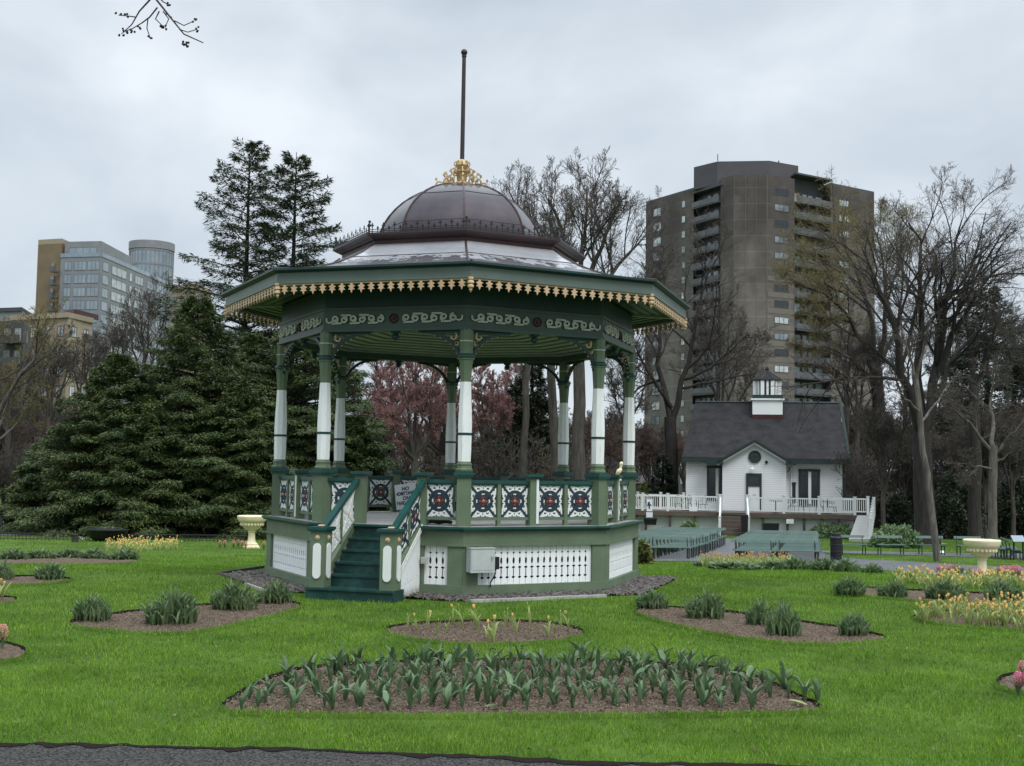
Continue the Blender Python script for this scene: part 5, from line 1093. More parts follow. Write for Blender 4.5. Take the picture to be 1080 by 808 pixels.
def kids(r, P, R, n, t0, t1, ang, lr, L):
    """children of branches: start, direction, length, radius"""
    B, K, _ = P.shape; t = r.uniform(0, 1, (B, n)); t = t0 + (t1 - t0) * (np.arange(n)[None, :] + t) / n; f = t * (K - 1); i = np.minimum(f.astype(int), K - 2); w_ = (f - i)[..., None]; b = np.arange(B)[:, None]
    S = P[b, i] * (1 - w_) + P[b, i + 1] * w_; T = nrm(P[b, i + 1] - P[b, i]); rad = R[b, i] * (1 - w_[..., 0]) + R[b, i + 1] * w_[..., 0]
    v = nrm(np.cross(T, r.normal(0, 1, T.shape))); a = np.radians(r.normal(ang, ang * .22, t.shape))[..., None]; D = T * np.cos(a) + v * np.sin(a)
    ln = (L[:, None] * lr * r.uniform(.65, 1.25, t.shape) * (1.3 - .9 * t))
    return S.reshape(-1, 3), D.reshape(-1, 3), ln.ravel(), rad.ravel()
def bare_tree_mesh(name, seed, stems, nk=(7, 7, 7, 5), ang=(38, 42, 42, 45), lr=(.62, .5, .5, .55), up=.08, wig=.10, mats=('bark', 'bark', 'twig'), tw=.006, droop=0.0, t0=.3, thin=1.0):
    """stems: list of (polyline, r0, r1) in local coordinates, the trunk and its great limbs"""
    r = np.random.default_rng(seed); K = 9; P = []; R = []; L = []
    for si, (pl, r0, r1) in enumerate(stems):
        pl = np.array(pl, float); 
        if si: pl[-1] = pl[-2] + (pl[-1] - pl[-2]) * .62
        d = np.r_[0, np.cumsum(np.linalg.norm(np.diff(pl, axis=0), axis=1))]; t = np.linspace(0, d[-1], 40)
        q = np.stack([np.interp(t, d, pl[:, c]) for c in range(3)], 1)
        for _ in range(6): q[1:-1] = (q[:-2] + 2 * q[1:-1] + q[2:]) / 4
        q = q[np.linspace(0, 39, K).astype(int)]; q[1:-1] += r.normal(0, 1, (K - 2, 3)) * d[-1] * (.010 if si else .003); P.append(q); R.append(r0 + (r1 - r0) * np.linspace(0, 1, K) ** .85); L.append(d[-1])
    P = np.array(P); R = np.array(R); L = np.array(L)
    Rt_ = R.copy()
    if Rt_[0, 0] > .15: Rt_[0, 0] *= 1.45; Rt_[0, 1] *= 1.08
    out = []; Vt, Ft = tubes(P, Rt_, 10); trunk = npmesh('trunk', Vt, Ft, M[mats[0]], smooth=True)
    VB = []; FB = []; o = 0; VT = []; FT = []; ot = 0; first = len(stems) > 1
    for lv, n in enumerate(nk):
        tt0 = (.30 if first else t0) if lv == 0 else .18
        if lv == 0 and first: P, R, L = P[1:], R[1:], L[1:]      # the trunk below the fork carries no limbs
        S, D, Ln, rd = kids(r, P, R, n, tt0, 1.0, ang[lv], lr[lv], L)
        K = (7, 6, 5, 4, 3)[lv]; r0 = np.minimum(rd * .60, Ln * .017); r0 = np.maximum(r0, tw * 1.3)
        Pn = grow(r, S, D, Ln, K, up, wig * (1 + .12 * lv), droop if lv > 1 else 0); r1 = np.maximum(r0 * .28, tw * .8)
        Rn = r0[:, None] + (r1 - r0)[:, None] * np.linspace(0, 1, K)[None, :]
        V, F = tubes(Pn, Rn, 6 if lv == 0 else 4 if lv == 1 else 3)
        if lv < 2: VB.append(V); FB.append(F + o); o += len(V)
        else: VT.append(V); FT.append(F + ot); ot += len(V)
        P, R, L = Pn, Rn, Ln
    br = npmesh('branches', np.concatenate(VB), np.concatenate(FB), M[mats[1]], smooth=True)
    if not VT: return trunk, br
    tw_ = npmesh('twigs', np.concatenate(VT), np.concatenate(FT), M[mats[2]])
    return trunk, br, tw_
def tree(name, label, loc, meshes, cat='tree', rz=0, sc=None, group=None, names=('trunk', 'branches', 'twigs')):
    t = thing(name, label, cat, loc, rz, group)
    for n, me in zip(names, meshes): link(n, me, t)
    if sc: t.scale = (sc, sc, sc)
    return t
def lp(px, py, Y, base, dy=0.0):
    """a point of a limb: seen at px,py, dy metres nearer or farther than the trunk, relative to the base"""
    return at(px, py, Y + dy) - base
# elm behind the bandstand
b = gp(611, 54); q = lambda x, y, d=0: lp(x, y, 54, b, d)
tree('bare_elm', 'tall bare vase-shaped tree rising behind the bandstand roof right of the dome', b, bare_tree_mesh('elm', 11, [
    ([(0, 0, -.2), q(611, 420), q(609, 330)], .32, .26), ([q(609, 335), q(600, 280, -1), q(588, 225, -1.5), q(572, 200, -2)], .22, .04), ([q(609, 330), q(612, 270, 1), q(620, 210, 1), q(618, 192, 1.5)], .20, .03),
    ([q(609, 330), q(625, 285, 0), q(640, 240, -1), q(655, 205, -1.5)], .20, .03), ([q(609, 340), q(640, 295, 1), q(668, 262, 2), q(690, 238, 2.5)], .18, .03), ([q(609, 360), q(650, 320, -1), q(685, 300, -1.5), q(705, 270, -2)], .15, .03), ([q(609, 345), q(585, 270, 1.5), q(560, 225, 2)], .14, .03)],
    (9, 7, 7, 5), (38, 40, 42, 42), (.62, .56, .54, .56), .10, .09, ('bark', 'bark', 'twig'), .006))
b = gp(549, 64); q = lambda x, y, d=0: lp(x, y, 64, b, d)
tree('bare_tree', 'slender bare tree just right of the gilded finial, behind the dome', b, bare_tree_mesh('slim', 12, [
    ([(0, 0, -.2), q(556, 400), q(562, 300)], .22, .16), ([q(562, 300), q(548, 230, 1), q(530, 185, 1)], .15, .03), ([q(562, 305), q(560, 240, -1), q(556, 200, -1.5)], .14, .03), ([q(562, 320), q(575, 260), q(580, 235, 1)], .12, .03), ([q(560, 350), q(530, 260), q(508, 200, 1)], .12, .025)],
    (8, 7, 6, 5), (38, 40, 42, 42), (.60, .55, .54, .56), .10, .09, tw=.006))
b = gp(588, 60); q = lambda x, y, d=0: lp(x, y, 60, b, d)
tree('bare_tree', 'grey bare trunk seen between the bandstand columns left of the dark elm trunk', b, bare_tree_mesh('mid', 13, [
    ([(0, 0, -.2), q(583, 420), q(578, 330)], .26, .20), ([q(578, 335), q(575, 300, 1), q(585, 250, 2)], .18, .04), ([q(578, 340), q(545, 310), q(525, 290, -1)], .14, .03)], (6, 6, 6, 4), (34, 38, 40, 42), (.36, .5, .54, .56), .08, .09, ('bark', 'bark', 'twig'), .006))
b = gp(709, 84); q = lambda x, y, d=0: lp(x, y, 84, b, d)
tree('bare_tree', 'dark forked bare tree between the bandstand and the white hall, before the brown tower', b, bare_tree_mesh('fork', 14, [
    ([(0, 0, -.2), q(709, 500), q(707, 440)], .48, .42), ([q(708, 445), q(697, 400, .5), q(694, 350, 1), q(700, 300, 1), q(690, 260, 1.5)], .25, .04), ([q(708, 445), q(722, 395, -.5), q(735, 340, -1), q(748, 290, -1), q(765, 255, -1.5)], .25, .04),
    ([q(708, 430), q(680, 385, -1), q(665, 358, -1.5), q(640, 345, -2)], .16, .03), ([q(722, 400, -.5), q(750, 388, -1), q(775, 365, -1.5), q(800, 345, -2)], .14, .03), ([q(697, 400, .5), q(672, 410, 1.5), q(650, 440, 2)], .12, .03), ([q(718, 410), q(755, 402, 1), q(790, 395, 1.5), q(815, 385, 2)], .12, .03)],
    (9, 7, 7, 5), (42, 42, 42, 42), (.60, .56, .54, .56), .06, .12, ('barkdark', 'barkdark', 'twig'), .0065))
b = gp(926, 88); q = lambda x, y, d=0: lp(x, y, 88, b, d)
tree('bare_elm', 'broad bare tree with olive budding twigs spreading left across the brown tower', b, bare_tree_mesh('bud', 15, [
    ([(0, 0, -.2), q(928, 460), q(924, 388)], .50, .44), ([q(924, 395), q(905, 350, -1), q(885, 320, -1.5), q(850, 300, -2), q(825, 290, -2)], .26, .03), ([q(924, 390), q(915, 330, 1), q(900, 280, 1.5), q(870, 245, 2), q(840, 235, 2)], .25, .03),
    ([q(924, 388), q(935, 330, -1), q(930, 270, -1.5), q(915, 220, -2)], .24, .03), ([q(924, 395), q(945, 345, 1), q(952, 290, 1.5), q(945, 215, 1)], .2, .03), ([q(918, 400), q(890, 372, 1), q(865, 365, 1.5), q(840, 372, 2)], .16, .03), ([q(900, 340), q(870, 335, -2), q(845, 330, -3)], .13, .03)],
    (10, 8, 7, 6), (42, 42, 42, 42), (.60, .56, .54, .56), .03, .12, ('barkdark', 'bark', 'twigolive'), .0075))
b = gp(977, 63); q = lambda x, y, d=0: lp(x, y, 63, b, d)
tree('bare_elm', 'largest bare tree at the right with several heavy dark stems and a flared base', b, bare_tree_mesh('big', 16, [
    ([(0, 0, -.3), q(974, 520), q(972, 455)], .62, .44), ([q(972, 460), q(952, 390, -1), q(935, 330, -1.5), q(915, 275, -2), q(905, 252, -2)], .33, .04), ([q(972, 455), q(965, 380, 1), q(975, 300, 1.5), q(962, 230, 2), q(955, 238, 2)], .33, .04),
    ([q(972, 455), q(988, 380, 0), q(1003, 310, -.5), q(1008, 240, -1), q(1018, 228, -1)], .34, .03), ([q(985, 400), q(1015, 330, -1.5), q(1045, 290, -2), q(1078, 268, -2.5)], .24, .03), ([q(975, 440), q(1010, 370, 1), q(1040, 340, 2), q(1080, 330, 2.5)], .20, .03), ([q(955, 400), q(925, 370, 1.5), q(900, 362, 2)], .15, .03), ([q(990, 360), q(985, 290, -2), q(990, 255, -3)], .18, .03)],
    (9, 8, 7, 5), (42, 42, 42, 42), (.60, .56, .54, .56), .06, .12, ('barkdark', 'barkdark', 'twig'), .006))
b = gp(988, 47.5); q = lambda x, y, d=0: lp(x, y, 47.5, b, d)
tree('leaning_tree', 'slim leaning bare tree with pale trunk on the strip of grass behind the right path', b, bare_tree_mesh('lean', 17, [
    ([(0, 0, -.2), q(984, 548), q(979, 510), q(974, 470), q(970, 435), q(966, 400)], .15, .10), ([q(966, 405), q(958, 370, .5), q(945, 330, 1)], .08, .02), ([q(966, 402), q(975, 360, -.5), q(985, 320, -1)], .08, .02), ([q(970, 435), q(950, 415, -.6), q(925, 405, -1)], .06, .015), ([q(972, 445), q(995, 415, .6), q(1015, 385, 1)], .06, .015)],
    (7, 6, 5, 4), (42, 42, 42, 42), (.5, .5, .5, .5), .05, .10, ('barkpale', 'bark', 'twig'), .006))
b = gp(1028, 64); q = lambda x, y, d=0: lp(x, y, 64, b, d)
tree('bare_tree', 'dark upright bare trunk between the leaning tree and the pale branching tree', b, bare_tree_mesh('up', 18, [
    ([(0, 0, -.2), q(1028, 480), q(1027, 400)], .36, .26), ([q(1027, 405), q(1020, 350, 1), q(1022, 300, 1)], .18, .03), ([q(1027, 410), q(1045, 360, -1), q(1060, 310, -1)], .16, .03), ([q(1028, 440), q(1000, 420, 1), q(985, 395, 2)], .12, .02), ([q(1028, 470), q(1055, 450, 1), q(1080, 430, 1.5)], .10, .02)],
    (9, 7, 6, 5), (40, 40, 40, 40), (.44, .56, .58, .62), .03, .12, ('barkdark', 'barkdark', 'twig'), .0065))
b = gp(1047, 58); q = lambda x, y, d=0: lp(x, y, 58, b, d)
tree('bare_tree', 'pale grey bare tree with low spreading branches at the far right behind the cream urn', b, bare_tree_mesh('pale', 19, [
    ([(0, 0, -.2), q(1046, 530), q(1048, 470)], .24, .19), ([q(1048, 480), q(1030, 455, 0), q(1005, 428, -1), q(985, 418, -1.5)], .11, .02), ([q(1048, 475), q(1046, 420, 1), q(1050, 350, 1)], .13, .02), ([q(1048, 480), q(1070, 455, -.5), q(1095, 430, -1)], .11, .02), ([q(1047, 490), q(1065, 478, 1), q(1090, 470, 1)], .08, .02), ([q(1047, 495), q(1020, 490, -1), q(1000, 488, -1.5)], .06, .015)],
    (9, 7, 6, 5), (42, 42, 40, 40), (.44, .56, .58, .62), .02, .12, ('barkpale', 'barkpale', 'twig'), .006))
# red budding maples seen through the bandstand
def genstems(b_, px, Y, pyf, tops, r0):
    q = lambda x, y, d=0: lp(x, y, Y, b_, d); return [([(0, 0, -.2), q(px, (pyf + 540) / 2), q(px, pyf)], r0, r0 * .75)] + [([q(px, pyf + 5), q((px + x) / 2, (pyf + y) / 2 + 8, dd * .5), q(x, y, dd)], r0 * .5, .025) for x, y, dd in tops]
b = gp(438, 62); tree('red_maple', 'bare tree with dense red buds seen through the middle of the bandstand', b, bare_tree_mesh('red', 21, genstems(b, 437, 62, 480, [(395, 400, 1), (420, 360, -1), (440, 340, 1), (462, 365, -1), (480, 400, 1), (410, 440, -2), (470, 430, 2)], .24), (10, 8, 8, 6), (30, 34, 36, 38), (.40, .55, .56, .58), .07, .09, ('bark', 'bark', 'twigred'), .009))
b = gp(517, 68); tree('red_maple', 'smaller red budded tree just right of the near bandstand column', b, bare_tree_mesh('red2', 22, genstems(b, 516, 68, 480, [(490, 400, 1), (505, 370, -1), (522, 380, 1), (540, 410, -1)], .18), (10, 8, 8, 6), (30, 34, 36, 38), (.40, .55, .56, .58), .07, .09, ('bark', 'bark', 'twigred'), .009))
RM = [o for o in COL.objects if o.parent is None and o.name.startswith('red_maple')]
for px, Y, rz, lb in ((408, 74, 1.0, 'red budded tree behind the yews, left of the middle maple'), (466, 78, 2.2, 'red budded tree behind the rear bandstand column'), (535, 82, 4.0, 'distant red budded tree right of the near bandstand column')): o = dup(RM[0], gp(px, Y), rz, lb); o.scale = (1.1, 1.1, 1.12)
# left side trees
b = gp(-14, 72); q = lambda x, y, d=0: lp(x, y, 72, b, d)
tree('pale_sycamore', 'bare tree at the left edge with a pale mottled limb rising to the right', b, bare_tree_mesh('syc', 23, [
    ([(0, 0, -.2), q(-10, 480), q(-6, 440)], .40, .30), ([q(-6, 442), q(15, 412, -.5), q(28, 385, -1), q(52, 348, -1), q(62, 335, -1)], .17, .03), ([q(-8, 470), q(20, 445, 1), q(48, 430, 1.5)], .10, .02), ([q(-6, 440), q(-15, 380), q(-8, 330)], .2, .03), ([q(-6, 460), q(10, 420, 2), q(20, 380, 3)], .12, .02)],
    (8, 7, 6, 5), (40, 40, 42, 42), (.58, .55, .54, .56), .05, .12, ('barkpale', 'bark', 'twigolive'), .008))
for px, Y, pyf, tops, r0, sd, lb in ((52, 82, 440, [(25, 370, 1), (45, 345, -1), (62, 338, 1), (80, 360, -1), (30, 410, 2)], .26, 24, 'bare brown tree in front of the charcoal block'),
        (92, 86, 430, [(70, 365, 1), (88, 345, -1), (105, 340, 1), (118, 365, -1)], .26, 25, 'bare brown tree in front of the beige block'),
        (152, 96, 400, [(130, 330, 1), (148, 300, -1), (160, 285, 1), (178, 320, -1), (188, 345, 1)], .30, 26, 'bare grey tree in front of the glass block, above the dark evergreens'),
        (120, 100, 410, [(100, 340, 1), (118, 325, -1), (135, 330, 1)], .26, 27, 'bare grey tree between the beige block and the glass block'),
        (8, 92, 450, [(-15, 400, 1), (5, 375, -1), (20, 370, 1), (35, 400, -1)], .26, 28, 'bare brown tree below the charcoal block at the left edge'),
        (760, 92, 440, [(735, 330, 1), (750, 300, -1), (770, 310, 1), (790, 340, -1), (805, 380, 1)], .28, 29, 'thin grey bare tree behind the hall roof left of its lantern'),
        (660, 84, 450, [(640, 380, 1), (655, 350, -1), (672, 345, 1), (690, 380, -1)], .24, 30, 'bare tree behind the bandstand right columns'),
        (893, 100, 430, [(870, 360, 1), (885, 320, -1), (900, 310, 1), (915, 345, -1)], .26, 71, 'grey bare tree just right of the hall roof, behind the budding one'),
        (955, 104, 430, [(935, 350, 1), (950, 310, -1), (965, 305, 1), (980, 340, -1)], .26, 72, 'grey bare tree behind the stems of the largest bare tree'),
        (1003, 98, 440, [(985, 350, 1), (1000, 320, -1), (1012, 315, 1), (1028, 350, -1), (1015, 400, 2)], .26, 73, 'grey bare tree left of the dark sparse conifer'),
        (1068, 96, 440, [(1050, 350, 1), (1062, 320, -1), (1078, 325, 1), (1092, 360, -1), (1080, 410, 2)], .26, 74, 'grey bare tree right of the dark sparse conifer'),
        (1095, 82, 450, [(1070, 380, 1), (1085, 340, -1), (1100, 330, 1), (1120, 360, -1), (1060, 420, 2)], .26, 75, 'bare tree reaching in from the right picture edge'),
        (905, 88, 440, [(885, 380, 1), (900, 350, -1), (915, 340, 1), (935, 380, -1)], .24, 31, 'bare tree behind the right end of the white hall')):
    b = gp(px, Y); tree('bare_tree', lb, b, bare_tree_mesh('t%d' % sd, sd, genstems(b, px, Y, pyf, tops, r0), (8, 7, 6, 5), (38, 40, 42, 42), (.58, .55, .54, .56), .07, .10, ('bark', 'bark', 'twig'), .0085))
# woods behind: three tree shapes, copied
WD = []
for i in range(3):
    r = random.Random(80 + i); st = [([(0, 0, -.2), (.1, 0, 2.2), (0, .1, 4.2)], .20, .15)]
    for k in range(6): a = k * 1.05 + r.uniform(-.3, .3); s_ = r.uniform(.8, 1.8); h = r.uniform(8.5, 11.5); st.append(([(0, .1, 4.0 - k * .2), (s_ * .6 * math.cos(a), s_ * .6 * math.sin(a), 6.2), (s_ * 1.6 * math.cos(a), s_ * 1.6 * math.sin(a), h)], .10, .025))
    WD.append(bare_tree_mesh('wood%d' % i, 90 + i, st, (8, 7, 6, 5), (40, 40, 42, 42), (.58, .55, .54, .56), .08, .10, ('bark', 'bark', ('twig', 'twig', 'twigbrown')[i]), .0095))
r = random.Random(9)
for zn, xa, xb, ya, yb, n, sa, sb in (('behind the bandstand', 370, 700, 78, 112, 24, .62, .85), ('beyond the garden at the right', 885, 1110, 92, 118, 15, .8, 1.15), ('beyond the garden at the left edge', -60, 190, 96, 128, 17, .75, 1.0), ('between the bandstand and the brown tower', 640, 860, 100, 130, 9, .7, .95), ('right of the hall, among the big trunks', 900, 1110, 68, 90, 6, .6, .85)):
    for i in range(n):
        px = xa + (xb - xa) * (i + r.random()) / n; tree('bare_tree', 'slender bare tree in the wood ' + zn, gp(px, r.uniform(ya, yb)), WD[r.randrange(3)], 'tree', r.uniform(0, 6.28), r.uniform(sa, sb), 'slender trees in the wood ' + zn)
# belt of thickets: four shrub shapes, copied
SH = []
for i in range(4):
    st = []; r = random.Random(50 + i)
    for k in range(9): a = r.uniform(0, 2 * PI); s = r.uniform(.4, 1.5); h = r.uniform(2.6, 4.6); st.append(([(.25 * math.cos(a), .25 * math.sin(a), -.1), (s * .5 * math.cos(a), s * .5 * math.sin(a), h * .5), (s * 1.2 * math.cos(a), s * 1.2 * math.sin(a), h)], .05, .015))
    SH.append(bare_tree_mesh('shrub%d' % i, 60 + i, st, (8, 6, 5), (35, 40, 42), (.5, .5, .5), .06, .12, ('bark', 'bark', 'twigolive' if i == 3 else 'twig'), .0085))
r = random.Random(5); ZONES = [('behind the bandstand', 480, 650, 66, 96, 40), ('beyond the trees at the right edge', 885, 1120, 74, 104, 50), ('at the left edge of the garden', -60, 130, 84, 112, 26), ('behind the white hall', 730, 900, 92, 100, 10), ('behind the red maple', 370, 490, 78, 96, 14)]
for zn, xa, xb, ya, yb, n in ZONES:
    for i in range(n):
        px = xa + (xb - xa) * (i + r.random()) / n; Y = r.uniform(ya, yb); p = gp(px, Y)
        tree('bare_shrub', 'bare brown thicket shrub in the undergrowth ' + zn, p, SH[r.randrange(4)], 'shrub', r.uniform(0, 6.28), r.uniform(.75, 1.45), 'bare thicket shrubs ' + zn)
# tree whose limb hangs into the top left corner
b = np.array([-9.5, 7.2, 0.]); Yb = 7.0; q = lambda x, y, d=0: at(x, y, Yb + d) - b
bt = bare_tree_mesh('near', 41, [([(0, 0, -.2), (.1, 0, 2.5), (.2, 0, 5.2)], .22, .15), ([(.2, 0, 5.0), (2.4, -.1, 6.5), (5.0, -.2, 6.8), tuple(q(178, -120))], .09, .02), ([tuple(q(178, -120)), tuple(q(160, -45)), tuple(q(163, -8)), tuple(q(172, 12)), tuple(q(184, 22)), tuple(q(193, 38)), tuple(q(202, 44)), tuple(q(222, 46))], .014, .003)], (2, 2), (35, 40), (.12, .3), .03, .1, tw=.003)
t = tree('overhanging_tree', 'bare twig tip hanging into the sky at the top left corner', b, bt, names=('trunk', 'branches'))
m_ = MB(); qq = lambda *a: [q(*s) for s in a]; buds = []
for P_, r0 in ((qq((166, -20), (158, 0), (147, 12), (139, 26), (128, 36)), .007), (qq((163, -8), (172, 2), (178, 5)), .005), (qq((166, 8, .02), (158, 18, .05), (150, 24, .1), (140, 30), (132, 33)), .005), (qq((143, 18), (136, 17), (125, 16)), .004), (qq((184, 22), (194, 27), (205, 22)), .004), (qq((189, 31), (198, 34), (208, 31)), .0035), (qq((168, 12), (164, 20), (172, 28)), .0045), (qq((156, 20), (155, 30), (158, 39)), .004), (qq((172, 12), (178, 20), (174, 29)), .004)):
    P_ = np.array(P_); m_.tube(P_, np.linspace(r0, .0026, len(P_)), 5); e_ = P_[-1]
    for k in range(4): m_.ball(e_ + np.array([random.uniform(-.014, .014), random.uniform(-.012, .012), random.uniform(-.014, .014)]), .0068, 6, 4)
for s in ((196, 48), (194, 46), (198, 47), (136, 33), (133, 17), (170, 27), (140, 32), (146, 29)):
    for k in range(3): m_.ball(q(*s) + np.array([random.uniform(-.012, .012), 0, random.uniform(-.012, .012)]), .0075, 6, 4)
m_.v = [tuple(np.array(v) + b) for v in m_.v]; m_.build('twigs', M['barkdark'], t)
# ------------------------------------------------------------------ evergreens
def conifer_mesh(seed, H, Rm, m_leaf, nbr=170, per=320, z0=.02, prof=.8, rise=.10, droop=.5, ll=.34, lw=.10, inner=.22, trunk_r=.2, bark='barkdark', flat=.35, wob=.25, top=.6, lean=None):
    r = np.random.default_rng(seed); z = z0 * H + (H * (1 - z0)) * (np.arange(nbr) + r.uniform(0, 1, nbr)) / nbr * .985; az = np.arange(nbr) * 2.39996 + r.normal(0, .35, nbr); f = (z / H - z0) / (1 - z0)
    L = Rm * ((1 - f) ** prof) * (1 + wob * r.normal(0, 1, nbr)).clip(.45, 1.5) + top * .35
    if lean is not None: L = L * lean(az, f)
    K = 7; s = np.linspace(0, 1, K); d = np.stack([np.cos(az), np.sin(az), np.zeros(nbr)], 1)
    P = np.empty((nbr, K, 3)); ris = rise * (1 + 1.6 * f) * L; sag = droop * (1 - .8 * f) * L * .35
    for k in range(K): P[:, k] = d * (L * s[k])[:, None]; P[:, k, 2] = z + ris * s[k] - sag * s[k] ** 2.2
    R = np.maximum(.012, L * .012)[:, None] * (1.1 - .9 * s)[None, :]
    V, F = tubes(P, R, 4); tk = np.array([[[0, 0, -.2], [0, 0, H * .3], [0, 0, H * .65], [0, 0, H]]]); tv, tf = tubes(tk, np.array([[trunk_r * 1.2, trunk_r, trunk_r * .55, .02]]), 9)
    trunk = npmesh('trunk', np.concatenate([tv, V]), np.concatenate([tf, F + len(tv)]), M[bark], smooth=True)
    n = (per * np.maximum(.25, L / Rm)).astype(int); bi = np.repeat(np.arange(nbr), n); N_ = len(bi); t = inner + (1 - inner) * r.uniform(0, 1, N_) ** .75; fk = t * (K - 1); i = np.minimum(fk.astype(int), K - 2); w_ = (fk - i)[:, None]
    C = P[bi, i] * (1 - w_) + P[bi, i + 1] * w_; T = nrm(P[bi, i + 1] - P[bi, i]); Sd = nrm(np.cross(T, np.array([0, 0, 1.])))
    wd = L[bi] * .30 * np.sin(np.clip(t, 0, 1) * PI * .86 + .25) * r.uniform(-1, 1, N_); C = C + Sd * wd[:, None] + np.stack([np.zeros(N_), np.zeros(N_), r.normal(0, flat * .22, N_) - np.abs(wd) * .22], 1)
    a = r.normal(0, .6, N_) + np.sign(wd) * .7; D = T * np.cos(a)[:, None] + Sd * np.sin(a)[:, None] + np.stack([np.zeros(N_), np.zeros(N_), r.normal(-.18, .35, N_)], 1); D = nrm(D)
    W_ = nrm(np.cross(D, np.stack([r.normal(0, .5, N_), r.normal(0, .5, N_), np.ones(N_)], 1))); l = ll * r.uniform(.55, 1.3, N_); h = lw * r.uniform(.6, 1.3, N_)
    Q = np.stack([C, C + D * (l * .45)[:, None] + W_ * h[:, None] * .5, C + D * l[:, None] - np.array([0, 0, .05]) * l[:, None], C + D * (l * .45)[:, None] - W_ * h[:, None] * .5], 1).reshape(-1, 3)
    crown = npmesh('crown', Q, np.arange(4 * N_).reshape(-1, 4), M[m_leaf]); return trunk, crown
def conifer(name, label, px, Y, py_top, R_px, seed, mat_, **kw):
    b = gp(px, Y); H = at(px, py_top, Y)[2] - b[2]; Rm = R_px * Y / FOC
    return tree(name, label, b, conifer_mesh(seed, H, Rm, mat_, **kw), 'evergreen tree', names=('trunk', 'crown'))
YK = dict(nbr=230, per=1500, ll=.21, lw=.055, droop=.60, rise=.12, prof=.86, inner=.3, wob=.13)
conifer('yew_tree', 'tallest broad dark evergreen of the left mass, just left of the bandstand roof', 203, 66, 312, 122, 31, 'needle', **YK)
conifer('yew_tree', 'broad dark evergreen at the left end of the mass, spreading to the lawn edge', 122, 64, 374, 110, 32, 'needle', **YK)
conifer('yew_tree', 'dark evergreen behind the left bandstand columns', 318, 68, 318, 138, 33, 'needle', **YK)
conifer('yew_tree', 'lower dark evergreen skirt in front of the tallest one, behind the left urn', 252, 63, 405, 88, 34, 'needle', **dict(YK, nbr=150))
conifer('yew_tree', 'low dark evergreen in the middle of the mass behind the black planter', 160, 62, 430, 84, 35, 'needle', **dict(YK, nbr=150))
conifer('yew_tree', 'low dark evergreen at the right foot of the mass, behind the bandstand stairs', 372, 66, 440, 62, 36, 'needle', **dict(YK, nbr=130))
conifer('yew_tree', 'dark evergreen filling the middle of the mass behind the two tallest yews', 262, 70, 352, 110, 43, 'needle', **YK)
conifer('yew_tree', 'small dark evergreen at the far left foot of the mass', 62, 66, 452, 66, 44, 'needle', **dict(YK, nbr=130))
SK = dict(nbr=140, per=520, ll=.42, lw=.085, droop=.45, rise=.16, prof=.55, inner=.22, wob=.30, z0=.12, flat=.45, trunk_r=.30, top=.25)
conifer('spruce_tree', 'taller of the two tall sparse conifers above the bandstand eave', 253, 84, 147, 92, 37, 'needle2', **SK)
conifer('spruce_tree', 'shorter right one of the two tall sparse conifers above the bandstand eave', 303, 82, 160, 78, 38, 'needle2', **SK)
conifer('spruce_tree', 'dark sparse conifer behind the bare trees at the right', 1042, 84, 305, 70, 39, 'needledark', **dict(SK, per=420))
conifer('spruce_tree', 'dark ivy-clad conifer seen between the right bandstand columns', 560, 74, 372, 34, 40, 'needledark', **dict(SK, per=360, nbr=90))
conifer('cypress_shrub', 'small dark conical evergreen between the grey house and the white hall', 699, 83, 479, 20, 42, 'needledark', **dict(YK, nbr=80, per=260, ll=.22, lw=.07))
def bush(label, px, Y, w_px, py_top, seed, mat_, nleaf=9000):
    b = gp(px, Y); H = at(px, py_top, Y)[2] - b[2]; Rm = w_px * Y / FOC / 2; r = np.random.default_rng(seed); u = nrm(r.normal(0, 1, (nleaf, 3))); u[:, 2] = np.abs(u[:, 2]); q = .55 + .45 * r.uniform(0, 1, nleaf) ** .5
    q *= 1 + .16 * np.sin(u[:, 0] * 7 + seed) * np.sin(u[:, 1] * 6 + u[:, 2] * 5); C = u * q[:, None] * np.array([Rm, min(Rm, 2.5), H]); D = nrm(r.normal(0, 1, (nleaf, 3)) + u * .6); W_ = nrm(np.cross(D, r.normal(0, 1, (nleaf, 3)))); l = r.uniform(.12, .28, nleaf)[:, None]
    Q = np.stack([C, C + D * l * .5 + W_ * l * .25, C + D * l, C + D * l * .5 - W_ * l * .25], 1).reshape(-1, 3); cr = npmesh('foliage', Q, np.arange(4 * nleaf).reshape(-1, 4), M[mat_])
    m_ = MB(); 
    for k in range(7): a = k * .9; m_.tube([(0, 0, -.1), (Rm * .35 * math.cos(a), .5 * math.sin(a), H * .4), (Rm * .6 * math.cos(a), .9 * math.sin(a), H * .7)], [.05, .04, .015], 5)
    return tree('evergreen_bush', label, b, (m_.mesh('stems', M['barkdark']), cr), 'bush', names=('stems', 'foliage'))
bush('dark evergreen bush between the big tree and the dark upright trunk', 1008, 72, 56, 500, 1, 'needledark', 12000)
bush('dark evergreen bush at the right edge behind the info panel', 1075, 74, 50, 505, 2, 'needledark', 12000)
bush('dark evergreen bush behind the ramp of the hall terrace', 946, 78, 34, 520, 3, 'needledark', 7000)
bush('yellow-green hedge bush in front of the grey house', 679, 92, 26, 511, 4, 'hedge', 6000)
bush('small yellow-green bush under the bandstand floor edge at the plaza', 678.5, 41.5, 12, 574, 5, 'hedge', 1500)
bush('low green shrub under the terrace left of the stairs', 728, 71.3, 22, 552, 6, 'tulip2', 2500)
bush('low green shrub under the terrace between the planters at the right', 878, 71.0, 50, 554, 7, 'tulip2', 4000)
bush('low green plants at the foot of the big bare tree', 945, 60, 50, 556, 8, 'tulip2', 4000)
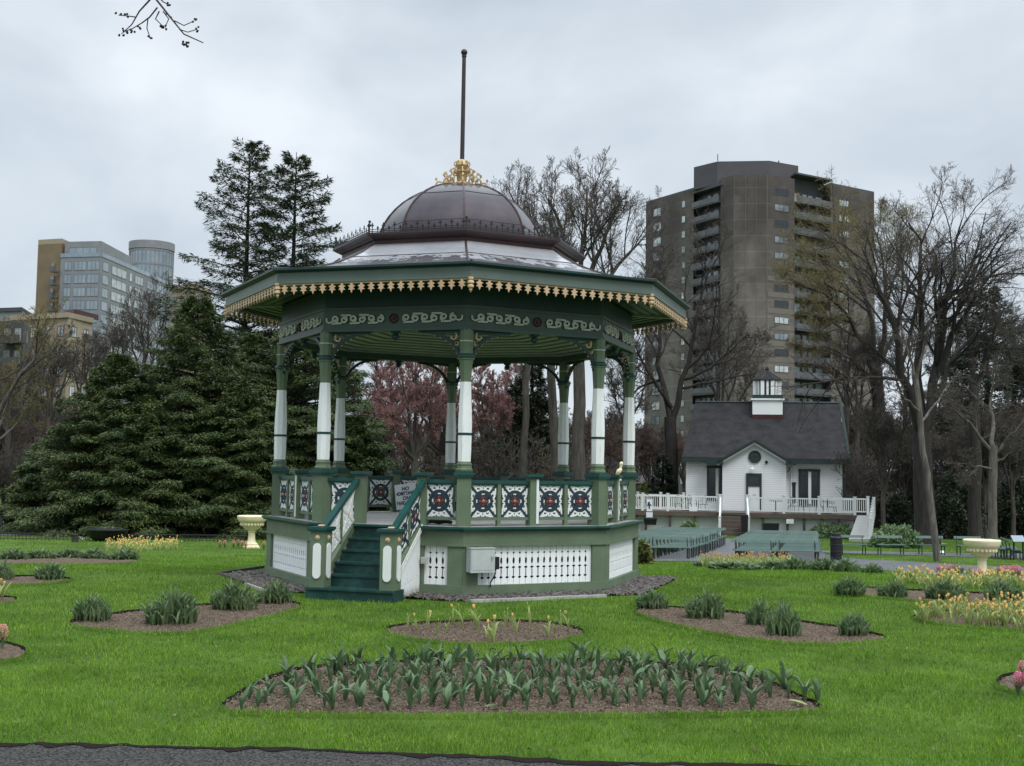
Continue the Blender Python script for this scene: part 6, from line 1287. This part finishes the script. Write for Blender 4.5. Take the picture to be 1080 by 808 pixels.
# ------------------------------------------------------------------ garden plants
def leaf(L, w_, a0, bend, az, fold=.25, n=7, base=(0, 0, 0), tw=0.0):
    """curved lance leaf: vertices and quads"""
    V = []; p = np.array([0., 0.]); 
    for i in range(n):
        t = i / (n - 1); an = a0 + bend * t * t; wd = w_ * (math.sin(PI * min(.985, .12 + .88 * t)) ** .8) * .5 + .001
        ca, sa = math.cos(az + tw * t), math.sin(az + tw * t); c = np.array([p[0] * math.cos(az), p[0] * math.sin(az), p[1]]) + base; sd = np.array([-sa, ca, 0]); nn = np.array([-math.cos(an) * math.cos(az), -math.cos(an) * math.sin(az), math.sin(an)])
        V += [c - sd * wd + nn * wd * fold * 2, c, c + sd * wd + nn * wd * fold * 2]
        p = p + np.array([math.sin(an), math.cos(an)]) * L / (n - 1)
    F = [q for i in range(n - 1) for q in ((3 * i, 3 * i + 1, 3 * i + 4, 3 * i + 3), (3 * i + 1, 3 * i + 2, 3 * i + 5, 3 * i + 4))]; return V, F
def add_tulip(mb, r, c=(0, 0, 0), h=.36, n=4, wide=1.0, bud=True, mi=0, mb_i=0, bloom=None, spread=1.0):
    az = r.uniform(0, 6.28)
    for k in range(n):
        L = h * r.uniform(.75, 1.12); V, F = leaf(L, L * .20 * wide * r.uniform(.8, 1.25), r.uniform(.05, .32) * spread, r.uniform(.2, 1.5) * spread, az + k * 2.4 + r.uniform(-.4, .4), r.uniform(.15, .5), 7, np.array(c), r.uniform(-.8, .8)); mb.add(V, F, mi)
    if bud or bloom is not None:
        tx, ty = r.uniform(-.03, .03), r.uniform(-.03, .03); hh = h * r.uniform(.85, 1.1); top = (c[0] + tx, c[1] + ty, c[2] + hh); mb.tube([c, (c[0] + tx * .4, c[1] + ty * .4, c[2] + hh * .5), top], [.006, .005, .004], 5, mb_i)
        if bloom is None: mb.lathe([(.004, -.005), (.012, .012), (.011, .03), (.002, .045)], 6, top, mi=mb_i)
        else:
            for k in range(6):
                a = k * PI / 3; V, F = leaf(.066, .038, .50, -.9, a, .2, 5, np.array(top)); mb.add(V, F, bloom)
rt = random.Random(11); TM = []
for i in range(26):
    m_ = MB(); add_tulip(m_, rt, h=rt.uniform(.27, .37), n=rt.choice((4, 4, 5, 6)), wide=rt.uniform(.75, 1.05), bud=rt.random() < .35, spread=rt.uniform(1.0, 1.7)); TM.append(m_.mesh('tulip_plant', M['tulip'], 60))
def place(pts, meshes, name, label, cat, group, zoff=.01, s=(.85, 1.2), mn=1):
    out_ = []
    for px, py in pts:
        p = G(px, py); o = link(name, rt.choice(meshes), None, (p[0], p[1], p[2] + zoff), rt.uniform(0, 6.28), rt.uniform(*s)); o.rotation_euler = (rt.gauss(0, .10), rt.gauss(0, .10), o.rotation_euler.z); tag(o, label, cat, group); out_.append(o)
    return out_
# front bed, four loose rows
rows = []
for y0, xa, xb, n in ((748, 300, 800, 22), (741, 275, 835, 35), (733, 283, 828, 37), (725, 296, 812, 37), (717, 314, 790, 36), (710, 332, 765, 33), (704, 360, 735, 26)):
    for i in range(n): rows.append((xa + (xb - xa) * (i + .5 + rt.uniform(-.35, .35)) / n, y0 + rt.uniform(-4, 4)))
rows = [q for q in rows if not (q[1] < 712 and rt.random() < .15)]
place(rows, TM, 'tulip_plant', 'blue-green tulip plant without flower in the large front bed', 'tulip', 'tulip plants in the front bed', .012, (.64, .94))
place([(254, 753), (272, 748), (262, 741), (285, 733), (862, 744), (848, 739)], TM, 'tulip_plant', 'smaller tulip plant at the tapering tip of the large front bed', 'tulip', 'tulip plants at the bed tips', .012, (.6, .8))
# fallen leaves on the bed
for px, py, lb, mt in ((851, 748, 'pale fallen leaf lying at the right tip of the front bed', 'paleleaf'), (527, 750, 'green tulip leaf lying flat on the soil in the front bed', 'tulip')):
    V, F = leaf(.20, .075, 1.35, .3, rt.uniform(0, 6), .15); m_ = MB(); m_.add(V, F); p = G(px, py); tag(m_.build('fallen_leaf', M[mt], local=True, loc=(p[0], p[1], p[2] + .04)), lb, 'leaf')
# dense clumps
CM = []
for i in range(4):
    m_ = MB(); 
    for k in range(72):
        a = rt.uniform(0, 6.28); q = rt.uniform(0, 1) ** .6 * .46; add_tulip(m_, rt, (q * math.cos(a), q * math.sin(a) * .7, 0), rt.uniform(.36, .58) * (1.10 - .95 * q), rt.choice((3, 4, 5)), .66, rt.random() < .5, spread=1.0 + 1.0 * q)
    CM.append(m_.mesh('tulip_clump', M['tulip2'], 60))
def clump(px, py, wpx, label, i, hs=1.0):
    p = G(px, py); w_ = wpx * p[1] / FOC; s = w_ / 1.0; o = link('tulip_clump', CM[i % 4], None, (p[0], p[1], p[2] + .01), rt.uniform(-.5, .5) + (PI if i % 2 else 0), (s, s, hs)); return tag(o, label, 'tulips')
for i, (px, py, w_, lb, hs) in enumerate(((97, 656, 42, 'small leafy tulip clump at the left end of the left bed', .75), (180, 659, 58, 'largest leafy tulip clump in the middle of the left bed', .95), (247, 644, 48, 'leafy tulip clump right of the middle in the left bed', .85), (290, 637, 40, 'leafy tulip clump at the right end of the left bed, near the gravel', .7),
        (688, 643, 36, 'low leafy tulip clump at the left end of the right bed', .62), (743, 653, 46, 'leafy tulip clump in the middle of the right bed', .85), (803, 660, 34, 'slim leafy tulip clump just left of the tallest one in the right bed', .7), (826, 671, 40, 'leafy tulip clump nearest the camera in the right bed', .85), (901, 671, 40, 'lone leafy tulip clump at the right end of the right bed', .65),
        (52, 612, 34, 'leafy tulip clump alone in the second bed at the left', .65), (3, 612, 26, 'leafy tulip clump cut by the left picture edge', .65),
        (12, 591, 34, 'leafy tulip clump at the left end of the farther left bed', .62), (42, 590, 34, 'second leafy tulip clump from the left in the farther left bed', .62), (70, 589, 32, 'third leafy tulip clump from the left in the farther left bed', .62), (100, 590, 34, 'fourth leafy tulip clump from the left in the farther left bed', .66), (130, 591, 38, 'leafy tulip clump at the right end of the farther left bed', .66),
        (897, 629, 40, 'leafy tulip clump at the left end of the middle right bed', .72), (941, 631, 34, 'small leafy tulip clump second from the left in the middle right bed', .6), (998, 633, 44, 'leafy tulip clump between the two drifts of yellow tulips', .7), (1058, 634, 44, 'leafy tulip clump below the right cream urn', .7),
        (838, 601, 34, 'leafy clump right of the peach tulips by the path', .8), (868, 602, 34, 'leafy clump in the middle of the long bed by the path', .8), (893, 603.5, 30, 'leafy clump toward the right end of the long bed by the path', .75), (920, 605, 26, 'low leafy clump ending the long bed by the path', .5), (775, 601, 60, 'broad leafy clump beneath the peach tulips by the path', .5), (812, 601, 40, 'leafy clump right under the peach tulips by the path', .55), (748, 598, 34, 'leafy clump at the left start of the long bed by the path', .45),
        (1008, 606, 22, 'dark leafy tuft just left of the right urn foot', .45), (1062, 608, 30, 'dark leafy tuft right of the right urn foot', .5), (700, 582, 26, 'low leafy tuft with peach flowers at the plaza edge beside the bandstand', .4))):
    clump(px, py, w_, lb, i, hs)
# flowering tulips, one object each
def bloomers(mt):
    L_ = []
    for i in range(5):
        m_ = MB(); add_tulip(m_, rt, h=rt.uniform(.30, .42), n=rt.choice((4, 5)), wide=.55, bud=False, bloom=1, spread=1.2); L_.append(m_.mesh('tulip', [M['paleleaf'], M[mt]], 60))
    return L_
YT, PT = bloomers('yellow'), bloomers('peach'); PLAIN = []
for i in range(4): m_ = MB(); add_tulip(m_, rt, h=rt.uniform(.22, .36), n=rt.choice((3, 4)), wide=.7, bud=True); PLAIN.append(m_.mesh('tulip', M['paleleaf'], 60))
def scatter(poly, n): 
    o_ = []; xs_ = [p[0] for p in poly]; ys_ = [p[1] for p in poly]
    while len(o_) < n:
        p = (rt.uniform(min(xs_), max(xs_)), rt.uniform(min(ys_), max(ys_)))
        if inside(np.array([p]), poly)[0]: o_.append(p)
    return o_
S_ = lambda a: (a * .85, a * 1.15)
place(scatter([(962, 653), (1000, 646), (1085, 646), (1085, 666), (1035, 663), (970, 659)], 125), YT + PLAIN[:1], 'tulip', 'yellow and orange tulip with pale leaves in the nearest drift at the right edge', 'tulip', 'tulips in the near right drift', s=(.55, .95))
def drift(poly, n, mt, label, h, bloomf=.75):
    m_ = MB(); P0 = None
    for px, py in scatter(poly, n):
        p = G(px, py); P0 = p if P0 is None else P0; bl = rt.random() < bloomf
        add_tulip(m_, rt, p + np.array([0, 0, .01]), h * rt.uniform(.6, 1.15), rt.choice((3, 4, 5)), .62, not bl, bloom=1 if bl else None, spread=1.3)
    return tag(m_.build('flower_drift', [M['paleleaf'], M[mt]], loc=P0), label, 'tulips', kind='stuff')
drift([(940, 614), (985, 609), (1070, 612), (1085, 622), (1000, 624), (945, 620)], 170, 'yellow', 'drift of pale yellow and orange tulips below the right cream urn', .27, .5)
drift([(738, 596), (760, 594), (830, 595), (835, 599), (760, 600), (740, 599)], 150, 'peach', 'drift of peach tulips in the long bed beside the plaza', .38, .9)
drift([(110, 577), (130, 575), (190, 576), (196, 580), (150, 584), (112, 583)], 170, 'yellow', 'drift of yellow tulips in front of the dark evergreens at the left', .34, .9)
place([(470, 668), (478, 662), (515, 677), (522, 672), (585, 670), (592, 666), (535, 661), (450, 664), (560, 663), (500, 661), (430, 666), (488, 664), (578, 674), (520, 680), (462, 672), (505, 666), (545, 669), (600, 668), (440, 667), (532, 664)], YT[:3] + PLAIN, 'tulip', 'sparse pale yellow-green tulip in the small middle bed', 'tulip', 'sparse tulips in the middle bed', s=S_(.78))
place([(683, 589), (692, 586), (704, 583)], PT, 'tulip', 'single peach tulip at the plaza edge right of the bandstand', 'tulip', 'peach tulips beside the bandstand', s=S_(1.2))
place([(2, 634), (-3, 636)], YT, 'tulip', 'yellow tulip in the bed cut by the left picture edge', 'tulip', 'yellow tulips at the left edge', s=S_(1.0))
# hyacinths
def hyac(mt):
    m_ = MB(); r = random.Random(4)
    for k in range(6): V, F = leaf(.26, .03, r.uniform(.1, .4), r.uniform(.2, .8), k * 1.05 + r.uniform(-.2, .2), .3); m_.add(V, F, 0)
    m_.tube([(0, 0, 0), (0, 0, .13)], .010, 6, 0)
    for k in range(70):
        z = .13 + .17 * k / 70; q = .048 * math.sin(PI * min(.98, .14 + .86 * k / 70)) ** .6 + .006; a = k * 2.4; c = np.array([q * math.cos(a), q * math.sin(a), z])
        for j in range(5): V, F = leaf(.022, .012, 1.0 + r.uniform(-.3, .3), .8, a + (j - 2) * .75, .2, 3, c); m_.add(V, F, 1)
    return m_.mesh('hyacinth', [M['tulip'], M[mt]])
HP, HS = hyac('pink'), hyac('salmon')
def hy(pts, me, lb, grp, s): 
    for px, py in pts: p = G(px, py); tag(link('hyacinth', me, None, (p[0], p[1], p[2] + .01), rt.uniform(0, 6), s), lb, 'hyacinth', grp)
hy([(1079, 723)], HP, 'pink hyacinth farther back at the right picture edge', None, .85); hy([(1074, 736), (1083, 737)], HP, 'pink hyacinth nearest the camera at the right picture edge', 'near pink hyacinths at the right edge', .85)
hy([(2, 686)], HS, 'salmon pink hyacinth at the left picture edge', None, 1.0)
hy([(990, 609), (996, 610), (1001, 608), (1006, 610)], HP, 'pink hyacinth left of the right urn', 'pink hyacinths left of the urn', 1.0); hy([(1028, 613), (1034, 614)], HP, 'pink hyacinth at the foot of the right urn', 'pink hyacinths at the urn foot', .9)
hy([(1056, 613), (1059, 612), (1068, 612), (1072, 611), (1075, 613), (1064, 613)], HP, 'pink hyacinth right of the right urn', 'pink hyacinths right of the urn', 1.1)
hy([(232, 579), (237, 579), (246, 579), (251, 578), (255, 579), (259, 580), (278, 580)], HS, 'salmon pink hyacinth beside the left urn', 'salmon hyacinths by the left urn', 1.1)
# ------------------------------------------------------------------ urns
def urn(p, h, label):
    t = thing('stone_urn', label, 'urn', p, .3); s = h
    m_ = MB(); m_.bx(-.235 * s, .235 * s, -.235 * s, .235 * s, 0, .05 * s); m_.prism([(-.21 * s, -.21 * s), (.21 * s, -.21 * s), (.21 * s, .21 * s), (-.21 * s, .21 * s)], .05 * s, .10 * s, 0, [(-.19 * s, -.19 * s), (.19 * s, -.19 * s), (.19 * s, .19 * s), (-.19 * s, .19 * s)])
    m_.lathe([(a * s, z * s) for a, z in ((.19, .10), (.20, .12), (.19, .145), (.15, .17), (.125, .21), (.11, .30), (.105, .40), (.10, .48), (.12, .50), (.125, .52), (.11, .54))], 24); m_.build('pedestal', M['cream'], t, smooth=35, local=True)
    m_ = MB(); m_.lathe([(a * s, z * s) for a, z in ((.10, .535), (.18, .57), (.27, .64), (.33, .72), (.35, .76), (.345, .78), (.41, .82), (.44, .88), (.455, .94), (.46, .955), (.46, .985), (.44, 1.0), (.40, .985), (.36, .93))], 32)
    bw = m_.build('bowl', M['cream'], t, smooth=35, local=True)
    m_ = MB()
    for k in range(22):
        a = 2 * PI * k / 22; m_.ball((.335 * s * math.cos(a), .335 * s * math.sin(a), .735 * s), .042 * s, 7, 5, sc=(1, 1, 1.35))
    m_.build('egg_moulding', M['cream'], bw, smooth=60, local=True)
    m_ = MB(); m_.lathe([(.02, .93 * s), (.40 * s, .935 * s), (.40 * s, .955 * s), (.02, .965 * s)], 20); m_.build('soil', M['soil'], bw, local=True); return t
p = G(1036, 611); urn(p, 42 * p[1] / FOC, 'cream painted stone urn on a pedestal among pink flowers at the right'); p = G(265, 578); urn(p, 33.5 * p[1] / FOC, 'cream painted stone urn on a pedestal beside the dark evergreens left of the bandstand')
# bird statue behind the bandstand
Yb = 33.5; p = gp(654.5, Yb); zt_ = at(655, 487, Yb)[2] - p[2]; t = thing('bird_statue', 'cream painted bird statue on a slim pedestal seen over the right bandstand railing', 'statue', p); k = Yb / FOC
m_ = MB(); zb = zt_ - 20 * k; m_.lathe([(.20, 0), (.20, .1), (.12, .16), (.09, .3), (.08, zb - .2), (.13, zb - .06), (.13, zb - .02), (.05, zb)], 14); m_.build('pedestal', M['cream'], t, smooth=35, local=True)
m_ = MB(); zz = lambda d: zt_ - d * k
m_.tube([(-.13, 0, zz(13.5)), (-.08, 0, zz(12)), (-.02, 0, zz(10.5)), (.02, 0, zz(8.5)), (.025, 0, zz(6)), (.015, 0, zz(4)), (.02, 0, zz(2.4)), (.05, 0, zz(1.7))], [.015, .06, .10, .075, .05, .045, .06, .03], 10)
m_.ball((.028, 0, zz(2.3)), .062, 10, 8); m_.tube([(.06, 0, zz(2.4)), (.085, 0, zz(4)), (.08, 0, zz(5.5))], [.03, .022, .008], 7); m_.tube([(.02, 0, zz(12)), (.03, 0, zz(15)), (.0, 0, zz(20))], [.04, .025, .04], 8); m_.build('bird', M['cream'], t, smooth=60, local=True)
# ------------------------------------------------------------------ green benches
def bench_proto(L, label, loc, rz, group):
    t = thing('green_bench', label, 'bench', loc, rz, group)
    m_ = MB()
    for y in (-.19, -.07, .05): m_.bx(-L / 2, L / 2, y, y + .095, .425, .455)
    m_.build('seat', M['benchgreen'], t, local=True); m_ = MB()
    V = [(-L / 2, .245, .72), (L / 2, .245, .72), (L / 2, .275, .83), (-L / 2, .275, .83)]; m_.add(V + [(a, b_ + .035, c) for a, b_, c in V], [(0, 1, 2, 3), (4, 5, 6, 7), (0, 1, 5, 4), (1, 2, 6, 5), (2, 3, 7, 6), (3, 0, 4, 7)]); m_.build('backrest', M['benchgreen'], t, local=True)
    for x in (-L / 2 + .12, L / 2 - .16):
        m_ = MB(); m_.bx(x, x + .045, -.19, -.145, 0, .42); m_.bx(x, x + .045, .17, .215, 0, .42); m_.bx(x, x + .045, -.19, .215, .385, .42); m_.tube([(x + .022, .19, .40), (x + .022, .245, .66), (x + .022, .275, .80)], .022, 5); m_.build('leg', M['benchiron'], t, local=True)
    return t
L1 = 1.62; first = None; GRP = 'green benches packed in rows before the hall'; nb_ = 0; Z = [0]
for gi, (xa, xb, ya, yb, n) in enumerate(((640, 742, 46.8, 62, 15), (772, 872, 44.8, 60, 15))):
    w0 = at(xa, 585, ya)[0]; w1 = at(xb, 585, ya)[0]; k = int((w1 - w0) / (L1 + .03))
    for ri in range(n):
        Yr = ya + .95 * ri
        # the rows slide to the right as they go back, as the photo shows
        for c in range(k):
            x = w0 + (c + .5) * (L1 + .05) + rt.uniform(-.03, .03) + (.31 * ri if gi == 0 else .285 * ri); p = (x, Yr, float(gz(Yr)) + .012); lb = 'one of the green wooden benches packed tightly in the ' + ('left' if gi == 0 else 'right') + ' block before the white hall'; g_ = GRP + (', left block' if gi == 0 else ', right block')
            if Yr > 58 and gi == 1: continue
            if first is None: first = bench_proto(L1, lb, p, 0, g_)
            else: dup(first, p, rt.uniform(-.012, .012), lb, g_)
for px, py, lb, rz, Y in ((902, 578.5, 'lone green bench nearest the black litter bin on the grass', 0, 53), (942, 579.5, 'second lone green bench right of the litter bin', 0, 53.2), (985, 580.5, 'lone green bench behind the leaning tree trunk', 0, 53.4), (1025, 582, 'lone green bench partly hidden by the right urn', 0, 53.5)):
    p = gp(px - 3, Y); o = dup(first, p, rz, lb, 'lone green benches on the grass'); o.scale = (.76, 1, 1)
for i, (px, Y) in enumerate(((1052, 51), (1058, 51.8), (1064, 52.6), (1068, 50.2))):
    p = gp(px, Y); o = dup(first, p, 1.25, 'dark green bench seen end-on in the cluster beside the info panel', 'benches clustered by the info panel')
# litter bin
p = G(882, 591); t = thing('litter_bin', 'round black litter bin at the edge of the plaza by the benches', 'bin', p); s = 28.5 * p[1] / FOC
m_ = MB(); m_.lathe([(.20, 0), (.225, .02), (.235, s * .78), (.235, s * .80)], 20); m_.build('body', M['black'], t, smooth=40, local=True); m_ = MB(); m_.lathe([(.255, s * .80), (.26, s * .84), (.24, s * .87), (.17, s * .90), (.165, s * .99), (.15, s), (.12, s)], 20); m_.build('lid', M['black'], t, smooth=40, local=True)
m_ = MB(); 
for z in (.06, .30, .55): m_.lathe([(.232, s * z + .02), (.243, s * z + .03), (.243, s * z + .045), (.232, s * z + .055)], 20, cap=False)
m_.build('hoop', M['iron'], t, local=True)
# info panel, small plaque
p = gp(1073, 49.5); t = thing('info_panel', 'slanted pale blue information panel on a dark stand at the right edge', 'information panel', p); q = at(1073, 568, 49.5)[2] - p[2]
m_ = MB(); V = [(-.26, -.14, q - .12), (.26, -.14, q - .12), (.26, .14, q + .12), (-.26, .14, q + .12)]; m_.add(V + [(a, b_ + .02, c - .03) for a, b_, c in V], [(0, 1, 2, 3), (4, 5, 6, 7), (0, 1, 5, 4), (1, 2, 6, 5), (2, 3, 7, 6), (3, 0, 4, 7)]); m_.build('panel', M['bluepanel'], t, local=True)
m_ = MB(); m_.bx(-.22, -.17, -.03, .03, 0, q - .03); m_.bx(.17, .22, -.03, .03, 0, q - .03); m_.bx(-.22, .22, -.02, .02, .3, .36); m_.build('stand', M['iron'], t, local=True)
p = G(994, 585); t = thing('plant_plaque', 'small white plaque on the grass beside the leaning tree', 'plaque', p); m_ = MB(); V = [(-.11, -.05, .08), (.11, -.05, .08), (.11, .05, .17), (-.11, .05, .17)]; m_.add(V + [(a, b_ + .02, c - .02) for a, b_, c in V], [(0, 1, 2, 3), (4, 5, 6, 7), (0, 1, 5, 4), (1, 2, 6, 5), (2, 3, 7, 6), (3, 0, 4, 7)]); m_.build('face', M['signwhite'], t, local=True); m_ = MB(); m_.bx(-.02, .02, -.01, .02, 0, .12); m_.build('stake', M['iron'], t, local=True)
# black bowl planter, tub with white flowers and low fence at the left
p = G(113, 570.5); t = thing('iron_bowl', 'wide shallow black iron bowl planter under the dark evergreens', 'planter', p); s = 42 * p[1] / FOC / 2
m_ = MB(); m_.lathe([(s * .40, 0), (s * .66, .04), (s * .80, .16), (s * .92, .36), (s, .48), (s * 1.03, .49), (s * 1.03, .52), (s * .97, .52), (s * .9, .47)], 28); m_.build('bowl', M['black'], t, smooth=40, local=True); m_ = MB(); m_.lathe([(.02, .44), (s * .91, .445), (s * .91, .455), (.02, .46)], 20); m_.build('soil', M['soil'], t, local=True)
p = G(79, 572); t = thing('tree_stump', 'small dark weathered stump with ivy and white flowers left of the iron bowl', 'stump', p); m_ = MB(); m_.lathe([(.17, 0), (.13, .1), (.12, .25), (.14, .34), (.05, .36)], 10); m_.build('stump', M['barkdark'], t, local=True)
mw = leafmat('white_petal', (.75, .78, .68), (.8, .8, .75), .1); m_ = MB()
for k in range(26): c = np.array([.22 + rt.uniform(-.06, .42), rt.uniform(-.15, .15), rt.uniform(.05, .22)]); V, F = leaf(.10, .05, rt.uniform(.2, 1.4), .5, rt.uniform(0, 6), .2, 4, c); m_.add(V, F, rt.choice((0, 0, 1)))
m_.build('flowers', [M['tulip2'], mw], t, local=True)
a, b_ = gp(-60, 55.5), gp(262, 56.5); t = thing('low_fence', 'low dark picket edging fence in front of the evergreens at the left', 'fence', a); d = b_ - a; l = np.linalg.norm(d[:2]); m_ = MB(); k = int(l / .16)
for i in range(k): q = a + d * i / k; m_.bx(q[0] - .010, q[0] + .010, q[1] - .010, q[1] + .010, float(gz(q[1])), float(gz(q[1])) + .34)
m_.build('pickets', M['iron'], t); m_ = MB()
for z in (.08, .31): m_.tube([a + ZV * z, a + d * .5 + ZV * z, b_ + ZV * z], .016, 5)
m_.build('rail', M['iron'], t)
a = gp(-2, 60); t = thing('low_bench', 'dark bench cut by the left picture edge on the far lawn', 'bench', a); m_ = MB(); m_.bx(-.9, .25, -.2, .2, .40, .46); m_.build('seat', M['benchiron'], t, local=True); m_ = MB(); m_.bx(.08, .14, -.2, .2, 0, .4); m_.build('leg', M['benchiron'], t, local=True); m_ = MB(); m_.bx(-.9, .25, .18, .22, .46, .85); m_.build('backrest', M['benchiron'], t, local=True)

# a little leaf litter on the lawn
n = 520; P = np.stack([rng.uniform(-14, 16, n), rng.uniform(9.6, 24, n)], 1); k = np.ones(n, bool)
for W_ in list(NEARBEDS) + [GRAV]: k &= ~inside(P, W_)
P = P[k]; n = len(P); a = rng.uniform(0, 2 * PI, n); l = rng.uniform(.012, .032, n); u = np.c_[np.cos(a), np.sin(a), rng.uniform(-.5, .5, n)] * l[:, None]; v = np.c_[-np.sin(a), np.cos(a), rng.uniform(-.5, .5, n)] * l[:, None] * .55; c = np.c_[P, gz(P[:, 1]) + .045]
V = np.stack([c - u, c + v, c + u, c - v], 1).reshape(-1, 3); tag(link('leaf_litter', npmesh('leaf_litter', V, np.arange(4 * n).reshape(-1, 4), M['chip'])), 'scattered small brown leaves on the lawn', 'leaves', kind='stuff')
